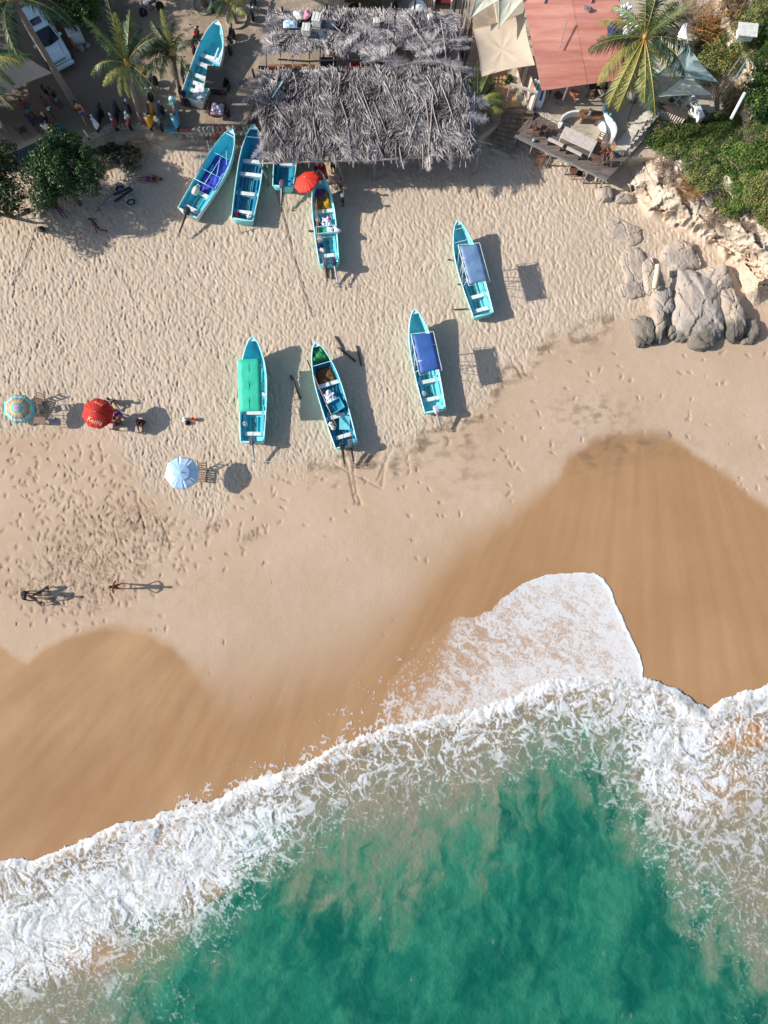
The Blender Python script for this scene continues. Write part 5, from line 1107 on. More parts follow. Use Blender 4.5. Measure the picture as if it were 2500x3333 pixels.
tree('leafy_tree', 'dark tree top at the upper edge between palm and motorcycle', 'tree', 400, -20, 1., 2.6, 2.2, 4.5, 11000, .10, ['leaf_dark', 'leaf_mid'], 45, (.4,))
tree('leafy_tree', 'dark tree outside the left edge shading the seated group', 'tree', -190, 330, 1., 3.4, 3.6, 6.5, 20000, .17, ['leaf_dark', 'leaf_mid'], 46, (.3,))
tree('leafy_tree', 'broad tree outside the left edge shading the parked car', 'tree', -330, 130, 1., 4.0, 4.5, 8.0, 20000, .18, ['leaf_dark', 'leaf_mid'], 47, (.3,))
tree('leafy_tree', 'broad tree beyond the top left corner', 'tree', -60, -150, 1., 3.6, 3.0, 7.0, 14000, .16, ['leaf_dark', 'leaf_mid'], 48, (.3,))
# slope vegetation on the right: bushes of their own, light olive to deep green
VG = [(2150, 470, 1.6, 1.3, 1.0, 5200, 'a', 'yellow green bush at the foot of the picket stakes'), (2235, 455, 2.2, 1.9, 1.1, 8000, 'a', 'bright green bush mound below the log bar'), (2330, 500, 2.4, 1.8, 1.4, 8200, 'a', 'largest green bush in the middle of the slope'),
      (2290, 590, 1.5, 1.2, .9, 4600, 'b', 'olive bush on the cliff edge above the cracked rock'), (2400, 560, 2.1, 1.7, 1.2, 7500, 'a', 'green bush right of the middle mound'), (2370, 670, 1.5, 1.3, 1.0, 5000, 'a', 'lowest green bush hanging over the pale cliff'),
      (2470, 640, 1.7, 1.6, 1.2, 6500, 'b', 'olive bush at the right edge over the cliff'), (2480, 480, 1.9, 1.8, 1.4, 7500, 'a', 'dense bush at the right edge level with the bar'), (2445, 370, 1.8, 1.9, 1.9, 8200, 'c', 'tall deep green tree by the white pipe'),
      (2490, 250, 2.0, 2.1, 2.2, 9000, 'c', 'tall deep green tree at the right edge'), (2330, 215, 1.9, 1.7, 1.5, 7000, 'b', 'olive tree above the right-hand shade sails'), (2420, 150, 1.7, 1.6, 1.4, 5200, 'b', 'olive scrub around the white shed roof'),
      (2368, 335, 1.0, 1.2, .9, 3200, 'b', 'olive bush wedged between shade sail posts and white pipe'), (2352, 410, 1.1, .8, .8, 3000, 'a', 'green bush right of the white curved wall'), (2400, 215, 1.2, 1.1, 1.0, 3600, 'b', 'olive bush below the shed roof'), (2290, 185, 1.1, 1.0, 1.0, 3000, 'b', 'olive bush behind the upper shade sail'),
      (2265, 545, 1.3, 1.0, .9, 3800, 'a', 'green bush filling the hollow above the straw scrub'), (2425, 650, 1.5, 1.2, 1.0, 5000, 'a', 'bright bush second from the right edge above the cliff'), (2195, 505, 1.2, .8, .8, 3000, 'a', 'small yellow green bush between stakes foot and bright mound'), (2335, 425, 1.6, 1.0, 1.1, 4600, 'a', 'green bush on the crest below the white curved wall'), (2490, 720, 1.1, .9, .8, 2800, 'b', 'olive bush lowest at the right edge'),
      (2290, 120, 1.2, 1.1, 1.2, 2600, 'd', 'pale straw scrub right of the large palm'), (2470, 60, 1.6, 1.6, 1.2, 4600, 'b', 'olive scrub in the top right corner'), (2370, 40, 1.3, 1.1, 1.0, 2600, 'd', 'straw coloured scrub at the top edge')]
PAL = {'a': (['leaf_mid', 'leaf_olive', 'dry_leaf'], (.30, .62)), 'b': (['leaf_olive', 'leaf_mid', 'dry_leaf'], (.15, .5)), 'c': (['leaf_dark', 'leaf_mid'], (.12,)), 'd': (['leaf_olive', 'dry_leaf', 'twig'], (-.1, .25))}
def gz(px, py): return float(terrain(np.array([[float(px)]]), np.array([[float(py)]]))[0][0, 0])
for i, (px, py, rx, ry, h, n, k, lab) in enumerate(VG):
    ms, pk_ = PAL[k]; z0 = gz(px, py); tree('slope_bush', lab, 'bush', px, py, z0-.15, rx, ry, h, n, .062 if k != 'c' else .085, ms, 60+i, pk_, trunk=(k == 'c'), ntr=1, group='bushes on the slope', nl=17)
def twigs(label, px, py, z0, n, L, seed, m='twig', cat='dry scrub', spread=1.2):
    rnd = random.Random(seed); b = W(px, py, z0); t = MB()
    for k in range(n):
        a = rnd.uniform(0, 6.28); q = rnd.uniform(0, spread); p = Vector((q*math.cos(a), q*math.sin(a), 0)); d = Vector((rnd.gauss(0, .6), rnd.gauss(0, .6), rnd.uniform(.5, 1.2))).normalized(); l = L*rnd.uniform(.4, 1)
        c_ = p+d*l*.5+Vector((rnd.gauss(0, .12), rnd.gauss(0, .12), 0)); e = p+d*l+Vector((rnd.gauss(0, .25), rnd.gauss(0, .25), 0)); t.tube([p, c_, e], [.018, .012, .005], 3, 0, False)
        for j in range(2): t.tube([c_.lerp(e, .3*j), c_.lerp(e, .6)+Vector((rnd.gauss(0, .2), rnd.gauss(0, .2), rnd.gauss(0, .15)))], [.009, .004], 3, 0, False)
    o = t.build('dry_scrub', [m], None); o.location = b; tag(o, label, cat, 'dry scrub on the slope'); return o
for i, (px, py, n, L, s, lab) in enumerate([(2220, 60, 120, 2.0, 1.5, 'tangle of bare grey branches behind the big palm crown'), (2300, 90, 140, 2.2, 1.6, 'bare branches between palm and white shed'), (2350, 330, 50, 1.8, .9, 'bare twigs beside the shade sail corner'), (2160, 545, 130, .8, .9, 'dry grey scrub on the cliff just right of the deck'),
                                      (2240, 620, 150, .7, 1.0, 'straw scrub midway along the cliff edge'), (2320, 715, 110, .6, .8, 'brown scrub at the lower cliff edge'), (2450, 460, 90, 1.2, 1.0, 'pale dry branches over the right bushes'), (2400, 330, 40, 2.2, .6, 'forked pale dead branch near the white pipe'), (2440, 740, 100, .6, .9, 'scrub fringe above the right rocks'), (2190, 590, 90, .6, .7, 'thin dry grass on the cliff shoulder')]):
    twigs(lab, px, py, gz(px, py)+(.1 if i > 2 else .5), n, L, 80+i, spread=s, m='twig' if i % 3 != 1 else 'dry_leaf')
# ================================================================ ROCKS
def rock_mat(name, a, b, c, wetline):
    m = mat(name, a, .9, .15, 1.2, .05, 5, col2=b, detail=9); t = m.node_tree; L = t.links.new
    hs = [n for n in t.nodes if n.type == 'HUE_SAT'][0]; bs = t.nodes['Principled BSDF']
    g = nd(t, 'ShaderNodeTexCoord'); sp = nd(t, 'ShaderNodeSeparateXYZ'); L(g.outputs['Object'], sp.inputs[0])
    nz = nd(t, 'ShaderNodeTexNoise'); nz.inputs['Scale'].default_value = 1.6; nz.inputs['Detail'].default_value = 6; L(g.outputs['Object'], nz.inputs[0])
    ma = nd(t, 'ShaderNodeMath', operation='MULTIPLY_ADD'); L(nz.outputs[0], ma.inputs[0]); ma.inputs[1].default_value = -2.6; L(sp.outputs[1], ma.inputs[2])
    mr = nd(t, 'ShaderNodeMapRange'); L(ma.outputs[0], mr.inputs[0]); mr.inputs[1].default_value = wetline-.7; mr.inputs[2].default_value = wetline-1.5
    mx = nd(t, 'ShaderNodeMix', data_type='RGBA'); L(mr.outputs[0], mx.inputs[0]); L(hs.outputs[0], mx.inputs[6]); mx.inputs[7].default_value = c+(1,); L(mx.outputs[2], bs.inputs['Base Color']); return m
rock_mat('rock_main', (.27, .25, .235), (.40, .33, .265), (.17, .15, .125), -1.9)
rock_mat('rock_tan', (.42, .34, .265), (.30, .27, .245), (.12, .105, .09), -9); rock_mat('rock_dark', (.16, .145, .125), (.24, .20, .16), (.09, .08, .07), -.6)
rock_mat('rock_wedge', (.32, .275, .235), (.42, .34, .26), (.10, .092, .08), -.8)
def rock(label, px, py, rx, ry, h, seed, m='rock_main', rz=0., taper=0., group='weathered rocks half buried in the sand'):
    b = W(px, py, 0); n, k = 84, 46; th = np.linspace(0, math.pi*.62, k)[:, None]; a = np.linspace(0, 2*math.pi, n, endpoint=False)[None, :]
    x = np.sin(th)*np.cos(a); y = np.sin(th)*np.sin(a); z = np.cos(th)+0*a
    pw = .72; X = np.sign(x)*np.abs(x)**pw; Y = np.sign(y)*np.abs(y)**pw; Z = np.clip(np.sign(z)*np.abs(z)**.75, -.4, 1)
    aa = a+0*th; q = 1+.38*fbm(np.cos(aa)*1.5+seed*3.1, np.sin(aa)*1.3+seed, 5, seed, .6)+.07*fbm(x*5+seed, y*5+z*3, 4, seed+2)
    X = X*rx*q*(1+taper*Y); Y = Y*ry*q
    wn_ = .5*fbm(X*.8, Y*.8, 4, seed+1); fr = worley(X/1.3+seed+.6*wn_, Y/2.1-.6*wn_, seed+9, vec=True); f3 = worley(X/.42+seed+wn_, Y/.6, seed+19, vec=True); up_ = np.clip(Z*2, 0, 1)
    crack = -.09*np.exp(-((fr[1]-fr[0])/.030)**2)-.02*np.exp(-((f3[1]-f3[0])/.05)**2)
    Z = Z*h*(1+.16*fbm(X/1.7+seed, Y/1.7, 3, seed+4))+(crack+.50*min(1, h)*fr[3]+.05*fr[2]*min(1, h)+.05*f3[3]+.035*fbm(X*2.2, Y*2.2, 5, seed+6, .6))*up_
    c, s = math.cos(rz), math.sin(rz); P = np.stack([X*c-Y*s, X*s+Y*c, Z], -1).reshape(-1, 3)
    f = [(i*n+j, i*n+(j+1) % n, (i+1)*n+(j+1) % n, (i+1)*n+j)[::-1] for i in range(k-1) for j in range(n)]
    me = bpy.data.meshes.new('rock'); me.from_pydata(P.tolist(), [], [q[::-1] for q in f]); me.materials.append(M(m)); me.polygons.foreach_set('use_smooth', [True]*len(f)); me.update()
    o = link('rock', me); o.location = b; return tag(o, label, 'rock', group)
rock('largest grey boulder spreading down to the damp sand', 2262, 1008, 1.85, 2.85, .8, 1, 'rock_main', .05, -.05)
rock('flat grey slab above the big boulder pointing uphill', 2212, 845, 1.25, 1.25, .42, 2, 'rock_tan', .4)
rock('pointed grey wedge right of the largest boulder', 2372, 1030, .78, 1.95, .95, 3, 'rock_wedge', .18, .15)
rock('small dark rock at the far right foot of the cliff', 2440, 1075, .55, .8, .55, 4, 'rock_dark', .2)
rock('lowest dark rock of the left group', 2092, 1082, .8, 1.1, .5, 5, 'rock_dark', .3); rock('narrow dark upright rock beside the lowest dark one', 2138, 1062, .50, 1.25, .6, 6, 'rock_wedge', -.1)
rock('low sandy slab at the left of the rock group', 2066, 868, .95, 1.3, .26, 7, 'rock_tan', .25); rock('long narrow slab under the driftwood log', 2112, 905, .55, 1.45, .40, 8, 'rock_tan', .15)
rock('grey rock just below the driftwood log', 2150, 985, .85, 1.0, .62, 9, 'rock_main', -.1); rock('flat tan rock left of the driftwood end', 2058, 945, .85, .65, .22, 10, 'rock_tan')
rock('barely exposed sandy outcrop uphill of the slabs', 2030, 755, 1.4, .8, .16, 11, 'rock_tan', -.4); rock('small dark rock wedged against the big boulder', 2182, 1085, .38, .5, .4, 12, 'rock_dark')
rock('tan rock between big boulder and the pale cliff', 2330, 915, 1.1, 1.0, .75, 13, 'rock_tan', .3); rock('small tan boulder under the deck corner', 1968, 635, .55, .55, .5, 14, 'rock_tan'); rock('reddish knob at the foot of the cliff beneath the deck', 2030, 650, .7, .35, .35, 15, 'rock_tan')
rock('small dark pebble rock at the lower right', 2432, 1110, .5, .3, .3, 16, 'rock_dark')
mat('driftwood', lin((214, 190, 165)), .85, .15, 5, .02, 12, stretch=(3, .5, 1)); A = W(2141, 862, 1.0); Bq = W(2129, 940, .8)
o = MB(A).tube([A, A.lerp(Bq, .4)+Vector((.02, 0, .03)), Bq], [.17, .19, .16], 9).build('driftwood_log', ['driftwood'], None, True); o.location = A; tag(o, 'bleached driftwood log resting across the left rocks', 'log')
# ================================================================ RETAINING WALL AND STREET LEVEL
mat('stone_grey', lin((150, 145, 136)), .9, .22, 4, .02, 14, hue=.01); mat('stone_red', lin((150, 96, 84)), .9, .2, 4, .02, 14); mat('stone_blue', lin((62, 150, 176)), .8, .15, 5); mat('kerb_concrete', lin((168, 160, 146)), .9, .15, 3, .01, 18); mat('teal_wall', lin((30, 78, 96)), .8, .2, 2)
wl_ = thing('retaining_wall', 'rubble stone retaining wall along the sandy street, painted turquoise in one place', 'wall', W(560, 430, 0))
off = Vector(wl_.location); pts = [(330, 432), (352, 419), (375, 411), (410, 410), (440, 412), (480, 416), (530, 420), (600, 425), (660, 424), (720, 422), (790, 420), (845, 415)]
core = MB(off); cp = MB(off)
for a, b in zip(pts[:-1], pts[1:]):
    A, Bv = W(*a, 1.06), W(*b, 1.06); core.beam(A-Vector((0, 0, .55)), Bv-Vector((0, 0, .55)), .30, 1.05)
core.build('wall_core', ['kerb_concrete'], wl_)
rnd = random.Random(3); acc = 0; stp = None
for a, b in zip(pts[:-1], pts[1:]):
    A, Bv = W(*a, 1.0), W(*b, 1.0); ln = (Bv-A).length; n = max(1, round(ln/.34)); nrm = Vector((Bv.y-A.y, -(Bv.x-A.x), 0)).normalized()
    for k in range(n):
        for row in range(3):
            p = A.lerp(Bv, (k+.5+.25*(row % 2))/n)+nrm*(.16 if row else .02); zz = (1.10, .80, .48)[row]
            pxx = a[0]+(b[0]-a[0])*k/n; mm = 'stone_blue' if (532 < pxx < 562 and row < 2) else ('stone_red' if (pxx > 485 and rnd.random() < .32) else 'stone_grey')
            o = MB().blob((0, 0, 0), (.19, .17, .16), rnd.randrange(6), .22, 8, sq=.7).build('stone', [mm], wl_, True) if stp is None or True else None
            o.location = p-off+Vector((0, 0, zz-p.z)); o.rotation_euler = (rnd.uniform(-.3, .3), rnd.uniform(-.3, .3), rnd.uniform(0, 6)); s_ = rnd.uniform(.8, 1.2); o.scale = (s_, s_, s_*.9)
kb = thing('kerb', 'low concrete kerb with a dark teal face behind the left trees', 'kerb', W(130, 447, 0)); off = Vector(kb.location)
c = MB(off); tf = MB(off)
for a, b in zip([(-60, 520), (0, 500), (45, 486), (130, 447)], [(0, 500), (45, 486), (130, 447), (215, 442)]):
    A, Bv = W(*a, 1.1), W(*b, 1.1); c.beam(A, Bv, .22, .16); tf.beam(A-Vector((0, 0, .55)), Bv-Vector((0, 0, .55)), .14, .95)
c.build('coping', ['kerb_concrete'], kb); tf.build('painted_face', ['teal_wall'], kb)
kb2 = thing('kerb', 'short broken kerb end with pale stone by the white pipe', 'kerb', W(290, 450, 0)); off = Vector(kb2.location)
c = MB(off)
for a, b in (((268, 457), (285, 450)), ((292, 447), (332, 431))): c.beam(W(*a, 1.08), W(*b, 1.08), .26, .2)
c.build('coping', ['kerb_concrete'], kb2)
r = thing('pipe_post', 'white pipe post standing up at the broken kerb', 'post', W(291, 452, 1.0)); MB().tube([(0, 0, 0), (0, 0, .8)], .06, 8).build('pipe', ['white_paint'], r); MB().tube([(0, 0, 0), (0, 0, .16)], .075, 8).build('collar', ['dark_wood'], r)
# driftwood roots on the eroded bank
rt = MB(W(430, 480, .3)); rt.tube([W(430, 465, .8), W(455, 485, .5), W(470, 508, .15)], [.10, .12, .07], 7); rt.tube([W(432, 463, .8), W(470, 458, .75), W(492, 462, .6), (W(520, 478, .4))], [.08, .07, .05, .03], 6); rt.tube([W(470, 465, .7), W(490, 480, .45), W(505, 500, .2)], [.06, .05, .03], 6); rt.tube([W(455, 470, .7), W(480, 490, .35), W(498, 505, .1)], [.05, .04, .02], 5)
mat('root', lin((168, 132, 104)), .9, .2, 6, .01, 14); o = rt.build('exposed_roots', ['root'], None, True); o.location = W(430, 480, .3); tag(o, 'exposed tree roots spreading down the eroded bank', 'roots')
tree('shrub', 'dark creeping ground plant on the eroded bank beneath the wall', 'shrub', 345, 490, .35, 1.6, .6, .35, 1800, .07, ['leaf_dark', 'twig'], 49, (.05,), trunk=False, ntr=1)
# ================================================================ VEHICLES
mat('car_white', lin((205, 222, 230)), .25, .04, 1); mat('glass_dark', lin((22, 28, 42)), .08, .1, 1, spec=.8); mat('tyre', lin((28, 28, 30)), .85, .1, 6); mat('chrome', lin((170, 176, 182)), .25, .05, 2, metal=.8); mat('lamp_glass', lin((190, 205, 215)), .15, .05, 2)
def car(label, px, py, face, z=1.):
    r = thing('parked_car', label, 'car', W(px, py, z), R(face)-math.pi/2)   # +y is the nose
    st = [(-2.25, .78, .50, .95), (-2.2, .86, .38, 1.02), (-1.2, .92, .32, 1.06), (0, .93, .30, 1.04), (.9, .92, .32, 1.02), (1.9, .88, .36, .96), (2.2, .80, .42, .86), (2.32, .70, .48, .72)]
    b = MB(); k = 10
    for y, w, z0, z1 in st:
        b.v += [(-w*.9, y, z0), (-w, y, z0+.15), (-w, y, (z0+z1)/2), (-w*.97, y, z1-.1), (-w*.86, y, z1), (w*.86, y, z1), (w*.97, y, z1-.1), (w, y, (z0+z1)/2), (w, y, z0+.15), (w*.9, y, z0)]
    b.f = [(i*k+j, (i+1)*k+j, (i+1)*k+j+1, i*k+j+1) for i in range(len(st)-1) for j in range(k-1)]+[(i*k+k-1, (i+1)*k+k-1, (i+1)*k, i*k) for i in range(len(st)-1)]+[tuple(range(k))[::-1][::-1], tuple((len(st)-1)*k+j for j in range(k))[::-1]]; b.mi = [0]*len(b.f)
    bevel(b.build('body', ['car_white'], r, True), .03, 2)
    c = MB(); cs = [(-2.05, .76, 1.03), (-1.75, .68, 1.62), (-.2, .68, 1.68), (.28, .66, 1.60), (.95, .76, 1.04)]
    for y, w, z1 in cs: c.v += [(-w, y, z1), (w, y, z1)]
    cab = MB()
    # roof, pillars and glass as separate shells
    MB().add([(-.66, -1.72, 1.60), (.66, -1.72, 1.60), (.68, -.2, 1.66), (-.68, -.2, 1.66), (-.64, .26, 1.60), (.64, .26, 1.60), (-.70, -1.72, 1.54), (.70, -1.72, 1.54), (.72, -.2, 1.58), (-.72, -.2, 1.58), (-.68, .30, 1.54), (.68, .30, 1.54)],
             [(0, 1, 2, 3), (3, 2, 5, 4), (0, 3, 9, 6), (3, 4, 10, 9), (1, 7, 8, 2), (2, 8, 11, 5), (4, 5, 11, 10), (1, 0, 6, 7)]).build('roof', ['car_white'], r)
    MB().box((0, -.28, 1.672), (.74, .5, .02)).build('sunroof', ['glass_dark'], r)
    MB().add([(-.66, .30, 1.54), (.66, .30, 1.54), (.78, 1.0, 1.05), (-.78, 1.0, 1.05), (0, 1.12, 1.05), (0, .36, 1.55)], [(0, 3, 4, 5), (5, 4, 2, 1)]).build('windscreen', ['glass_dark'], r)
    MB().add([(-.68, -1.74, 1.54), (.68, -1.74, 1.54), (.78, -2.1, 1.03), (-.78, -2.1, 1.03)], [(0, 1, 2, 3)]).build('rear_window', ['glass_dark'], r)
    for s in (-1, 1):
        MB().add([(s*.72, -1.72, 1.54), (s*.72, .28, 1.54), (s*.84, .98, 1.04), (s*.84, -2.08, 1.03)], [(0, 1, 2, 3)]).build('side_window', ['glass_dark'], r)
        for y in (-.75, .22): MB().beam((s*.735, y, 1.54), (s*.855, y+.12, 1.04), .07, .03).build('door_pillar', ['car_white'], r)
        MB().beam((s*.67, .31, 1.56), (s*.80, 1.02, 1.06), .06, .05).build('door_pillar', ['car_white'], r); MB().box((s*.98, .78, 1.12), (.18, .12, .14)).build('door_mirror', ['car_white'], r)
        MB().beam((s*.56, -1.6, 1.70), (s*.56, .0, 1.72), .04, .04).build('roof_rail', ['black_plastic'], r)
        MB().lathe([(.11, -.02), (.11, .03)], (s*.66, 2.26, .82), 12, 0, Matrix.Rotation(-1.1, 3, 'X')).build('headlight', ['lamp_glass'], r)
        for y in (-1.4, 1.45):
            w_ = MB().lathe([(.24, -.11), (.36, -.11), (.38, -.07), (.38, .07), (.36, .11), (.24, .11)], (s*.84, y, .38), 18, 0, Matrix.Rotation(math.pi/2, 3, 'Y')).build('wheel', ['tyre'], r, True); MB().lathe([(.23, -.08), (.23, .09), (.08, .11)], (s*.84, y, .38), 12, 0, Matrix.Rotation(math.pi/2, 3, 'Y')).build('rim', ['chrome'], w_)
    for k in range(7): MB().box((-.42+.14*k, 2.30, .80), (.075, .05, .24), rx=-.55).build('grille_slot', ['glass_dark'], r)
    bm = MB().box((0, 2.40, .50), (1.66, .18, .26)); bevel(bm.build('front_bumper', ['car_white'], r), .06, 2); MB().add([(-.62, 1.12, 1.055), (-.56, 2.05, .99), (-.50, 2.05, .99), (-.56, 1.12, 1.055), (.62, 1.12, 1.055), (.56, 2.05, .99), (.50, 2.05, .99), (.56, 1.12, 1.055)], [(0, 1, 2, 3), (7, 6, 5, 4)]).build('bonnet_crease', ['chrome'], r)
    return r
car('white off-road car with a slotted grille parked nose down the street', 168, 150, 301)
def bike(label, px, py, face, cols, z=1., kind='motorcycle', stand=.12, group=None, sc=1.):
    r = thing(kind, label, kind, W(px, py, z), R(face)-math.pi/2, group); r.rotation_euler[1] = stand; r.scale = (sc,)*3
    c1, c2, seat = cols
    X = Matrix.Rotation(math.pi/2, 3, 'Y'); big = kind != 'scooter'; wr = .31 if big else .23
    for y in (-.62, .66):
        w_ = MB().lathe([(wr-.06, -.045), (wr-.015, -.05), (wr, 0), (wr-.015, .05), (wr-.06, .045)], (0, y, wr), 18, 0, X).build('wheel', ['tyre'], r, True)
        MB().lathe([(wr-.065, -.02), (wr-.065, .02), (.05, .05)], (0, y, wr), 12, 0, X).build('rim', ['chrome'], w_) if not big else MB().tube([(0, y-wr+.05, wr), (0, y+wr-.05, wr)], .012, 4).tube([(0, y, .05), (0, y, 2*wr-.05)], .012, 4).tube([(0, y-.17, wr-.17), (0, y+.17, wr+.17)], .012, 4).tube([(0, y-.17, wr+.17), (0, y+.17, wr-.17)], .012, 4).build('rim', ['chrome'], w_)
    b = MB()
    for s in (-1, 1): b.tube([(s*.07, .66, wr), (s*.07, .46, .92)], .025, 6)
    b.build('fork', ['chrome'], r)
    h = MB().tube([(-.36, .26, 1.02), (-.2, .40, 1.04), (.2, .40, 1.04), (.36, .26, 1.02)], .018, 6); h.build('handlebar', ['black_plastic'], r)
    for s in (-1, 1): MB().tube([(s*.22, .40, 1.03), (s*.26, .42, 1.18)], .008, 4).box((s*.28, .42, 1.2), (.12, .03, .08)).build('mirror', ['black_plastic'], r)
    hl = MB().blob((0, .56, .88), (.09, .08, .09), 1, 0, 8); hl.build('headlight', ['lamp_glass'], r, True)
    st = MB()
    for y, w, zz in ((-.72, .09, .86), (-.45, .14, .80), (-.1, .12, .76), (.08, .08, .80)): st.v += [(-w, y, zz), (w, y, zz), (w*.8, y, zz-.1), (-w*.8, y, zz-.1)]
    st.f = [(i*4+j, i*4+(j+1) % 4, i*4+4+(j+1) % 4, i*4+4+j) for i in range(3) for j in range(4)]+[(0, 1, 2, 3)[::-1], (12, 13, 14, 15)]; st.mi = [0]*len(st.f); bevel(st.build('seat', [seat], r), .03, 2)
    if big:
        MB().blob((0, .22, .82), (.13, .24, .12), 2, .05, 10).build('fuel_tank', [c1], r, 'full'); MB().blob((0, .02, .42), (.16, .24, .19), 3, .2, 8).build('engine', ['cowl_grey'], r, True)
        MB().tube([(0, .48, .85), (0, .0, .70), (0, -.45, .62), (0, -.62, .34)], .03, 6).tube([(0, .45, .8), (0, .1, .3), (0, -.3, .3)], .03, 6).build('frame', [c2], r, True); MB().box((0, .70, .66), (.12, .46, .03), rx=.12).build('front_mudguard', [c2], r); MB().box((0, -.80, .76), (.14, .34, .03), rx=-.35).build('rear_mudguard', [c1], r)
        MB().tube([(.12, .1, .25), (.15, -.4, .3), (.16, -.8, .42)], [.03, .04, .05], 7).build('exhaust', ['chrome'], r, True)
    else:
        f = MB()
        for y, w, z0, z1 in ((.50, .20, .45, .98), (.62, .16, .42, .84), (.80, .08, .46, .62)): f.v += [(-w, y, z0), (w, y, z0), (w*.6, y-.03, z1), (-w*.6, y-.03, z1)]
        f.f = [(i*4+j, i*4+(j+1) % 4, i*4+4+(j+1) % 4, i*4+4+j) for i in range(2) for j in range(4)]+[(0, 1, 2, 3), (8, 9, 10, 11)]; f.mi = [0]*len(f.f); bevel(f.build('front_shield', [c1], r), .03, 2)
        f = MB()
        for y, w, z0, z1 in ((-.95, .05, .62, .74), (-.7, .15, .40, .78), (-.3, .17, .28, .74), (.05, .12, .22, .62), (.45, .14, .22, .34)): f.v += [(-w, y, z0), (w, y, z0), (w*.8, y, z1), (-w*.8, y, z1)]
        f.f = [(i*4+j, i*4+(j+1) % 4, i*4+4+(j+1) % 4, i*4+4+j) for i in range(4) for j in range(4)]+[(0, 1, 2, 3), (16, 17, 18, 19)]; f.mi = [0]*len(f.f); bevel(f.build('rear_body', [c2], r), .04, 2)
        MB().add([(-.10, .42, .98), (.10, .42, .98), (.08, .36, 1.22), (-.08, .36, 1.22)], [(0, 1, 2, 3), (3, 2, 1, 0)]).build('windshield', ['lamp_glass'], r); MB().blob((0, .56, .40), (.11, .28, .10), 3, .0, 8).build('front_mudguard', [c1], r, True)
    return r
for n, c_ in (('yellow', (240, 170, 30)), ('red', (196, 34, 36)), ('aqua', (70, 175, 205)), ('black', (26, 27, 32)), ('white', (225, 228, 232)), ('wine', (130, 40, 60)), ('slate', (70, 84, 96))): mat('bike_'+n, lin(c_), .3, .05, 2)
G_ = 'motorbikes parked in a row along the stone wall'
bike('black and white scooter at the left end of the row on the wall', 332, 402, 262, ('bike_white', 'bike_black', 'bike_black'), kind='scooter', group=G_); bike('black scooter with a wine coloured flank, second from the left of the row', 388, 396, 268, ('bike_wine', 'bike_black', 'bike_black'), kind='scooter', group=G_)
bike('red and white motorcycle next to the palm trunk in the row', 430, 392, 276, ('bike_white', 'bike_red', 'bike_black'), group=G_); bike('yellow scooter with black seat in the row on the wall', 499, 396, 271, ('bike_yellow', 'bike_yellow', 'bike_black'), kind='scooter', group=G_)
bike('slate grey motorcycle between the yellow and aqua scooters', 534, 396, 270, ('bike_slate', 'bike_slate', 'bike_black'), group=G_); bike('aqua blue scooter with a tan seat at the right end of the row', 581, 397, 277, ('bike_aqua', 'bike_aqua', 'lounger_wood'), kind='scooter', group=G_)
bike('thin black motorcycle with a silver front wheel between two palms', 506, 300, 258, ('bike_black', 'chrome', 'bike_black'), stand=.25); bike('black motorcycle parked right of the highest boat', 760, 150, 262, ('bike_black', 'bike_black', 'bike_black')); bike('red tailed motorcycle half hidden between palm fronds and the boat', 640, 150, 80, ('bike_red', 'bike_black', 'bike_black'))
bike('black motorcycle with pale tank leaning by the upper tree', 500, 45, 205, ('bike_white', 'bike_black', 'bike_black')); bike('dark motorcycle at the top edge right of the sandy patch', 830, 40, 265, ('bike_black', 'bike_black', 'bike_black')); bike('white motorcycle standing at the top edge by the round tank base', 700, 12, 268, ('bike_white', 'bike_white', 'bike_black'))
bike('dark motorcycle between the two shorter palms and boat side', 600, 250, 95, ('bike_slate', 'bike_black', 'bike_black'))
o = thing('helmet_box', 'round pale blue top box standing behind the aqua scooter', 'box', W(564, 335, 1.0)); MB().blob((0, 0, .3), (.2, .2, .2), 1, 0, 12, sq=.8).build('lid', ['rim_paint'], o, 'full'); MB().lathe([(.2, .0), (.21, .28)], n=12).build('body', ['turquoise_paint'], o)
# motor tricycle beside the highest boat
tr = thing('motor_tricycle', 'three wheeled motor taxi with a dark brown roof and silver cargo by the highest boat', 'tricycle', Vector((*(W(699, 252, 2.75)-Vector((0, 1.0, 0)))[:2], 1.)), R(-6))
mat('brown_roof', lin((66, 58, 56)), .6, .15, 1.5, col2=lin((88, 74, 62))); mat('silver_cloth', lin((200, 200, 215)), .4, .35, 4, .03, 8, col2=lin((90, 70, 110))); mat('rust_tube', lin((128, 62, 44)), .6)
bevel(MB().box((-.1, 1.0, 1.75), (1.25, 1.7, .05)).build('roof', ['brown_roof'], tr), .02); 
for x in (-.68, .48):
    for y in (.2, 1.8): MB().tube([(x, y, .5), (x, y, 1.73)], .022, 5).build('roof_post', ['rust_tube'], tr)
f = MB(); f.tube([(-.7, -.75, .5), (.5, -.75, .5), (.5, .2, .5), (-.7, .2, .5), (-.7, -.75, .5)], .03, 6); f.build('tube_frame', ['rust_tube'], tr, True); f = MB(); f.tube([(-.7, -.75, .8), (.5, -.75, .8), (.5, .2, .8), (-.7, .2, .8), (-.7, -.75, .8)], .022, 6); f.build('tube_frame', ['rust_tube'], tr, True)
MB().box((-.1, -.28, .46), (1.15, .95, .05)).build('cargo_floor', ['dark_wood'], tr); vs, fs = lumpy(lambda u, v: (-.1+(u-.5)*.9, -.3+(v-.5)*.8), 10, 10, 5, .09, .72, .2); MB().add(vs, fs).build('silver_cargo', ['silver_cloth'], tr, 'full')
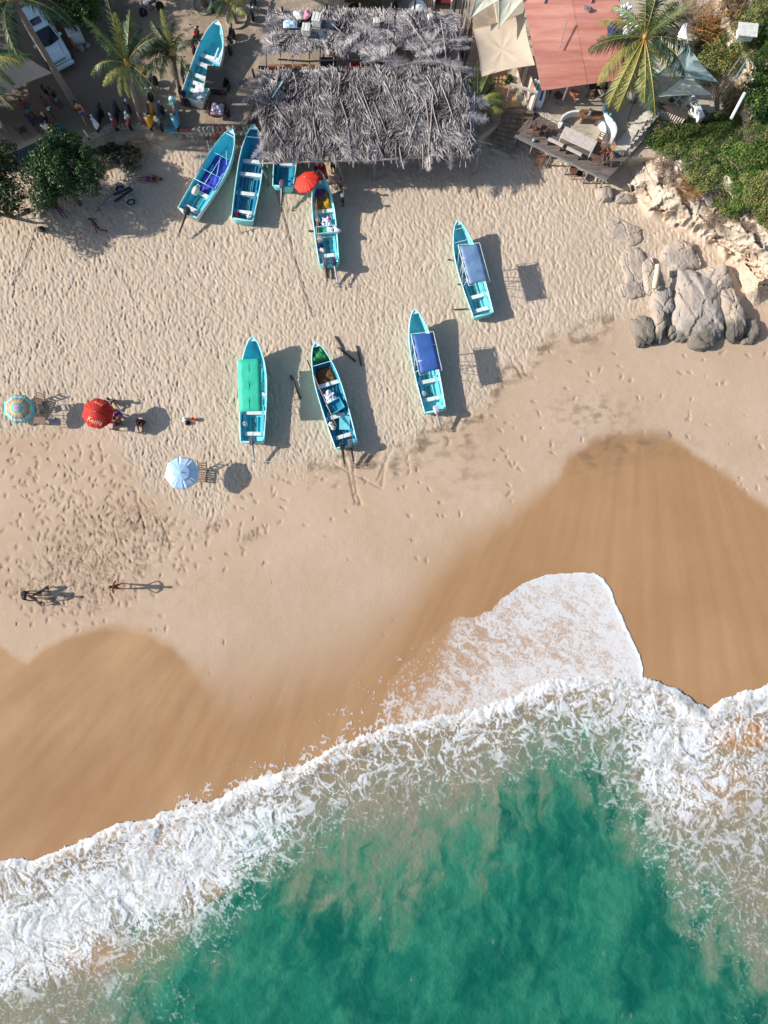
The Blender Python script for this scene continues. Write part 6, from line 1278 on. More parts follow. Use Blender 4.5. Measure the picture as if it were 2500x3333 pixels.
for x, y in ((-.75, -.3), (.58, -.3), (0, 2.1)):
    w_ = MB().lathe([(.15, -.05), (.26, -.06), (.28, 0), (.26, .06), (.15, .05)], (x, y, .28), 16, 0, Matrix.Rotation(math.pi/2, 3, 'Y')).build('wheel', ['tyre'], tr, True); MB().lathe([(.15, -.03), (.15, .03)], (x, y, .28), 10, 0, Matrix.Rotation(math.pi/2, 3, 'Y')).build('rim', ['chrome'], w_)
MB().box((-.1, 1.0, .62), (1.0, .5, .12)).box((-.1, .72, .9), (1.0, .08, .45)).build('seat', ['black_plastic'], tr)
ct = thing('cool_box', 'white plastic fish box draped with cloth behind the highest boat', 'box', W(660, 318, 1.0), R(-15)); bevel(MB().box((0, 0, .35), (.8, 1.1, .6)).build('body', ['white_paint'], ct), .08, 2); vs, fs = lumpy(lambda u, v: ((u-.5)*.85, (v-.5)*1.1), 8, 8, 2, .06, .70, .15); MB().add(vs, fs).build('cloth', ['cloth_white'], ct, 'full')
# round things: tree rings, tank bases at the top
mat('ring_brown', lin((134, 104, 66)), .9, .2, 3); mat('basket', lin((150, 116, 84)), .9, .2, 8)
def ring_bed(label, px, py, rad, z=1.0, m='ring_brown', h=.22, name='tree_ring', fill=True):
    r = thing(name, label, 'tree ring', W(px, py, z)); MB().disc((0, 0, h/2), rad, h, 'Z', 24, 0, rad-.1).build('rim', ['kerb_concrete' if m == 'ring_brown' else m], r)
    if fill: MB().disc((0, 0, h*.3), rad-.12, .04, 'Z', 24).build('soil', [m], r)
    return r
ring_bed('wide round tree bed around the top left post of the sandy street', 665, 22, .85); ring_bed('round bed at the foot of the small top palm', 770, 68, .8); ring_bed('shallow round basket tray lying between the two shorter palms', 455, 232, .42, m='basket', h=.1, name='basket'); ring_bed('dark round drum lid right of the motor tricycle', 730, 283, .48, m='dark_wood', h=.3, name='drum_lid')
r = thing('cut_palm', 'pale cut trunk rising from the wide round bed at the top', 'trunk', W(668, 22, 1.0)); MB().tube([(0, 0, 0), (0, -.02, .8), (0, 0, 1.6)], [.22, .18, .17], 10).build('stem', ['palm_trunk'], r, True)
r = ring_bed('small brown clay pot at the stern of the highest boat', 588, 308, .24, m='ring_brown', h=.3, name='clay_pot')
# sails top left
mat('sail_tan', lin((196, 180, 160)), .85, .06, 1.2, .006, 3, sub=.12); mat('sail_grey', lin((206, 206, 188)), .85, .06, 1.2, .006, 3, sub=.15); mat('sail_teal', lin((150, 172, 172)), .85, .08, 1.2, .006, 3, sub=.15)
def sail(label, corners, m, sag=.25, seed=1, n=14, name='shade_sail', inset=.10):
    """corners: (px,py,z). edges curve inwards, cloth sags and wrinkles"""
    P = [W(x, y, z) for x, y, z in corners]; c = sum(P, Vector())/len(P); r = thing(name, label, 'shade sail', Vector((c.x, c.y, 0)))
    off = Vector(r.location); K = len(P); ed = []
    for i in range(K):
        a, b = P[i], P[(i+1) % K]
        for k in range(n): u = k/n; q = a.lerp(b, u); q += (c-q)*inset*math.sin(u*math.pi); ed.append(q)
    mb = MB(off); rings = 7; N = len(ed); rnd = random.Random(seed); ph = rnd.uniform(0, 6)
    for j in range(rings+1):
        v = j/rings
        for i, q in enumerate(ed):
            p = q.lerp(c, v); p = p.copy(); w_ = math.sin(i/N*2*math.pi*K+ph)*.5+math.sin(i*.9+ph)*.3
            p.z += -sag*(1-(1-v)**2)*.8+.05*w_*math.sin(v*math.pi); mb.v.append(tuple(p))
    mb.f = [(j*N+i, j*N+(i+1) % N, (j+1)*N+(i+1) % N, (j+1)*N+i) for j in range(rings) for i in range(N)]; mb.mi = [0]*len(mb.f)
    mb.build('cloth', [m], r, 'full')
    e = MB(off); e.tube([q+Vector((0, 0, .006)) for q in ed]+[ed[0]], .014, 4, 0, False); e.build('edge_cord', [m], r); return r
sail('tan shade sail at the left edge under the palm fronds', [(-160, 90, 3.0), (48, 152, 3.0), (170, 238, 3.2), (14, 306, 2.9), (-150, 330, 3.)], 'sail_tan', .15, 1, inset=.05)
# brown house corner and white thing beside the car
mat('terracotta', lin((168, 96, 66)), .8, .15, 3); mat('plaster_white', lin((200, 208, 206)), .8, .08, 2, .006, 8)
hs_ = thing('garden_wall', 'rust coloured wall top with a pale coping right of the car', 'wall', W(205, 85, 1.)); off = Vector(hs_.location)
MB(off).beam(W(186, 48, 1.4), W(243, 150, 1.4), .14, .9).build('wall', ['terracotta'], hs_); MB(off).beam(W(170, 25, 1.95), W(200, 70, 1.95), .4, .06).build('coping', ['plaster_white'], hs_)
hs_ = thing('water_tank', 'pale blue tub standing against the rust coloured wall', 'tub', W(250, 122, 1.), R(25)); bevel(MB().box((0, 0, .45), (.9, 1.5, .9)).build('tub', ['plaster_white'], hs_), .06, 2); MB().tube([(.3, -.6, .92), (.1, 0, .95), (.3, .6, .92)], .05, 6).build('hose', ['black_plastic'], hs_)
o = MB().blob((0, 0, .2), (.26, .24, .2), 4, .2).build('stone', ['stone_grey'], None, True); o.location = W(268, 165, 1.); tag(o, 'pale stone on the ground right of the car bonnet', 'stone')
o = MB().blob((0, 0, .15), (.18, .16, .15), 5, .2).build('stone', ['stone_grey'], None, True); o.location = W(290, 155, 1.); tag(o, 'smaller grey stone right of the pale stone', 'stone')
# ================================================================ THE BIG PALM-THATCH SHELTER
mat('thatch_a', lin((162, 158, 159)), .92, .34, 1.1, col2=lin((98, 95, 100)), sub=.03); mat('thatch_b', lin((204, 198, 194)), .92, .26, 1.1, col2=lin((138, 133, 134)), sub=.03); mat('thatch_c', lin((112, 108, 113)), .92, .34, 1.1, col2=lin((60, 58, 66)), sub=.03)
mat('pole_grey', lin((140, 132, 134)), .85, .22, 5); mat('beam_dark', lin((48, 42, 44)), .9, .2, 5)
sh = thing('thatched_shelter', 'long open beach shelter roofed with grey dried palm fronds on rough poles', 'shelter', W(1190, 480, 0)); off = Vector(sh.location)
def zr(py): return float(np.interp(py, [40, 200, 215, 530], [3.25, 2.95, 2.85, 2.45]))
for i, y in enumerate([92, 150, 196, 222, 262, 320, 380, 440, 498]):
    x0, x1 = (905, 1490) if y < 200 else ((842, 1500) if y < 240 else (846-.02*y, 1505+(y-240)*.15)); bm = MB(off); z = zr(y)-.10
    P = [W(x0+(x1-x0)*k/6, y+random.Random(i*7+k).uniform(-4, 4)+(16-k*5 if y > 480 else 0), z+random.Random(k+i).uniform(-.03, .03)) for k in range(7)]
    bm.tube(P, .055 if y != 222 else .11, 7).build('purlin', ['beam_dark' if y in (222, 196) else 'pole_grey'], sh, True)
rnd = random.Random(11)
for i in range(15):
    x = 868+i*45+rnd.uniform(-8, 8); bm = MB(off); bm.tube([W(x+rnd.uniform(-6, 6), 60, zr(60)-.18), W(x, 215, zr(215)-.2), W(x+rnd.uniform(-8, 8), 520, zr(520)-.16)], .04, 6).build('rafter', ['pole_grey'], sh, True)
for x, y, top, lean_, dk in [(1538, 569, 500, 8, 0), (1365, 575, 515, -6, 0), (1112, 600, 525, -4, 0), (875, 605, 540, -6, 0), (1215, 590, 525, 5, 0), (855, 330, 200, -8, 1), (985, 330, 195, 2, 1), (1110, 325, 190, 0, 1), (1365, 320, 185, 3, 1), (1495, 310, 180, 0, 1), (940, 150, 15, 0, 1), (1075, 140, 25, 0, 1), (1345, 130, 10, 0, 1), (1470, 120, 10, 0, 1)]:
    z0 = gz(x, y); zt = zr(top)+(.45 if dk else -.05); P0 = W(x, y, z0-.1); zt_ = zt; T_ = P0+Vector(((lean_)/46, .15, zt_-z0+.1))
    MB(off).tube([P0, P0.lerp(T_, .35)+Vector((.10, 0, 0)), P0.lerp(T_, .7)-Vector((.04, 0, 0)), T_], [.085, .075, .08, .065], 8).build('post', ['beam_dark' if dk else 'pole_grey'], sh, True)
TH_M = [frond_mesh('thatch_frond', 2.7, .06+.05*(i % 3), .66, 70, [('thatch_a', 'thatch_b', 'thatch_c', 'thatch_a')[i % 4], 'dead_rib'], 200+i, .03, (-.25, .2, 0, .35, -.1, .1, -.4, .3)[i], .55, .05, ribw=.024, wid=.85) for i in range(8)]
cnt = 0
def thatch(px, py, az, z, tilt=0., s=1., k=None):
    global cnt
    o = link('thatch_frond', TH_M[k if k is not None else rnd.randrange(8)], sh); o.location = W(px, py, z)-off; o.rotation_euler = (rnd.uniform(-.45, .45), tilt, R(az)); s *= rnd.uniform(.8, 1.12); o.scale = (s, s*rnd.uniform(.8, 1.15), s); cnt += 1
rows = [(268, 12), (292, 16), (322, 18), (355, 19), (395, 20), (435, 21), (468, 20)]
for j, (y, n) in enumerate(rows):
    for i in range(n):
        u = (i+rnd.uniform(.1, .9))/n; x = 862+u*(1478-862+(y-235)*.12); yy = y-28+rnd.uniform(-14, 14); az = rnd.gauss(-90, 34)
        if rnd.random() < .25: az = rnd.choice((-5, 185, -20, 200, -40))+rnd.uniform(-15, 15)
        if x > 1440 and rnd.random() < .7: az = rnd.uniform(-30, 5); x = min(x, 1470)
        if x < 900 and rnd.random() < .5: az = rnd.uniform(180, 235)
        ln = 1.0 if y < 430 else .8
        thatch(x, yy, az, zr(yy)+.05+.035*j+rnd.uniform(0, .06), .10+rnd.uniform(0, .06), ln)
# dense shaded mat under the visible layers in the older south part
for i in range(46):
    x = 870+rnd.random()*620; y = 250+rnd.random()*220; thatch(x, y, rnd.uniform(-180, 180), zr(y)-.02, .04, .9)
for i in range(80):                       # north part: ragged, with openings
    x = 905+rnd.random()*560; y = 66+rnd.random()**1.2*95
    if 1010 < x < 1110 and y > 140 and rnd.random() < .8: continue
    if 1215 < x < 1330 and 75 < y < 100 and rnd.random() < .7: continue
    az = rnd.choice((-90, -60, -120, 0, 180, -30, 215) if y < 105 else (0, 180, 20, 165, -20))+rnd.uniform(-22, 22); thatch(x, y, az, zr(y)+.05+rnd.uniform(0, .15), .06, .78)
for x, y, az in ((885, 150, 40), (870, 190, 60), (1210, 175, -10), (1240, 200, 10), (1300, 150, -160), (1170, 205, 20), (1390, 215, 200), (1460, 205, 170), (1420, 200, -20), (1340, 205, 190)): thatch(x, y, az, zr(y)+.2, 0, .85)
def strip_mat(name, n, pick, z_add, seed, ln=(.5, 1.25), w=.02):
    g = np.random.default_rng(seed); px, py = pick(g, n); zz = np.interp(py, [40, 200, 215, 530], [3.25, 2.95, 2.85, 2.45])+z_add+g.uniform(-.05, .10, n); x, y = Wn(px, py, zz)
    base = -np.pi/2+3.2*fbm(x*.6, y*.6, 3, seed)+g.normal(size=n)*.32; l = g.uniform(*ln, n); dx, dy = np.cos(base)*l/2, np.sin(base)*l/2; sx_, sy_ = -np.sin(base)*w*g.uniform(.5, 1.3, n), np.cos(base)*w*g.uniform(.5, 1.3, n); t = g.uniform(-.10, .10, n)
    v = np.stack([np.stack([x-dx-sx_*.6, y-dy-sy_*.6, zz-t], -1), np.stack([x-dx+sx_*.6, y-dy+sy_*.6, zz-t], -1), np.stack([x+sx_, y+sy_, zz+.03], -1), np.stack([x+dx, y+dy, zz+t], -1), np.stack([x-sx_, y-sy_, zz+.0], -1)], 1)
    v -= np.array([off.x, off.y, off.z]); me = bpy.data.meshes.new(name); me.vertices.add(5*n); me.vertices.foreach_set('co', v.astype(np.float32).ravel())
    me.loops.add(5*n); me.loops.foreach_set('vertex_index', np.arange(5*n, dtype=np.int32)); me.polygons.add(n); me.polygons.foreach_set('loop_start', np.arange(0, 5*n, 5, dtype=np.int32)); me.update(calc_edges=True)
    for m in ('thatch_a', 'thatch_b', 'thatch_c'): me.materials.append(M(m))
    me.polygons.foreach_set('material_index', g.integers(0, 3, n).astype(np.int32)); o = link(name, me, sh); o['kind'] = 'stuff'; return o
def pickS(g, n):
    u, v = g.random(n), g.random(n); py = 240+v*276-12*u+6*np.sin(u*31); px = 858+u*(640+v*38)+g.normal(size=n)*7
    hole = fbm(px/55, py/30, 4, 77) < -.20; py[hole] = 250+g.random(hole.sum())*240; return px, py
def pickN(g, n):
    out = [np.zeros(0), np.zeros(0)]
    while len(out[0]) < n:
        px = 885+g.random(n)*600+g.normal(size=n)*6; py = 45+g.random(n)*138
        d = fbm(px/70, py/38, 4, 88)+.5*ss(140, 60, py)-.35*ss(120, 190, py); d -= 1.2*np.exp(-(((px-1270)/50)**2+((py-92)/12)**2))+1.3*np.exp(-(((px-1010)/110)**2+((py-205)/28)**2))+.9*np.exp(-(((px-1400)/70)**2+((py-185)/22)**2)); d += .8*np.exp(-(((px-960)/60)**2+((py-120)/40)**2))
        k = d > -.12; out = [np.concatenate([out[0], px[k]]), np.concatenate([out[1], py[k]])]
    return out[0][:n], out[1][:n]
strip_mat('thatch_litter', 19000, pickS, -.02, 5, w=.026); strip_mat('thatch_litter', 14000, pickS, .20, 6, w=.018); strip_mat('thatch_litter', 12000, pickN, .03, 7, w=.022)
# loose sticks lying on top
sticks = [((815, 270), (805, 330)), ((903, 230), (897, 285)), ((955, 235), (965, 300)), ((1036, 240), (1036, 305)), ((1108, 240), (1100, 310)), ((1160, 285), (1210, 400)), ((1215, 330), (1262, 440)), ((1250, 262), (1290, 350)), ((1390, 250), (1425, 330)), ((1470, 220), (1475, 285)), ((1385, 320), (1395, 470)), ((1405, 325), (1430, 430)), ((1135, 420), (1145, 525)), ((1020, 380), (1030, 450)), ((885, 330), (945, 415)), ((895, 425), (925, 470)), ((1110, 330), (1132, 400)), ((1180, 300), (1235, 460)), ((1290, 460), (1290, 530)), ((1375, 470), (1376, 550)), ((1440, 285), (1475, 385)), ((1325, 370), (1340, 405)), ((1360, 375), (1335, 450)), ((980, 150), (935, 200)), ((1275, 10), (1258, 165)), ((1310, 35), (1400, 170)), ((1435, 65), (1452, 190)), ((1395, 25), (1420, 90)), ((1060, 55), (1110, 105)), ((1410, 300), (1392, 540)), ((1228, 465), (1250, 540)), ((1300, 480), (1315, 550))]
for i, (a, b) in enumerate(sticks):
    za = max(zr(a[1]), 0)+.34; A, Bv = W(*a, za), W(*b, zr(b[1])+.34); m_ = A.lerp(Bv, .5)+Vector((rnd.uniform(-.08, .08), 0, .02)); MB(off).tube([A, m_, Bv], [.035, .03, .022], 5).build('loose_stick', ['dead_rib' if i % 3 else 'pole_grey'], sh, True)
o = MB(off).tube([W(921, 264, 3.25), W(886, 317, 3.2)], [.05, .035], 6).build('loose_stick', ['rim_paint'], sh, True); o['label'] = 'pale blue painted stick'
edge_ = MB(off); P = [W(848, 532, 2.5), W(950, 528, 2.48), W(1080, 524, 2.46), (W(1200, 522, 2.46)), W(1320, 515, 2.47), W(1440, 508, 2.5), W(1565, 490, 2.55)]; edge_.tube(P, [.05, .055, .05, .06, .05, .05, .04], 7).build('eave_pole', ['dead_rib'], sh, True)
P = [W(1546, 300, 2.75), W(1543, 380, 2.65), W(1540, 440, 2.6), W(1538, 500, 2.5)]; MB(off).tube(P, .035, 6).build('eave_pole', ['dead_rib'], sh, True); MB(off).tube([W(1535, 450, 2.6), W(1600, 470, 1.4)], .035, 5).build('prop', ['dead_rib'], sh)
for x in (868, 1010, 1090, 1150, 1290, 1500, 1515): MB(off).tube([W(x, 522, 2.4), W(x+rnd.uniform(-6, 6), 545, 2.35)], .02, 4).build('hanging_end', ['dead_rib'], sh)
# things on and under the roof
mat('foam_box', lin((222, 222, 216)), .7, .08, 5, .006, 12, col2=lin((190, 190, 184)))
def foam_box(label, px, py, z, sz, rz):
    r = thing('foam_box', label, 'box', W(px, py, z), rz); a, b, h = sz
    bevel(MB().box((0, 0, h*.42), (a, b, h*.84)).build('body', ['foam_box'], r), .02); bevel(MB().box((0, 0, h*.92), (a*1.04, b*1.04, h*.14)).build('lid', ['foam_box'], r), .02)
    for k in (-.25, .25): MB().box((a*k, 0, h*1.0), (.03, b*.9, .012)).build('lid_groove', ['kerb_concrete'], r)
    return r
foam_box('larger white foam box on the thatch near its upper left', 1033, 75, 3.45, (.55, .62, .5), -.2); foam_box('smaller white foam box lower on the thatch at upper left', 999, 106, 3.4, (.52, .55, .45), -.12); foam_box('small white cooler on the thatch near the top middle', 1226, 78, 3.45, (.42, .38, .3), 0); foam_box('little white carton half sunk in the thatch top right', 1400, 60, 3.5, (.3, .3, .25), .3)
vs, fs = lumpy(lambda u, v: ((u-.5)*.95, (v-.5)*.5), 10, 8, 7, .09, .15, .15); o = MB().add(vs, fs).build('plastic_sheet', ['float_blue'], None, 'full'); o.location = W(945, 80, 3.45); tag(o, 'crumpled pale blue plastic sheet on the upper left thatch', 'sheet')
o = MB().blob((0, 0, .15), (.36, .28, .2), 4, .3, 12).build('sack', ['foam_box'], None, 'full'); o.location = W(975, 56, 3.4); tag(o, 'bulging off-white sack on the thatch left of the foam boxes', 'sack')
o = MB().blob((0, 0, .15), (.30, .26, .16), 5, .3, 12).build('cloth_bundle', ['cloth_pink'], None, 'full'); o.location = W(1000, 55, 3.4); tag(o, 'dusty pink bundle between sack and larger foam box', 'bundle')
mat('signal_red', lin((170, 24, 22)), .6, .15, 2)
r = thing('market_table', 'red draped table standing in an opening under the thatch', 'table', W(1158, 262, 1.05)); vs, fs = lumpy(lambda u, v: ((u-.5)*1.1, (v-.5)*1.7), 8, 8, 3, .02, .95, .3); MB().add(vs, fs).build('cloth', ['signal_red'], r, 'full')
for x in (-.45, .45):
    for y in (-.7, .7): MB().tube([(x, y, 0), (x, y, .92)], .025, 5).build('leg', ['dark_wood'], r)
r = thing('wooden_bench', 'long timber bench in the shade behind the thatch gap', 'bench', W(950, 235, 1.05)); MB().box((0, 0, .45), (3.4, .35, .05)).build('seat', ['orange_wood'], r); [MB().box((x, 0, .21), (.06, .3, .42)).build('leg', ['orange_wood'], r) for x in (-1.4, 1.4)]
r = thing('wooden_bench', 'tan timber counter seen through the upper thatch', 'counter', W(1290, 135, 1.05)); MB().box((0, 0, .8), (2.6, .7, .06)).build('top', ['orange_wood'], r); [MB().box((x, 0, .38), (.08, .6, .76)).build('leg', ['orange_wood'], r) for x in (-1.1, 1.1)]
for i, (x, y, lab) in enumerate([(1070, 232, 'left'), (1240, 240, 'middle'), (1420, 235, 'right')]): table(x, y, 5*i, (1.2, .8), .74, 'dark_wood', lab+' dark dining table beneath the open thatch gap', 1.05)
# objects at the top edge behind the shelter
mat('truck_dark', lin((44, 58, 54)), .5, .15, 1.5)
tk = thing('parked_truck', 'dark green vehicle behind the thatched shelter, cut by the top edge', 'truck', W(1215, 20, 1.), 0); bevel(MB().box((0, .5, 1.1), (4.2, 2.0, .9)).build('body', ['truck_dark'], tk), .1, 2); bevel(MB().box((-.8, .6, 1.75), (1.6, 1.7, .5)).build('cab', ['truck_dark'], tk), .15, 2); MB().box((.15, .6, 1.72), (.08, 1.4, .35), ry=.4).build('windscreen', ['glass_dark'], tk)
w_ = MB().lathe([(.2, -.12), (.42, -.13), (.45, 0), (.42, .13), (.2, .12)], (1.1, -.55, 1.0), 18, 0, Matrix.Rotation(1.0, 3, 'X')).build('spare_wheel', ['tyre'], tk, True); MB().lathe([(.2, -.06), (.2, .06)], (1.1, -.55, 1.0), 12, 0, Matrix.Rotation(1.0, 3, 'X')).build('rim', ['cowl_grey'], w_)
for x in (-1.4, 1.4): MB().lathe([(.2, -.12), (.38, -.12), (.40, 0), (.38, .12), (.2, .12)], (x, -.45, .4), 16, 0, Matrix.Rotation(math.pi/2, 3, 'X')).build('wheel', ['tyre'], tk, True)
r = thing('upturned_boat', 'white rounded upturned dinghy at the top edge behind the shelter', 'dinghy', W(1362, 50, 1.0), .2)
MB().blob((0, 0, .1), (.75, 1.1, .55), 2, .04, 16).build('hull', ['white_paint'], r, 'full'); MB().beam((0, -1.0, .45), (0, 1.0, .45), .05, .3).build('keel', ['white_paint'], r)
fr_ = thing('wooden_pallet_frame', 'dark red and white painted bench at the top edge behind the fence', 'bench', W(1440, 15, 1.0)); MB().box((0, 0, .45), (1.3, .8, .06)).build('seat', ['cloth_maroon'], fr_); [MB().box((x, 0, .35), (.1, .9, .7)).build('side', ['cream_plastic'], fr_) for x in (-.62, .62)]; MB().box((0, .4, .72), (1.34, .08, .12)).build('back_rail', ['cream_plastic'], fr_)
ln_ = thing('lean_planks', 'bundle of planks leaning at the top edge beside the dinghy', 'planks', W(1385, 15, 1.0)); [MB().beam((-.2+.16*k, -.5, .1), (.1+.16*k, .6, .5), .1, .04).build('plank', ['pole_wood'], ln_) for k in range(4)]
# tall palisade right of the shelter
pf = thing('palisade_fence', 'tall fence of bamboo and dark poles along the right side of the shelter', 'fence', W(1510, 200, 1.)); off = Vector(pf.location)
for k in range(13):
    x = 1484+rnd.uniform(-2, 2)+k*3.0; y = 30+rnd.uniform(-30, 10); P0 = W(x+4, y+95+k*4, 1.0); P1 = P0+Vector((rnd.uniform(-.12, .12), rnd.uniform(-.1, .2), rnd.uniform(2.3, 3.2))); MB(off).tube([P0, P0.lerp(P1, .5)+Vector((.03, 0, 0)), P1], [.045, .04, .03], 6).build('pole', ['dead_rib' if k % 3 else 'dark_wood'], pf, True)
for k in range(10):
    P0 = W(1502+k*2, 200+k*16, 1.0); MB(off).tube([P0, P0+Vector((rnd.uniform(-.08, .08), .05, 1.7))], .05, 6).build('pole', ['beam_dark'], pf, True)
MB(off).beam(W(1492, 110, 2.2), W(1522, 345, 2.2), .05, .08).build('rail', ['beam_dark'], pf)
r = thing('barrel', 'dark green barrel at the right end of the shelter', 'barrel', W(1504, 252, 1.0)); mat('barrel_green', lin((20, 84, 66)), .4, .1); MB().lathe([(.32, 0), (.36, .3), (.37, .6), (.33, .9)], n=16).build('body', ['barrel_green'], r, True); MB().disc((0, 0, .91), .30, .03).build('lid', ['barrel_green'], r)
# ================================================================ RESTAURANT: roof, sails, terrace, deck
mat('roof_pink', lin((222, 172, 158)), .8, .12, .9, .003, 6, col2=lin((202, 136, 116)), hue=.006, stretch=(.25, 1.6, 1)); mat('terrace', lin((176, 168, 150)), .85, .10, 1.2, .006, 12); mat('plank_grey', lin((118, 106, 98)), .85, .25, 4, .006, 18, col2=lin((84, 76, 72)), stretch=(.4, 3, 1)); mat('table_pale', lin((200, 192, 184)), .7, .08, 4, .004, 14, col2=lin((174, 166, 158)))
mat('white_render', lin((222, 226, 224)), .8, .05, 2, .006, 10); mat('mural_teal', lin((70, 170, 175)), .7, .1); mat('tile_brown', lin((124, 110, 92)), .9, .2, 3, .008, 14)
TZF = 1.30
fl_ = MB(); P = [W(x, y, TZF) for x, y in [(1738, 360), (2052, 500), (2120, 425), (2240, 408), (2330, 380), (2310, 200), (2240, 60), (2200, -60), (1600, -60), (1640, 200), (1690, 330)]]; fl_.prism([(p.x, p.y) for p in P], .2, TZF)
o = fl_.build('terrace_floor', ['terrace']); o['kind'] = 'structure'
MB().prism([(p.x, p.y) for p in [W(x, y, 1.12) for x, y in ((1642, 352), (1712, 345), (1745, 220), (1600, 190), (1606, 300))]], .2, 1.14).build('sandy_path', [mat('path_sand', lin((196, 164, 128)), .95, .15, 2, .02, 10, col2=lin((166, 132, 96)))])['kind'] = 'structure'
# pink roof of corrugated sheets
ro = thing('pink_roof', 'large pink corrugated metal roof of the beach bar with a loose pole on it', 'roof', W(1860, 300, TZF)); off = Vector(ro.location); RZ = 4.2
TL, BL, BR, TR = W(1688, -70, RZ+.35), W(1762, 297, RZ-.15), W(2052, 255, RZ-.15), W(2002, -70, RZ+.35)
NR, NC = 9, 2
for i in range(NR):
    for j in range(NC):
        mb = MB(off); q = 14
        for k in range(q*2+1):
            v = (i+k/(q*2)*1.04)/NR; v = min(v, 1.0); h = .018*math.sin(k*math.pi)+(.016 if k % 2 else -.016)+(.012 if j == 0 else 0)-.008*i*0+.03*(i/NR)
            for e in (0, 1):
                u = (j+e*1.03)/NC if j == 0 else (j+e)/NC; A = TL.lerp(TR, u).lerp(BL.lerp(BR, u), v); mb.v.append((A.x, A.y, A.z+h))
        mb.f = [(2*k, 2*k+2, 2*k+3, 2*k+1) for k in range(q*2)]; mb.mi = [0]*len(mb.f); mb.build('roof_sheet', ['roof_pink'], ro)
for v in (.05, .5, .97):
    MB(off).beam(TL.lerp(BL, v)-Vector((0, 0, .12)), TR.lerp(BR, v)-Vector((0, 0, .12)), .1, .12).build('roof_beam', ['beam_dark'], ro)
for px, py in ((1826, 343), (1990, 345), (1772, 330), (2030, 330), (1700, 60), (1990, 60)):
    b_ = W(px, py, TZF); MB(off).tube([b_, b_+Vector((.05, .1, 2.7))], .07, 8).build('post', ['pole_grey'], ro, True)
A = W(1822, 157, RZ+.22); Bv = W(1846, 62, RZ+.55); o = MB(A).tube([A, Bv], .035, 6).build('loose_pole', ['pole_grey'], None, True); o.location = A; tag(o, 'loose thin pole slanting up from the pink roof', 'pole')
o = MB().blob((0, 0, .06), (.3, .16, .1), 3, .3).build('dry_branch_heap', ['dead_frond'], None); o.location = W(1912, 30, RZ+.3); tag(o, 'small heap of dry leaves lying on the pink roof', 'leaf heap')
for a, b in (((1772, 10), (1782, -60)), ((1925, 8), (1930, -60))):
    A, Bv = W(*a, RZ+.3), W(*b, RZ+.5); o = MB(A).tube([A, Bv], .05, 6).build('roof_pole', ['pole_grey'], None, True); o.location = A; tag(o, ('left' if a[0] < 1800 else 'right')+' pole end lying at the top edge of the pink roof', 'pole')
sail('large tan shade sail left of the pink roof', [(1540, 95, 3.3), (1705, 42, 3.9), (1741, 212, 3.9), (1568, 250, 3.2)], 'sail_tan', .35, 3, inset=.06)
sail('pale grey shade sail pointing down over the tan one', [(1622, 96, 4.3), (1618, -60, 4.6), (1760, -60, 4.7)], 'sail_grey', .2, 4, inset=.09); sail('narrow pale shade sail at the top beside the fence', [(1528, 62, 4.2), (1560, -60, 4.6), (1625, -60, 4.6), (1625, 0, 4.5)], 'sail_grey', .15, 5, inset=.06)
sail('upper grey-blue shade sail right of the big palm', [(2138, 243, 4.0), (2238, 145, 4.2), (2338, 268, 3.8)], 'sail_teal', .25, 6, inset=.12); sail('lower tan-grey shade sail over the log bar', [(2138, 316, 3.8), (2240, 238, 3.9), (2318, 309, 3.6)], 'sail_grey', .22, 7, inset=.12)
sail('small grey shade sail corner at the top right behind the palm', [(2080, 250, 3.2), (2150, 120, 3.6), (2240, 160, 3.6), (2200, 250, 3.2)], 'sail_grey', .2, 8)
for i, (px, py) in enumerate(((2338, 290), (2345, 320), (2136, 345))):
    r = thing('sail_post', ('upper', 'lower', 'left')[i]+' steel post holding the right-hand shade sails', 'post', W(px, py, 1.3)); MB().tube([(0, 0, 0), (0, 0, 2.5)], .05, 8).build('post', ['grey_metal'], r)
vs, fs = lumpy(lambda u, v: ((u-.5)*1.6, (v-.5)*1.1), 12, 10, 3, .14, .2, .1); mat('tarp_navy', lin((40, 38, 96)), .5, .1); o = MB().add(vs, fs).build('tarp', ['tarp_navy'], None, 'full'); o.location = W(2015, 105, RZ+.2); tag(o, 'navy tarp at the right border of the pink roof', 'tarp')
vs, fs = lumpy(lambda u, v: ((u-.5)*1.0, (v-.5)*.9), 12, 10, 5, .18, .3, .15); o = MB().add(vs, fs).build('white_sheet', ['float_white'], None, 'full'); o.location = W(2050, 112, RZ+.3); tag(o, 'crumpled white sheet beside the palm crown on the navy tarp', 'sheet')
vs, fs = lumpy(lambda u, v: ((u-.5)*.8, (v-.5)*.8), 12, 10, 6, .18, .3, .15); o = MB().add(vs, fs).build('white_sheet', ['float_white'], None, 'full'); o.location = W(2035, 42, RZ+.3); tag(o, 'upper crumpled white sheet behind the palm crown', 'sheet')
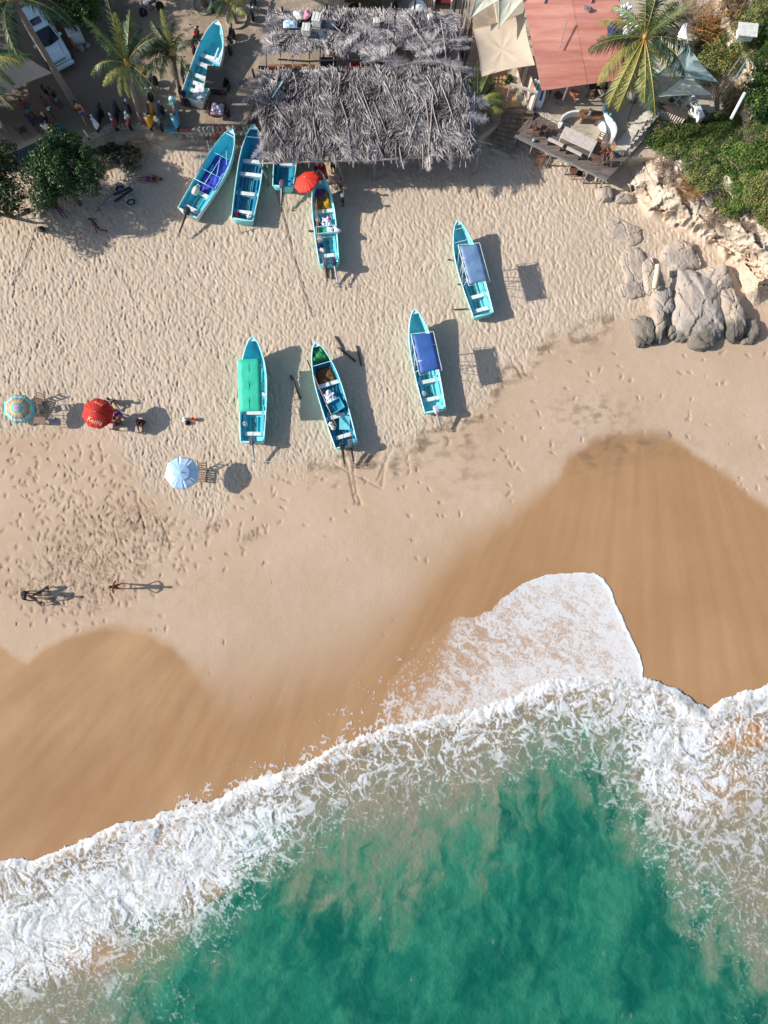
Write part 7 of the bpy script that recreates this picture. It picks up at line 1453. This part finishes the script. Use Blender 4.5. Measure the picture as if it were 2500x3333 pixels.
# low curved walls
def cwall(label, pts, z0, z1, th, m, name='curved_wall', z_=None, cat='wall'):
    P = [W(x, y, z1) for x, y in pts]; S = []
    for i in range(len(P)-1):
        a, b, c, d = P[max(i-1, 0)], P[i], P[i+1], P[min(i+2, len(P)-1)]
        for k in range(5): t = k/5; S.append(.5*((2*b)+(c-a)*t+(2*a-5*b+4*c-d)*t*t+(3*b-a-3*c+d)*t**3))
    S.append(P[-1]); o_ = Vector((S[0].x, S[0].y, z0)); mb = MB(o_); n = len(S)
    for i, p in enumerate(S):
        t = (S[min(i+1, n-1)]-S[max(i-1, 0)]).normalized(); s = Vector((-t.y, t.x, 0))*th/2
        for q, z in ((p-s, z0), (p-s, z1), (p+s, z1), (p+s, z0)): mb.v.append((q.x, q.y, z))
    mb.f = [(i*4+j, i*4+4+j, i*4+4+(j+1) % 4, i*4+(j+1) % 4) for i in range(n-1) for j in range(4)]+[(0, 1, 2, 3), tuple((n-1)*4+j for j in (3, 2, 1, 0))]; mb.mi = [0]*len(mb.f)
    o = mb.build(name, [m], None, True); o.location = o_; bevel(o, .03, 2); return tag(o, label, cat)
cwall('pale blue low curved wall left of the oval table', [(1832, 402), (1826, 392), (1836, 375), (1862, 362), (1895, 360)], TZF, TZF+.5, .16, 'white_render'); cwall('white low curved wall right of the oval table', [(1948, 375), (1963, 395), (1971, 420), (1966, 445)], TZF, TZF+.55, .16, 'white_render')
mw = cwall('tall white wavy wall with turquoise paint marks', [(1976, 330), (1968, 352), (1974, 372), (1990, 388), (2002, 405), (2005, 425), (1998, 445)], TZF, TZF+.85, .20, 'white_render')
rw = cwall('white curved wall to the right of the log bar', [(2252, 312), (2268, 335), (2280, 360), (2288, 380)], TZF-.3, TZF+.8, .35, 'white_render'); cwall('slanting white wall behind the bare branches', [(2232, 75), (2230, 100), (2236, 142)], 1.3, 2.6, .25, 'white_render')
cwall('low concrete edge between terrace and plank deck', [(1745, 355), (1820, 395), (1900, 437), (1990, 478), (2035, 497)], TZF, TZF+.14, .4, 'terrace')
for i, (x, y, s) in enumerate(((1975, 345, .10), (1973, 362, .12), (1988, 372, .09), (1996, 392, .07))):
    o = MB().blob((0, 0, 0), (s, s*1.3, .03), i, .3, 10).build('paint_mark', ['mural_teal'], mw); o.location = W(x, y, TZF+.855)-Vector(mw.location)
dk = thing('plank_deck', 'weathered grey plank deck raised on posts over the sand', 'deck', W(1860, 480, 0)); off = Vector(dk.location); DZ = 1.36
A, Bc, Cc, Dc = W(1740, 364, DZ), W(1674, 440, DZ), W(1976, 586, DZ), W(2046, 510, DZ); NW = 12
for i in range(NW):
    v0 = i/NW; v1 = (i+.93)/NW; cut = [0]; 
    while cut[-1] < 1: cut.append(min(1, cut[-1]+rnd.uniform(.22, .4)))
    if 1-cut[-2] < .08: cut.pop(-2)
    for a, b in zip(cut[:-1], cut[1:]):
        b -= .002; zz = rnd.uniform(-.004, .006); q = [A.lerp(Bc, v0).lerp(Dc.lerp(Cc, v0), a), A.lerp(Bc, v1).lerp(Dc.lerp(Cc, v1), a), A.lerp(Bc, v1).lerp(Dc.lerp(Cc, v1), b), A.lerp(Bc, v0).lerp(Dc.lerp(Cc, v0), b)]
        o = MB(off).prism([(p.x, p.y) for p in q], DZ-.04+zz, DZ+zz); o.build('plank', ['plank_grey'], dk)
for u in (0.02, .2, .4, .6, .8, .97):
    for v in (.08, .95):
        p = A.lerp(Bc, v).lerp(Dc.lerp(Cc, v), u); MB(off).tube([(p.x, p.y, -.1), (p.x, p.y, DZ-.05)], .06, 7).build('post', ['pole_grey'], dk)
for v in (.03, .5, .97): MB(off).beam(A.lerp(Bc, v).lerp(Dc.lerp(Cc, v), 0)-Vector((0, 0, .14)), A.lerp(Bc, v).lerp(Dc.lerp(Cc, v), 1)-Vector((0, 0, .14)), .08, .16).build('joist', ['pole_grey'], dk)
MB(off).beam(Bc+Vector((.05, -.05, .0)), Cc+Vector((-.05, -.05, .0)), .05, .07).build('edge_trim', ['galvanised'], dk)
th_ = R(-27)
def tz(px, py): return W(px, py, DZ)
table(1872, 478, -27, (2.45, .92), .74, 'table_pale', 'long pale dining table in the middle of the plank deck', DZ+.01, 'white_paint', split=0)
for i, (x, y, l_) in enumerate(((1803, 478, 'left pale bench beside the long table'), (1862, 507, 'right pale bench beside the long table'))):
    r = thing('bench', l_+' on the deck', 'bench', W(x, y, DZ+.01), R(-28)); bevel(MB().box((0, 0, .44), (1.15, .24, .05)).build('seat', ['table_pale'], r), .01); [MB().box((q, 0, .21), (.06, .2, .42)).build('leg', ['dark_wood'], r) for q in (-.48, .48)]
for x, y, f_, m_, l_ in ((1722, 432, -30, 'lounger_wood', 'leftmost folded brown chair at the left end of the deck'), (1745, 440, -35, 'red_brown_wood', 'second brown chair at the left end of the deck'), (1765, 432, 150, 'red_brown_wood', 'brown chair with the largest shadow at the left end of the deck'),
                      (1942, 475, 240, 'red_brown_wood', 'reddish bench chair above the right end of the long table'), (1972, 503, 200, 'orange_wood', 'bright orange chair at the right end of the deck'), (1938, 505, 200, 'red_brown_wood', 'dark brown chair touching the right end of the long table'), (1935, 530, 170, 'red_brown_wood', 'brown slatted chair nearest the beach at the right end'), (1962, 535, 190, 'lounger_wood', 'thin brown chair right of the slatted one on the deck')):
    chair(x, y, f_, l_, m_, DZ+.01, .42)
# wire sculpture of hoops
ws = thing('wire_sculpture', 'wire figure of thin looping hoops standing on the deck', 'sculpture', W(1772, 418, DZ)); off = Vector(ws.location)
for cx, cy, a_, b_, rz_ in ((1757, 392, .34, .55, .1), (1768, 396, .22, .5, -.1), (1808, 392, .30, .42, -.6), (1750, 402, .4, .45, .5), (1795, 408, .5, .3, -.5), (1830, 410, .6, .28, -.4)):
    c_ = W(cx, cy, DZ+.7); pt = []
    for k in range(15): q = k/14*2*math.pi; x_, y_ = a_*math.cos(q), b_*math.sin(q); pt.append(c_+Vector((x_*math.cos(rz_)-y_*math.sin(rz_), (x_*math.sin(rz_)+y_*math.cos(rz_))*.6, y_*.9)))
    MB(off).tube(pt, .012, 4, 0, False).build('hoop', ['black_plastic'], ws)
# terrace furniture
ov = thing('oval_table', 'oval driftwood table with a vase of white flowers on the sunken terrace', 'table', W(1913, 398, TZF), R(-8)); pl = [(.55*math.copysign(1, math.cos(a))+.33*math.cos(a), .33*math.sin(a)) for a in [k*math.pi/10 for k in range(20)]]
bevel(MB().prism(pl, .62, .74).build('tabletop', [mat('walnut', lin((122, 90, 68)), .6, .3, 3, .01, 12, stretch=(1, 3, 1), col2=lin((74, 52, 40)))], ov), .03, 2); [MB().box((x, 0, .31), (.14, .4, .62)).build('leg', ['pole_wood'], ov) for x in (-.5, .5)]
vs_ = thing('flower_vase', 'white vase of flowers standing on the oval table', 'vase', W(1918, 372, TZF+.74)); MB().lathe([(.05, 0), (.09, .1), (.06, .2), (.07, .24)], n=10).build('vase', ['white_render'], vs_, True); [MB().blob((.1*math.cos(k*1.3), .1*math.sin(k*1.3), .34+.03*(k % 3)), .05, k, .2, 6).build('flower', ['float_white' if k % 2 else 'leaf_mid'], vs_) for k in range(7)]
chair(1862, 322, 60, 'orange wooden armchair at the front edge of the pink roof', 'orange_wood', TZF, .62); chair(1779, 310, 250, 'brown round-backed chair under the left corner of the pink roof', 'red_brown_wood', TZF, .5); table(1812, 328, 0, (.62, .62), .5, 'dark_wood', 'round dark stool table under the pink roof edge', TZF, round_=True)
chair(1930, 322, 200, 'dark brown chair in shadow right of the orange armchair', 'red_brown_wood', TZF, .55); table(1935, 300, 0, (1.3, .9), .75, 'beam_dark', 'dark table deep under the pink roof edge', TZF)
for i, (x, y) in enumerate(((2170, 352), (2194, 361), (2224, 374))):
    chair(x, y, 215, ('left', 'middle', 'right')[i]+' black bar stool behind the log bar', 'black_plastic', TZF, .36, 'black bar stools at the log bar', sh=.7)
mat('stair_pale', lin((205, 198, 186)), .85, .08, 2, .008, 10); lb = thing('log_bar', 'dark log slab bar counter above the green bushes', 'bar', W(2170, 385, TZF), R(-24)); bevel(MB().box((0, 0, .7), (2.5, .42, .12)).build('counter', ['dark_wood'], lb), .05, 2)
for k in range(14): MB().tube([(-1.15+k*.17, -.14, 0), (-1.15+k*.17, -.14, .64)], .06, 6).build('stake', ['stair_pale'], lb)
# stairs with picket stakes
sr = thing('stone_stairs', 'pale rough stairs climbing from deck to bar beside the stakes', 'stairs', W(2040, 450, TZF)); off = Vector(sr.location)
for k in range(9):
    a = W(2000+k*13, 470-k*14, 1.3+.06*k); b = W(2040+k*13, 488-k*14, 1.3+.06*k); MB(off).beam(a, b, .42, .16).build('step', ['stair_pale'], sr)
ps = thing('picket_fence', 'row of leaning dark picket stakes between stairs and bushes', 'fence', W(2070, 460, TZF)); off = Vector(ps.location)
for k in range(11):
    b_ = W(2040+k*9, 492-k*10, gz(2040+k*9, 492-k*10)); MB(off).tube([b_, b_+Vector((.1, .35, 1.1+.2*math.sin(k*2)))], [.05, .035], 6).build('stake', ['dark_wood' if k % 3 else 'pole_grey'], ps)
r = thing('leaning_pole', 'long dark pole leaning down over the stairs from a post', 'pole', W(2035, 420, TZF)); off = Vector(r.location); MB(off).tube([W(2040, 405, TZF+.3), W(2062, 325, TZF+2.2)], [.05, .06], 7).build('pole', ['beam_dark'], r)
o = MB().blob((0, 0, 0), (.32, .34, .26), 3, .1, 12).build('straw_lamp', ['dead_frond'], None, 'full'); o.location = W(2056, 308, 3.2); tag(o, 'grey straw ball shade at the top of the leaning pole', 'lamp shade')
# white pipe, shed roof on the slope
r = thing('white_pipe', 'long white pipe rising diagonally through the right bushes', 'pipe', W(2382, 386, 3.4)); off = Vector(r.location); MB(off).tube([W(2380, 386, 3.9), W(2424, 303, 4.4)], .10, 8).build('pipe', ['white_paint'], r); MB(off).tube([W(2395, 250, 4.2), W(2433, 192, 4.6)], .05, 8).build('upper_pipe', ['rim_paint'], r)
sdh = thing('shed', 'small shed with a peeling white roof high on the slope', 'shed', W(2420, 118, 3.6), R(-6)); MB().box((0, 0, .2), (1.0, .7, .4)).build('wall', ['plaster_white'], sdh); [MB().box((-.5+.26*k, .03, .45), (.25, .9, .04), rx=.1).build('roof_sheet', ['foam_box'], sdh) for k in range(5)]
# ramp of tiles
rp_ = thing('tiled_ramp', 'sloping ramp paved with square brown tiles down to the beach', 'ramp', W(1650, 440, 0)); off = Vector(rp_.location)
A, Bv, Cv, Dv = W(1644, 356, 1.25), W(1712, 356, 1.25), W(1661, 504, .45), W(1598, 478, .45)
MB(off).add([A-Vector((0, 0, .06)), Bv-Vector((0, 0, .06)), Cv-Vector((0, 0, .06)), Dv-Vector((0, 0, .06)), A-Vector((0, 0, 1.1)), Bv-Vector((0, 0, 1.1)), Cv-Vector((0, 0, .5)), Dv-Vector((0, 0, .5))], [(3, 2, 1, 0), (0, 1, 5, 4), (1, 2, 6, 5), (2, 3, 7, 6), (3, 0, 4, 7)]).build('ramp_base', ['kerb_concrete'], rp_)
for i in range(9):
    for j in range(4):
        u0, u1, v0, v1 = j/4+.012, (j+1)/4-.012, i/9+.008, (i+1)/9-.008; q = [A.lerp(Bv, u).lerp(Dv.lerp(Cv, u), v) for u, v in ((u0, v0), (u1, v0), (u1, v1), (u0, v1))]; z_ = rnd.uniform(0, .008)
        MB(off).add([(p.x, p.y, p.z-.04) for p in q]+[(p.x, p.y, p.z+z_) for p in q], [(4, 5, 6, 7)[::-1], (0, 1, 5, 4), (1, 2, 6, 5), (2, 3, 7, 6), (3, 0, 4, 7)]).build('tile', ['tile_brown'], rp_)
gt = thing('gate_frame', 'white painted timber gateway above the tiled ramp', 'gateway', W(1690, 345, 1.2)); off = Vector(gt.location)
p0, p1 = W(1643, 348, 1.15), W(1728, 372, 1.2); t0, t1 = Vector((p0.x, p0.y, 3.05)), Vector((p1.x, p1.y, 3.05)); MB(off).tube([p0, t0], .06, 6).build('gate_post', ['pole_grey'], gt); MB(off).tube([p1, t1], .06, 6).build('gate_post', ['pole_grey'], gt); MB(off).beam(t0, t1, .12, .14).build('lintel', ['table_pale'], gt)
for i, (px, py, rz_, m1, m2, l_) in enumerate(((1722, 350, .15, 'white_render', 'cloth_red', 'white surfboard with a red panel leaning left of the others'), (1735, 352, .2, 'white_render', 'mural_teal', 'white surfboard with a turquoise stripe in the middle'), (1750, 358, .12, 'white_render', 'cloth_blue', 'white surfboard with a blue nose nearest the terrace'))):
    r = thing('surfboard', l_, 'surfboard', W(px, py, TZF-.05), rz_); r.rotation_euler = (-.35, 0, rz_-.25)
    pl = [(.26*math.sin(math.pi*min(1, (k+.6)/11))**.7, -.1+1.9*k/10) for k in range(11)]; pl = pl+[(-x, y) for x, y in pl[::-1]]; q = MB().add([(x, .04, y) for x, y in pl]+[(x, -.03, y) for x, y in pl], [tuple(range(22)), tuple(range(22, 44))[::-1]]+[(k, 22+k, 22+(k+1) % 22, (k+1) % 22) for k in range(22)]); bevel(q.build('board', [m1], r), .01); MB().box((0, -.04, 1.1), (.16, .012, .9)).build('stripe', [m2], r)
fg = thing('flag', 'small red white and green flag on a pole at the roof corner', 'flag', W(1742, 300, TZF)); off = Vector(fg.location); MB().tube([(0, 0, 0), (.05, .1, 2.2)], .025, 6).build('pole', ['table_pale'], fg)
for k, m_ in enumerate(('cloth_red', 'cloth_white', 'barrel_green')): vs, fs = lumpy(lambda u, v: ((u-.5)*.3, .05-.22*k+(v-.5)*.22), 4, 3, k+1, .03, 2.1, 0); MB().add(vs, fs).build('stripe', [m_], fg, 'full')
pn = thing('hut_front', 'dark plank hut wall between path and surfboards', 'wall', W(1715, 300, 1.2)); off = Vector(pn.location); a, b = W(1668, 210, 1.2), W(1725, 370, 1.2)
for k in range(9): c_ = a.lerp(b, (k+.5)/9); MB(off).box((c_.x, c_.y, 2.1), (.07, (b-a).length/9*.94, 1.8), rz=math.atan2(b.y-a.y, b.x-a.x)-math.pi/2).build('board', ['pole_wood' if k % 2 else 'table_pale'], pn)
st_ = thing('wooden_steps', 'short wooden steps between ramp and deck end', 'steps', W(1716, 385, 1.0), R(-8)); [MB().box((0, -.28*k, .55-.16*k), (.62, .22, .05)).build('tread', ['plank_grey'], st_) for k in range(4)]; [MB().beam((s*.33, .1, .6), (s*.33, -.95, .0), .05, .16).build('stringer', ['dark_wood'], st_) for s in (-1, 1)]
lp_ = thing('deck_lamp', 'small silver lantern hooked on the deck edge', 'lantern', W(1732, 472, 1.0)); MB().lathe([(.1, 0), (.12, .2), (.05, .3)], (0, 0, .3), 8).build('lantern', ['galvanised'], lp_); MB().tube([(0, 0, -1), (0, 0, .35)], .02, 5).build('post', ['grey_metal'], lp_)
for px, py, lab, rr in ((1655, 268, 'potted shrub on the sandy path left of the gate', .4), (1600, 330, 'pale garden table behind the low palm', .5)):
    tree('shrub', lab.replace('pale garden table', 'leafy potted plant'), 'shrub', px, py, 1.1, rr, rr, .6, 500, .06, ['leaf_dark', 'leaf_mid'], int(px), (.1,), trunk=False, ntr=1)
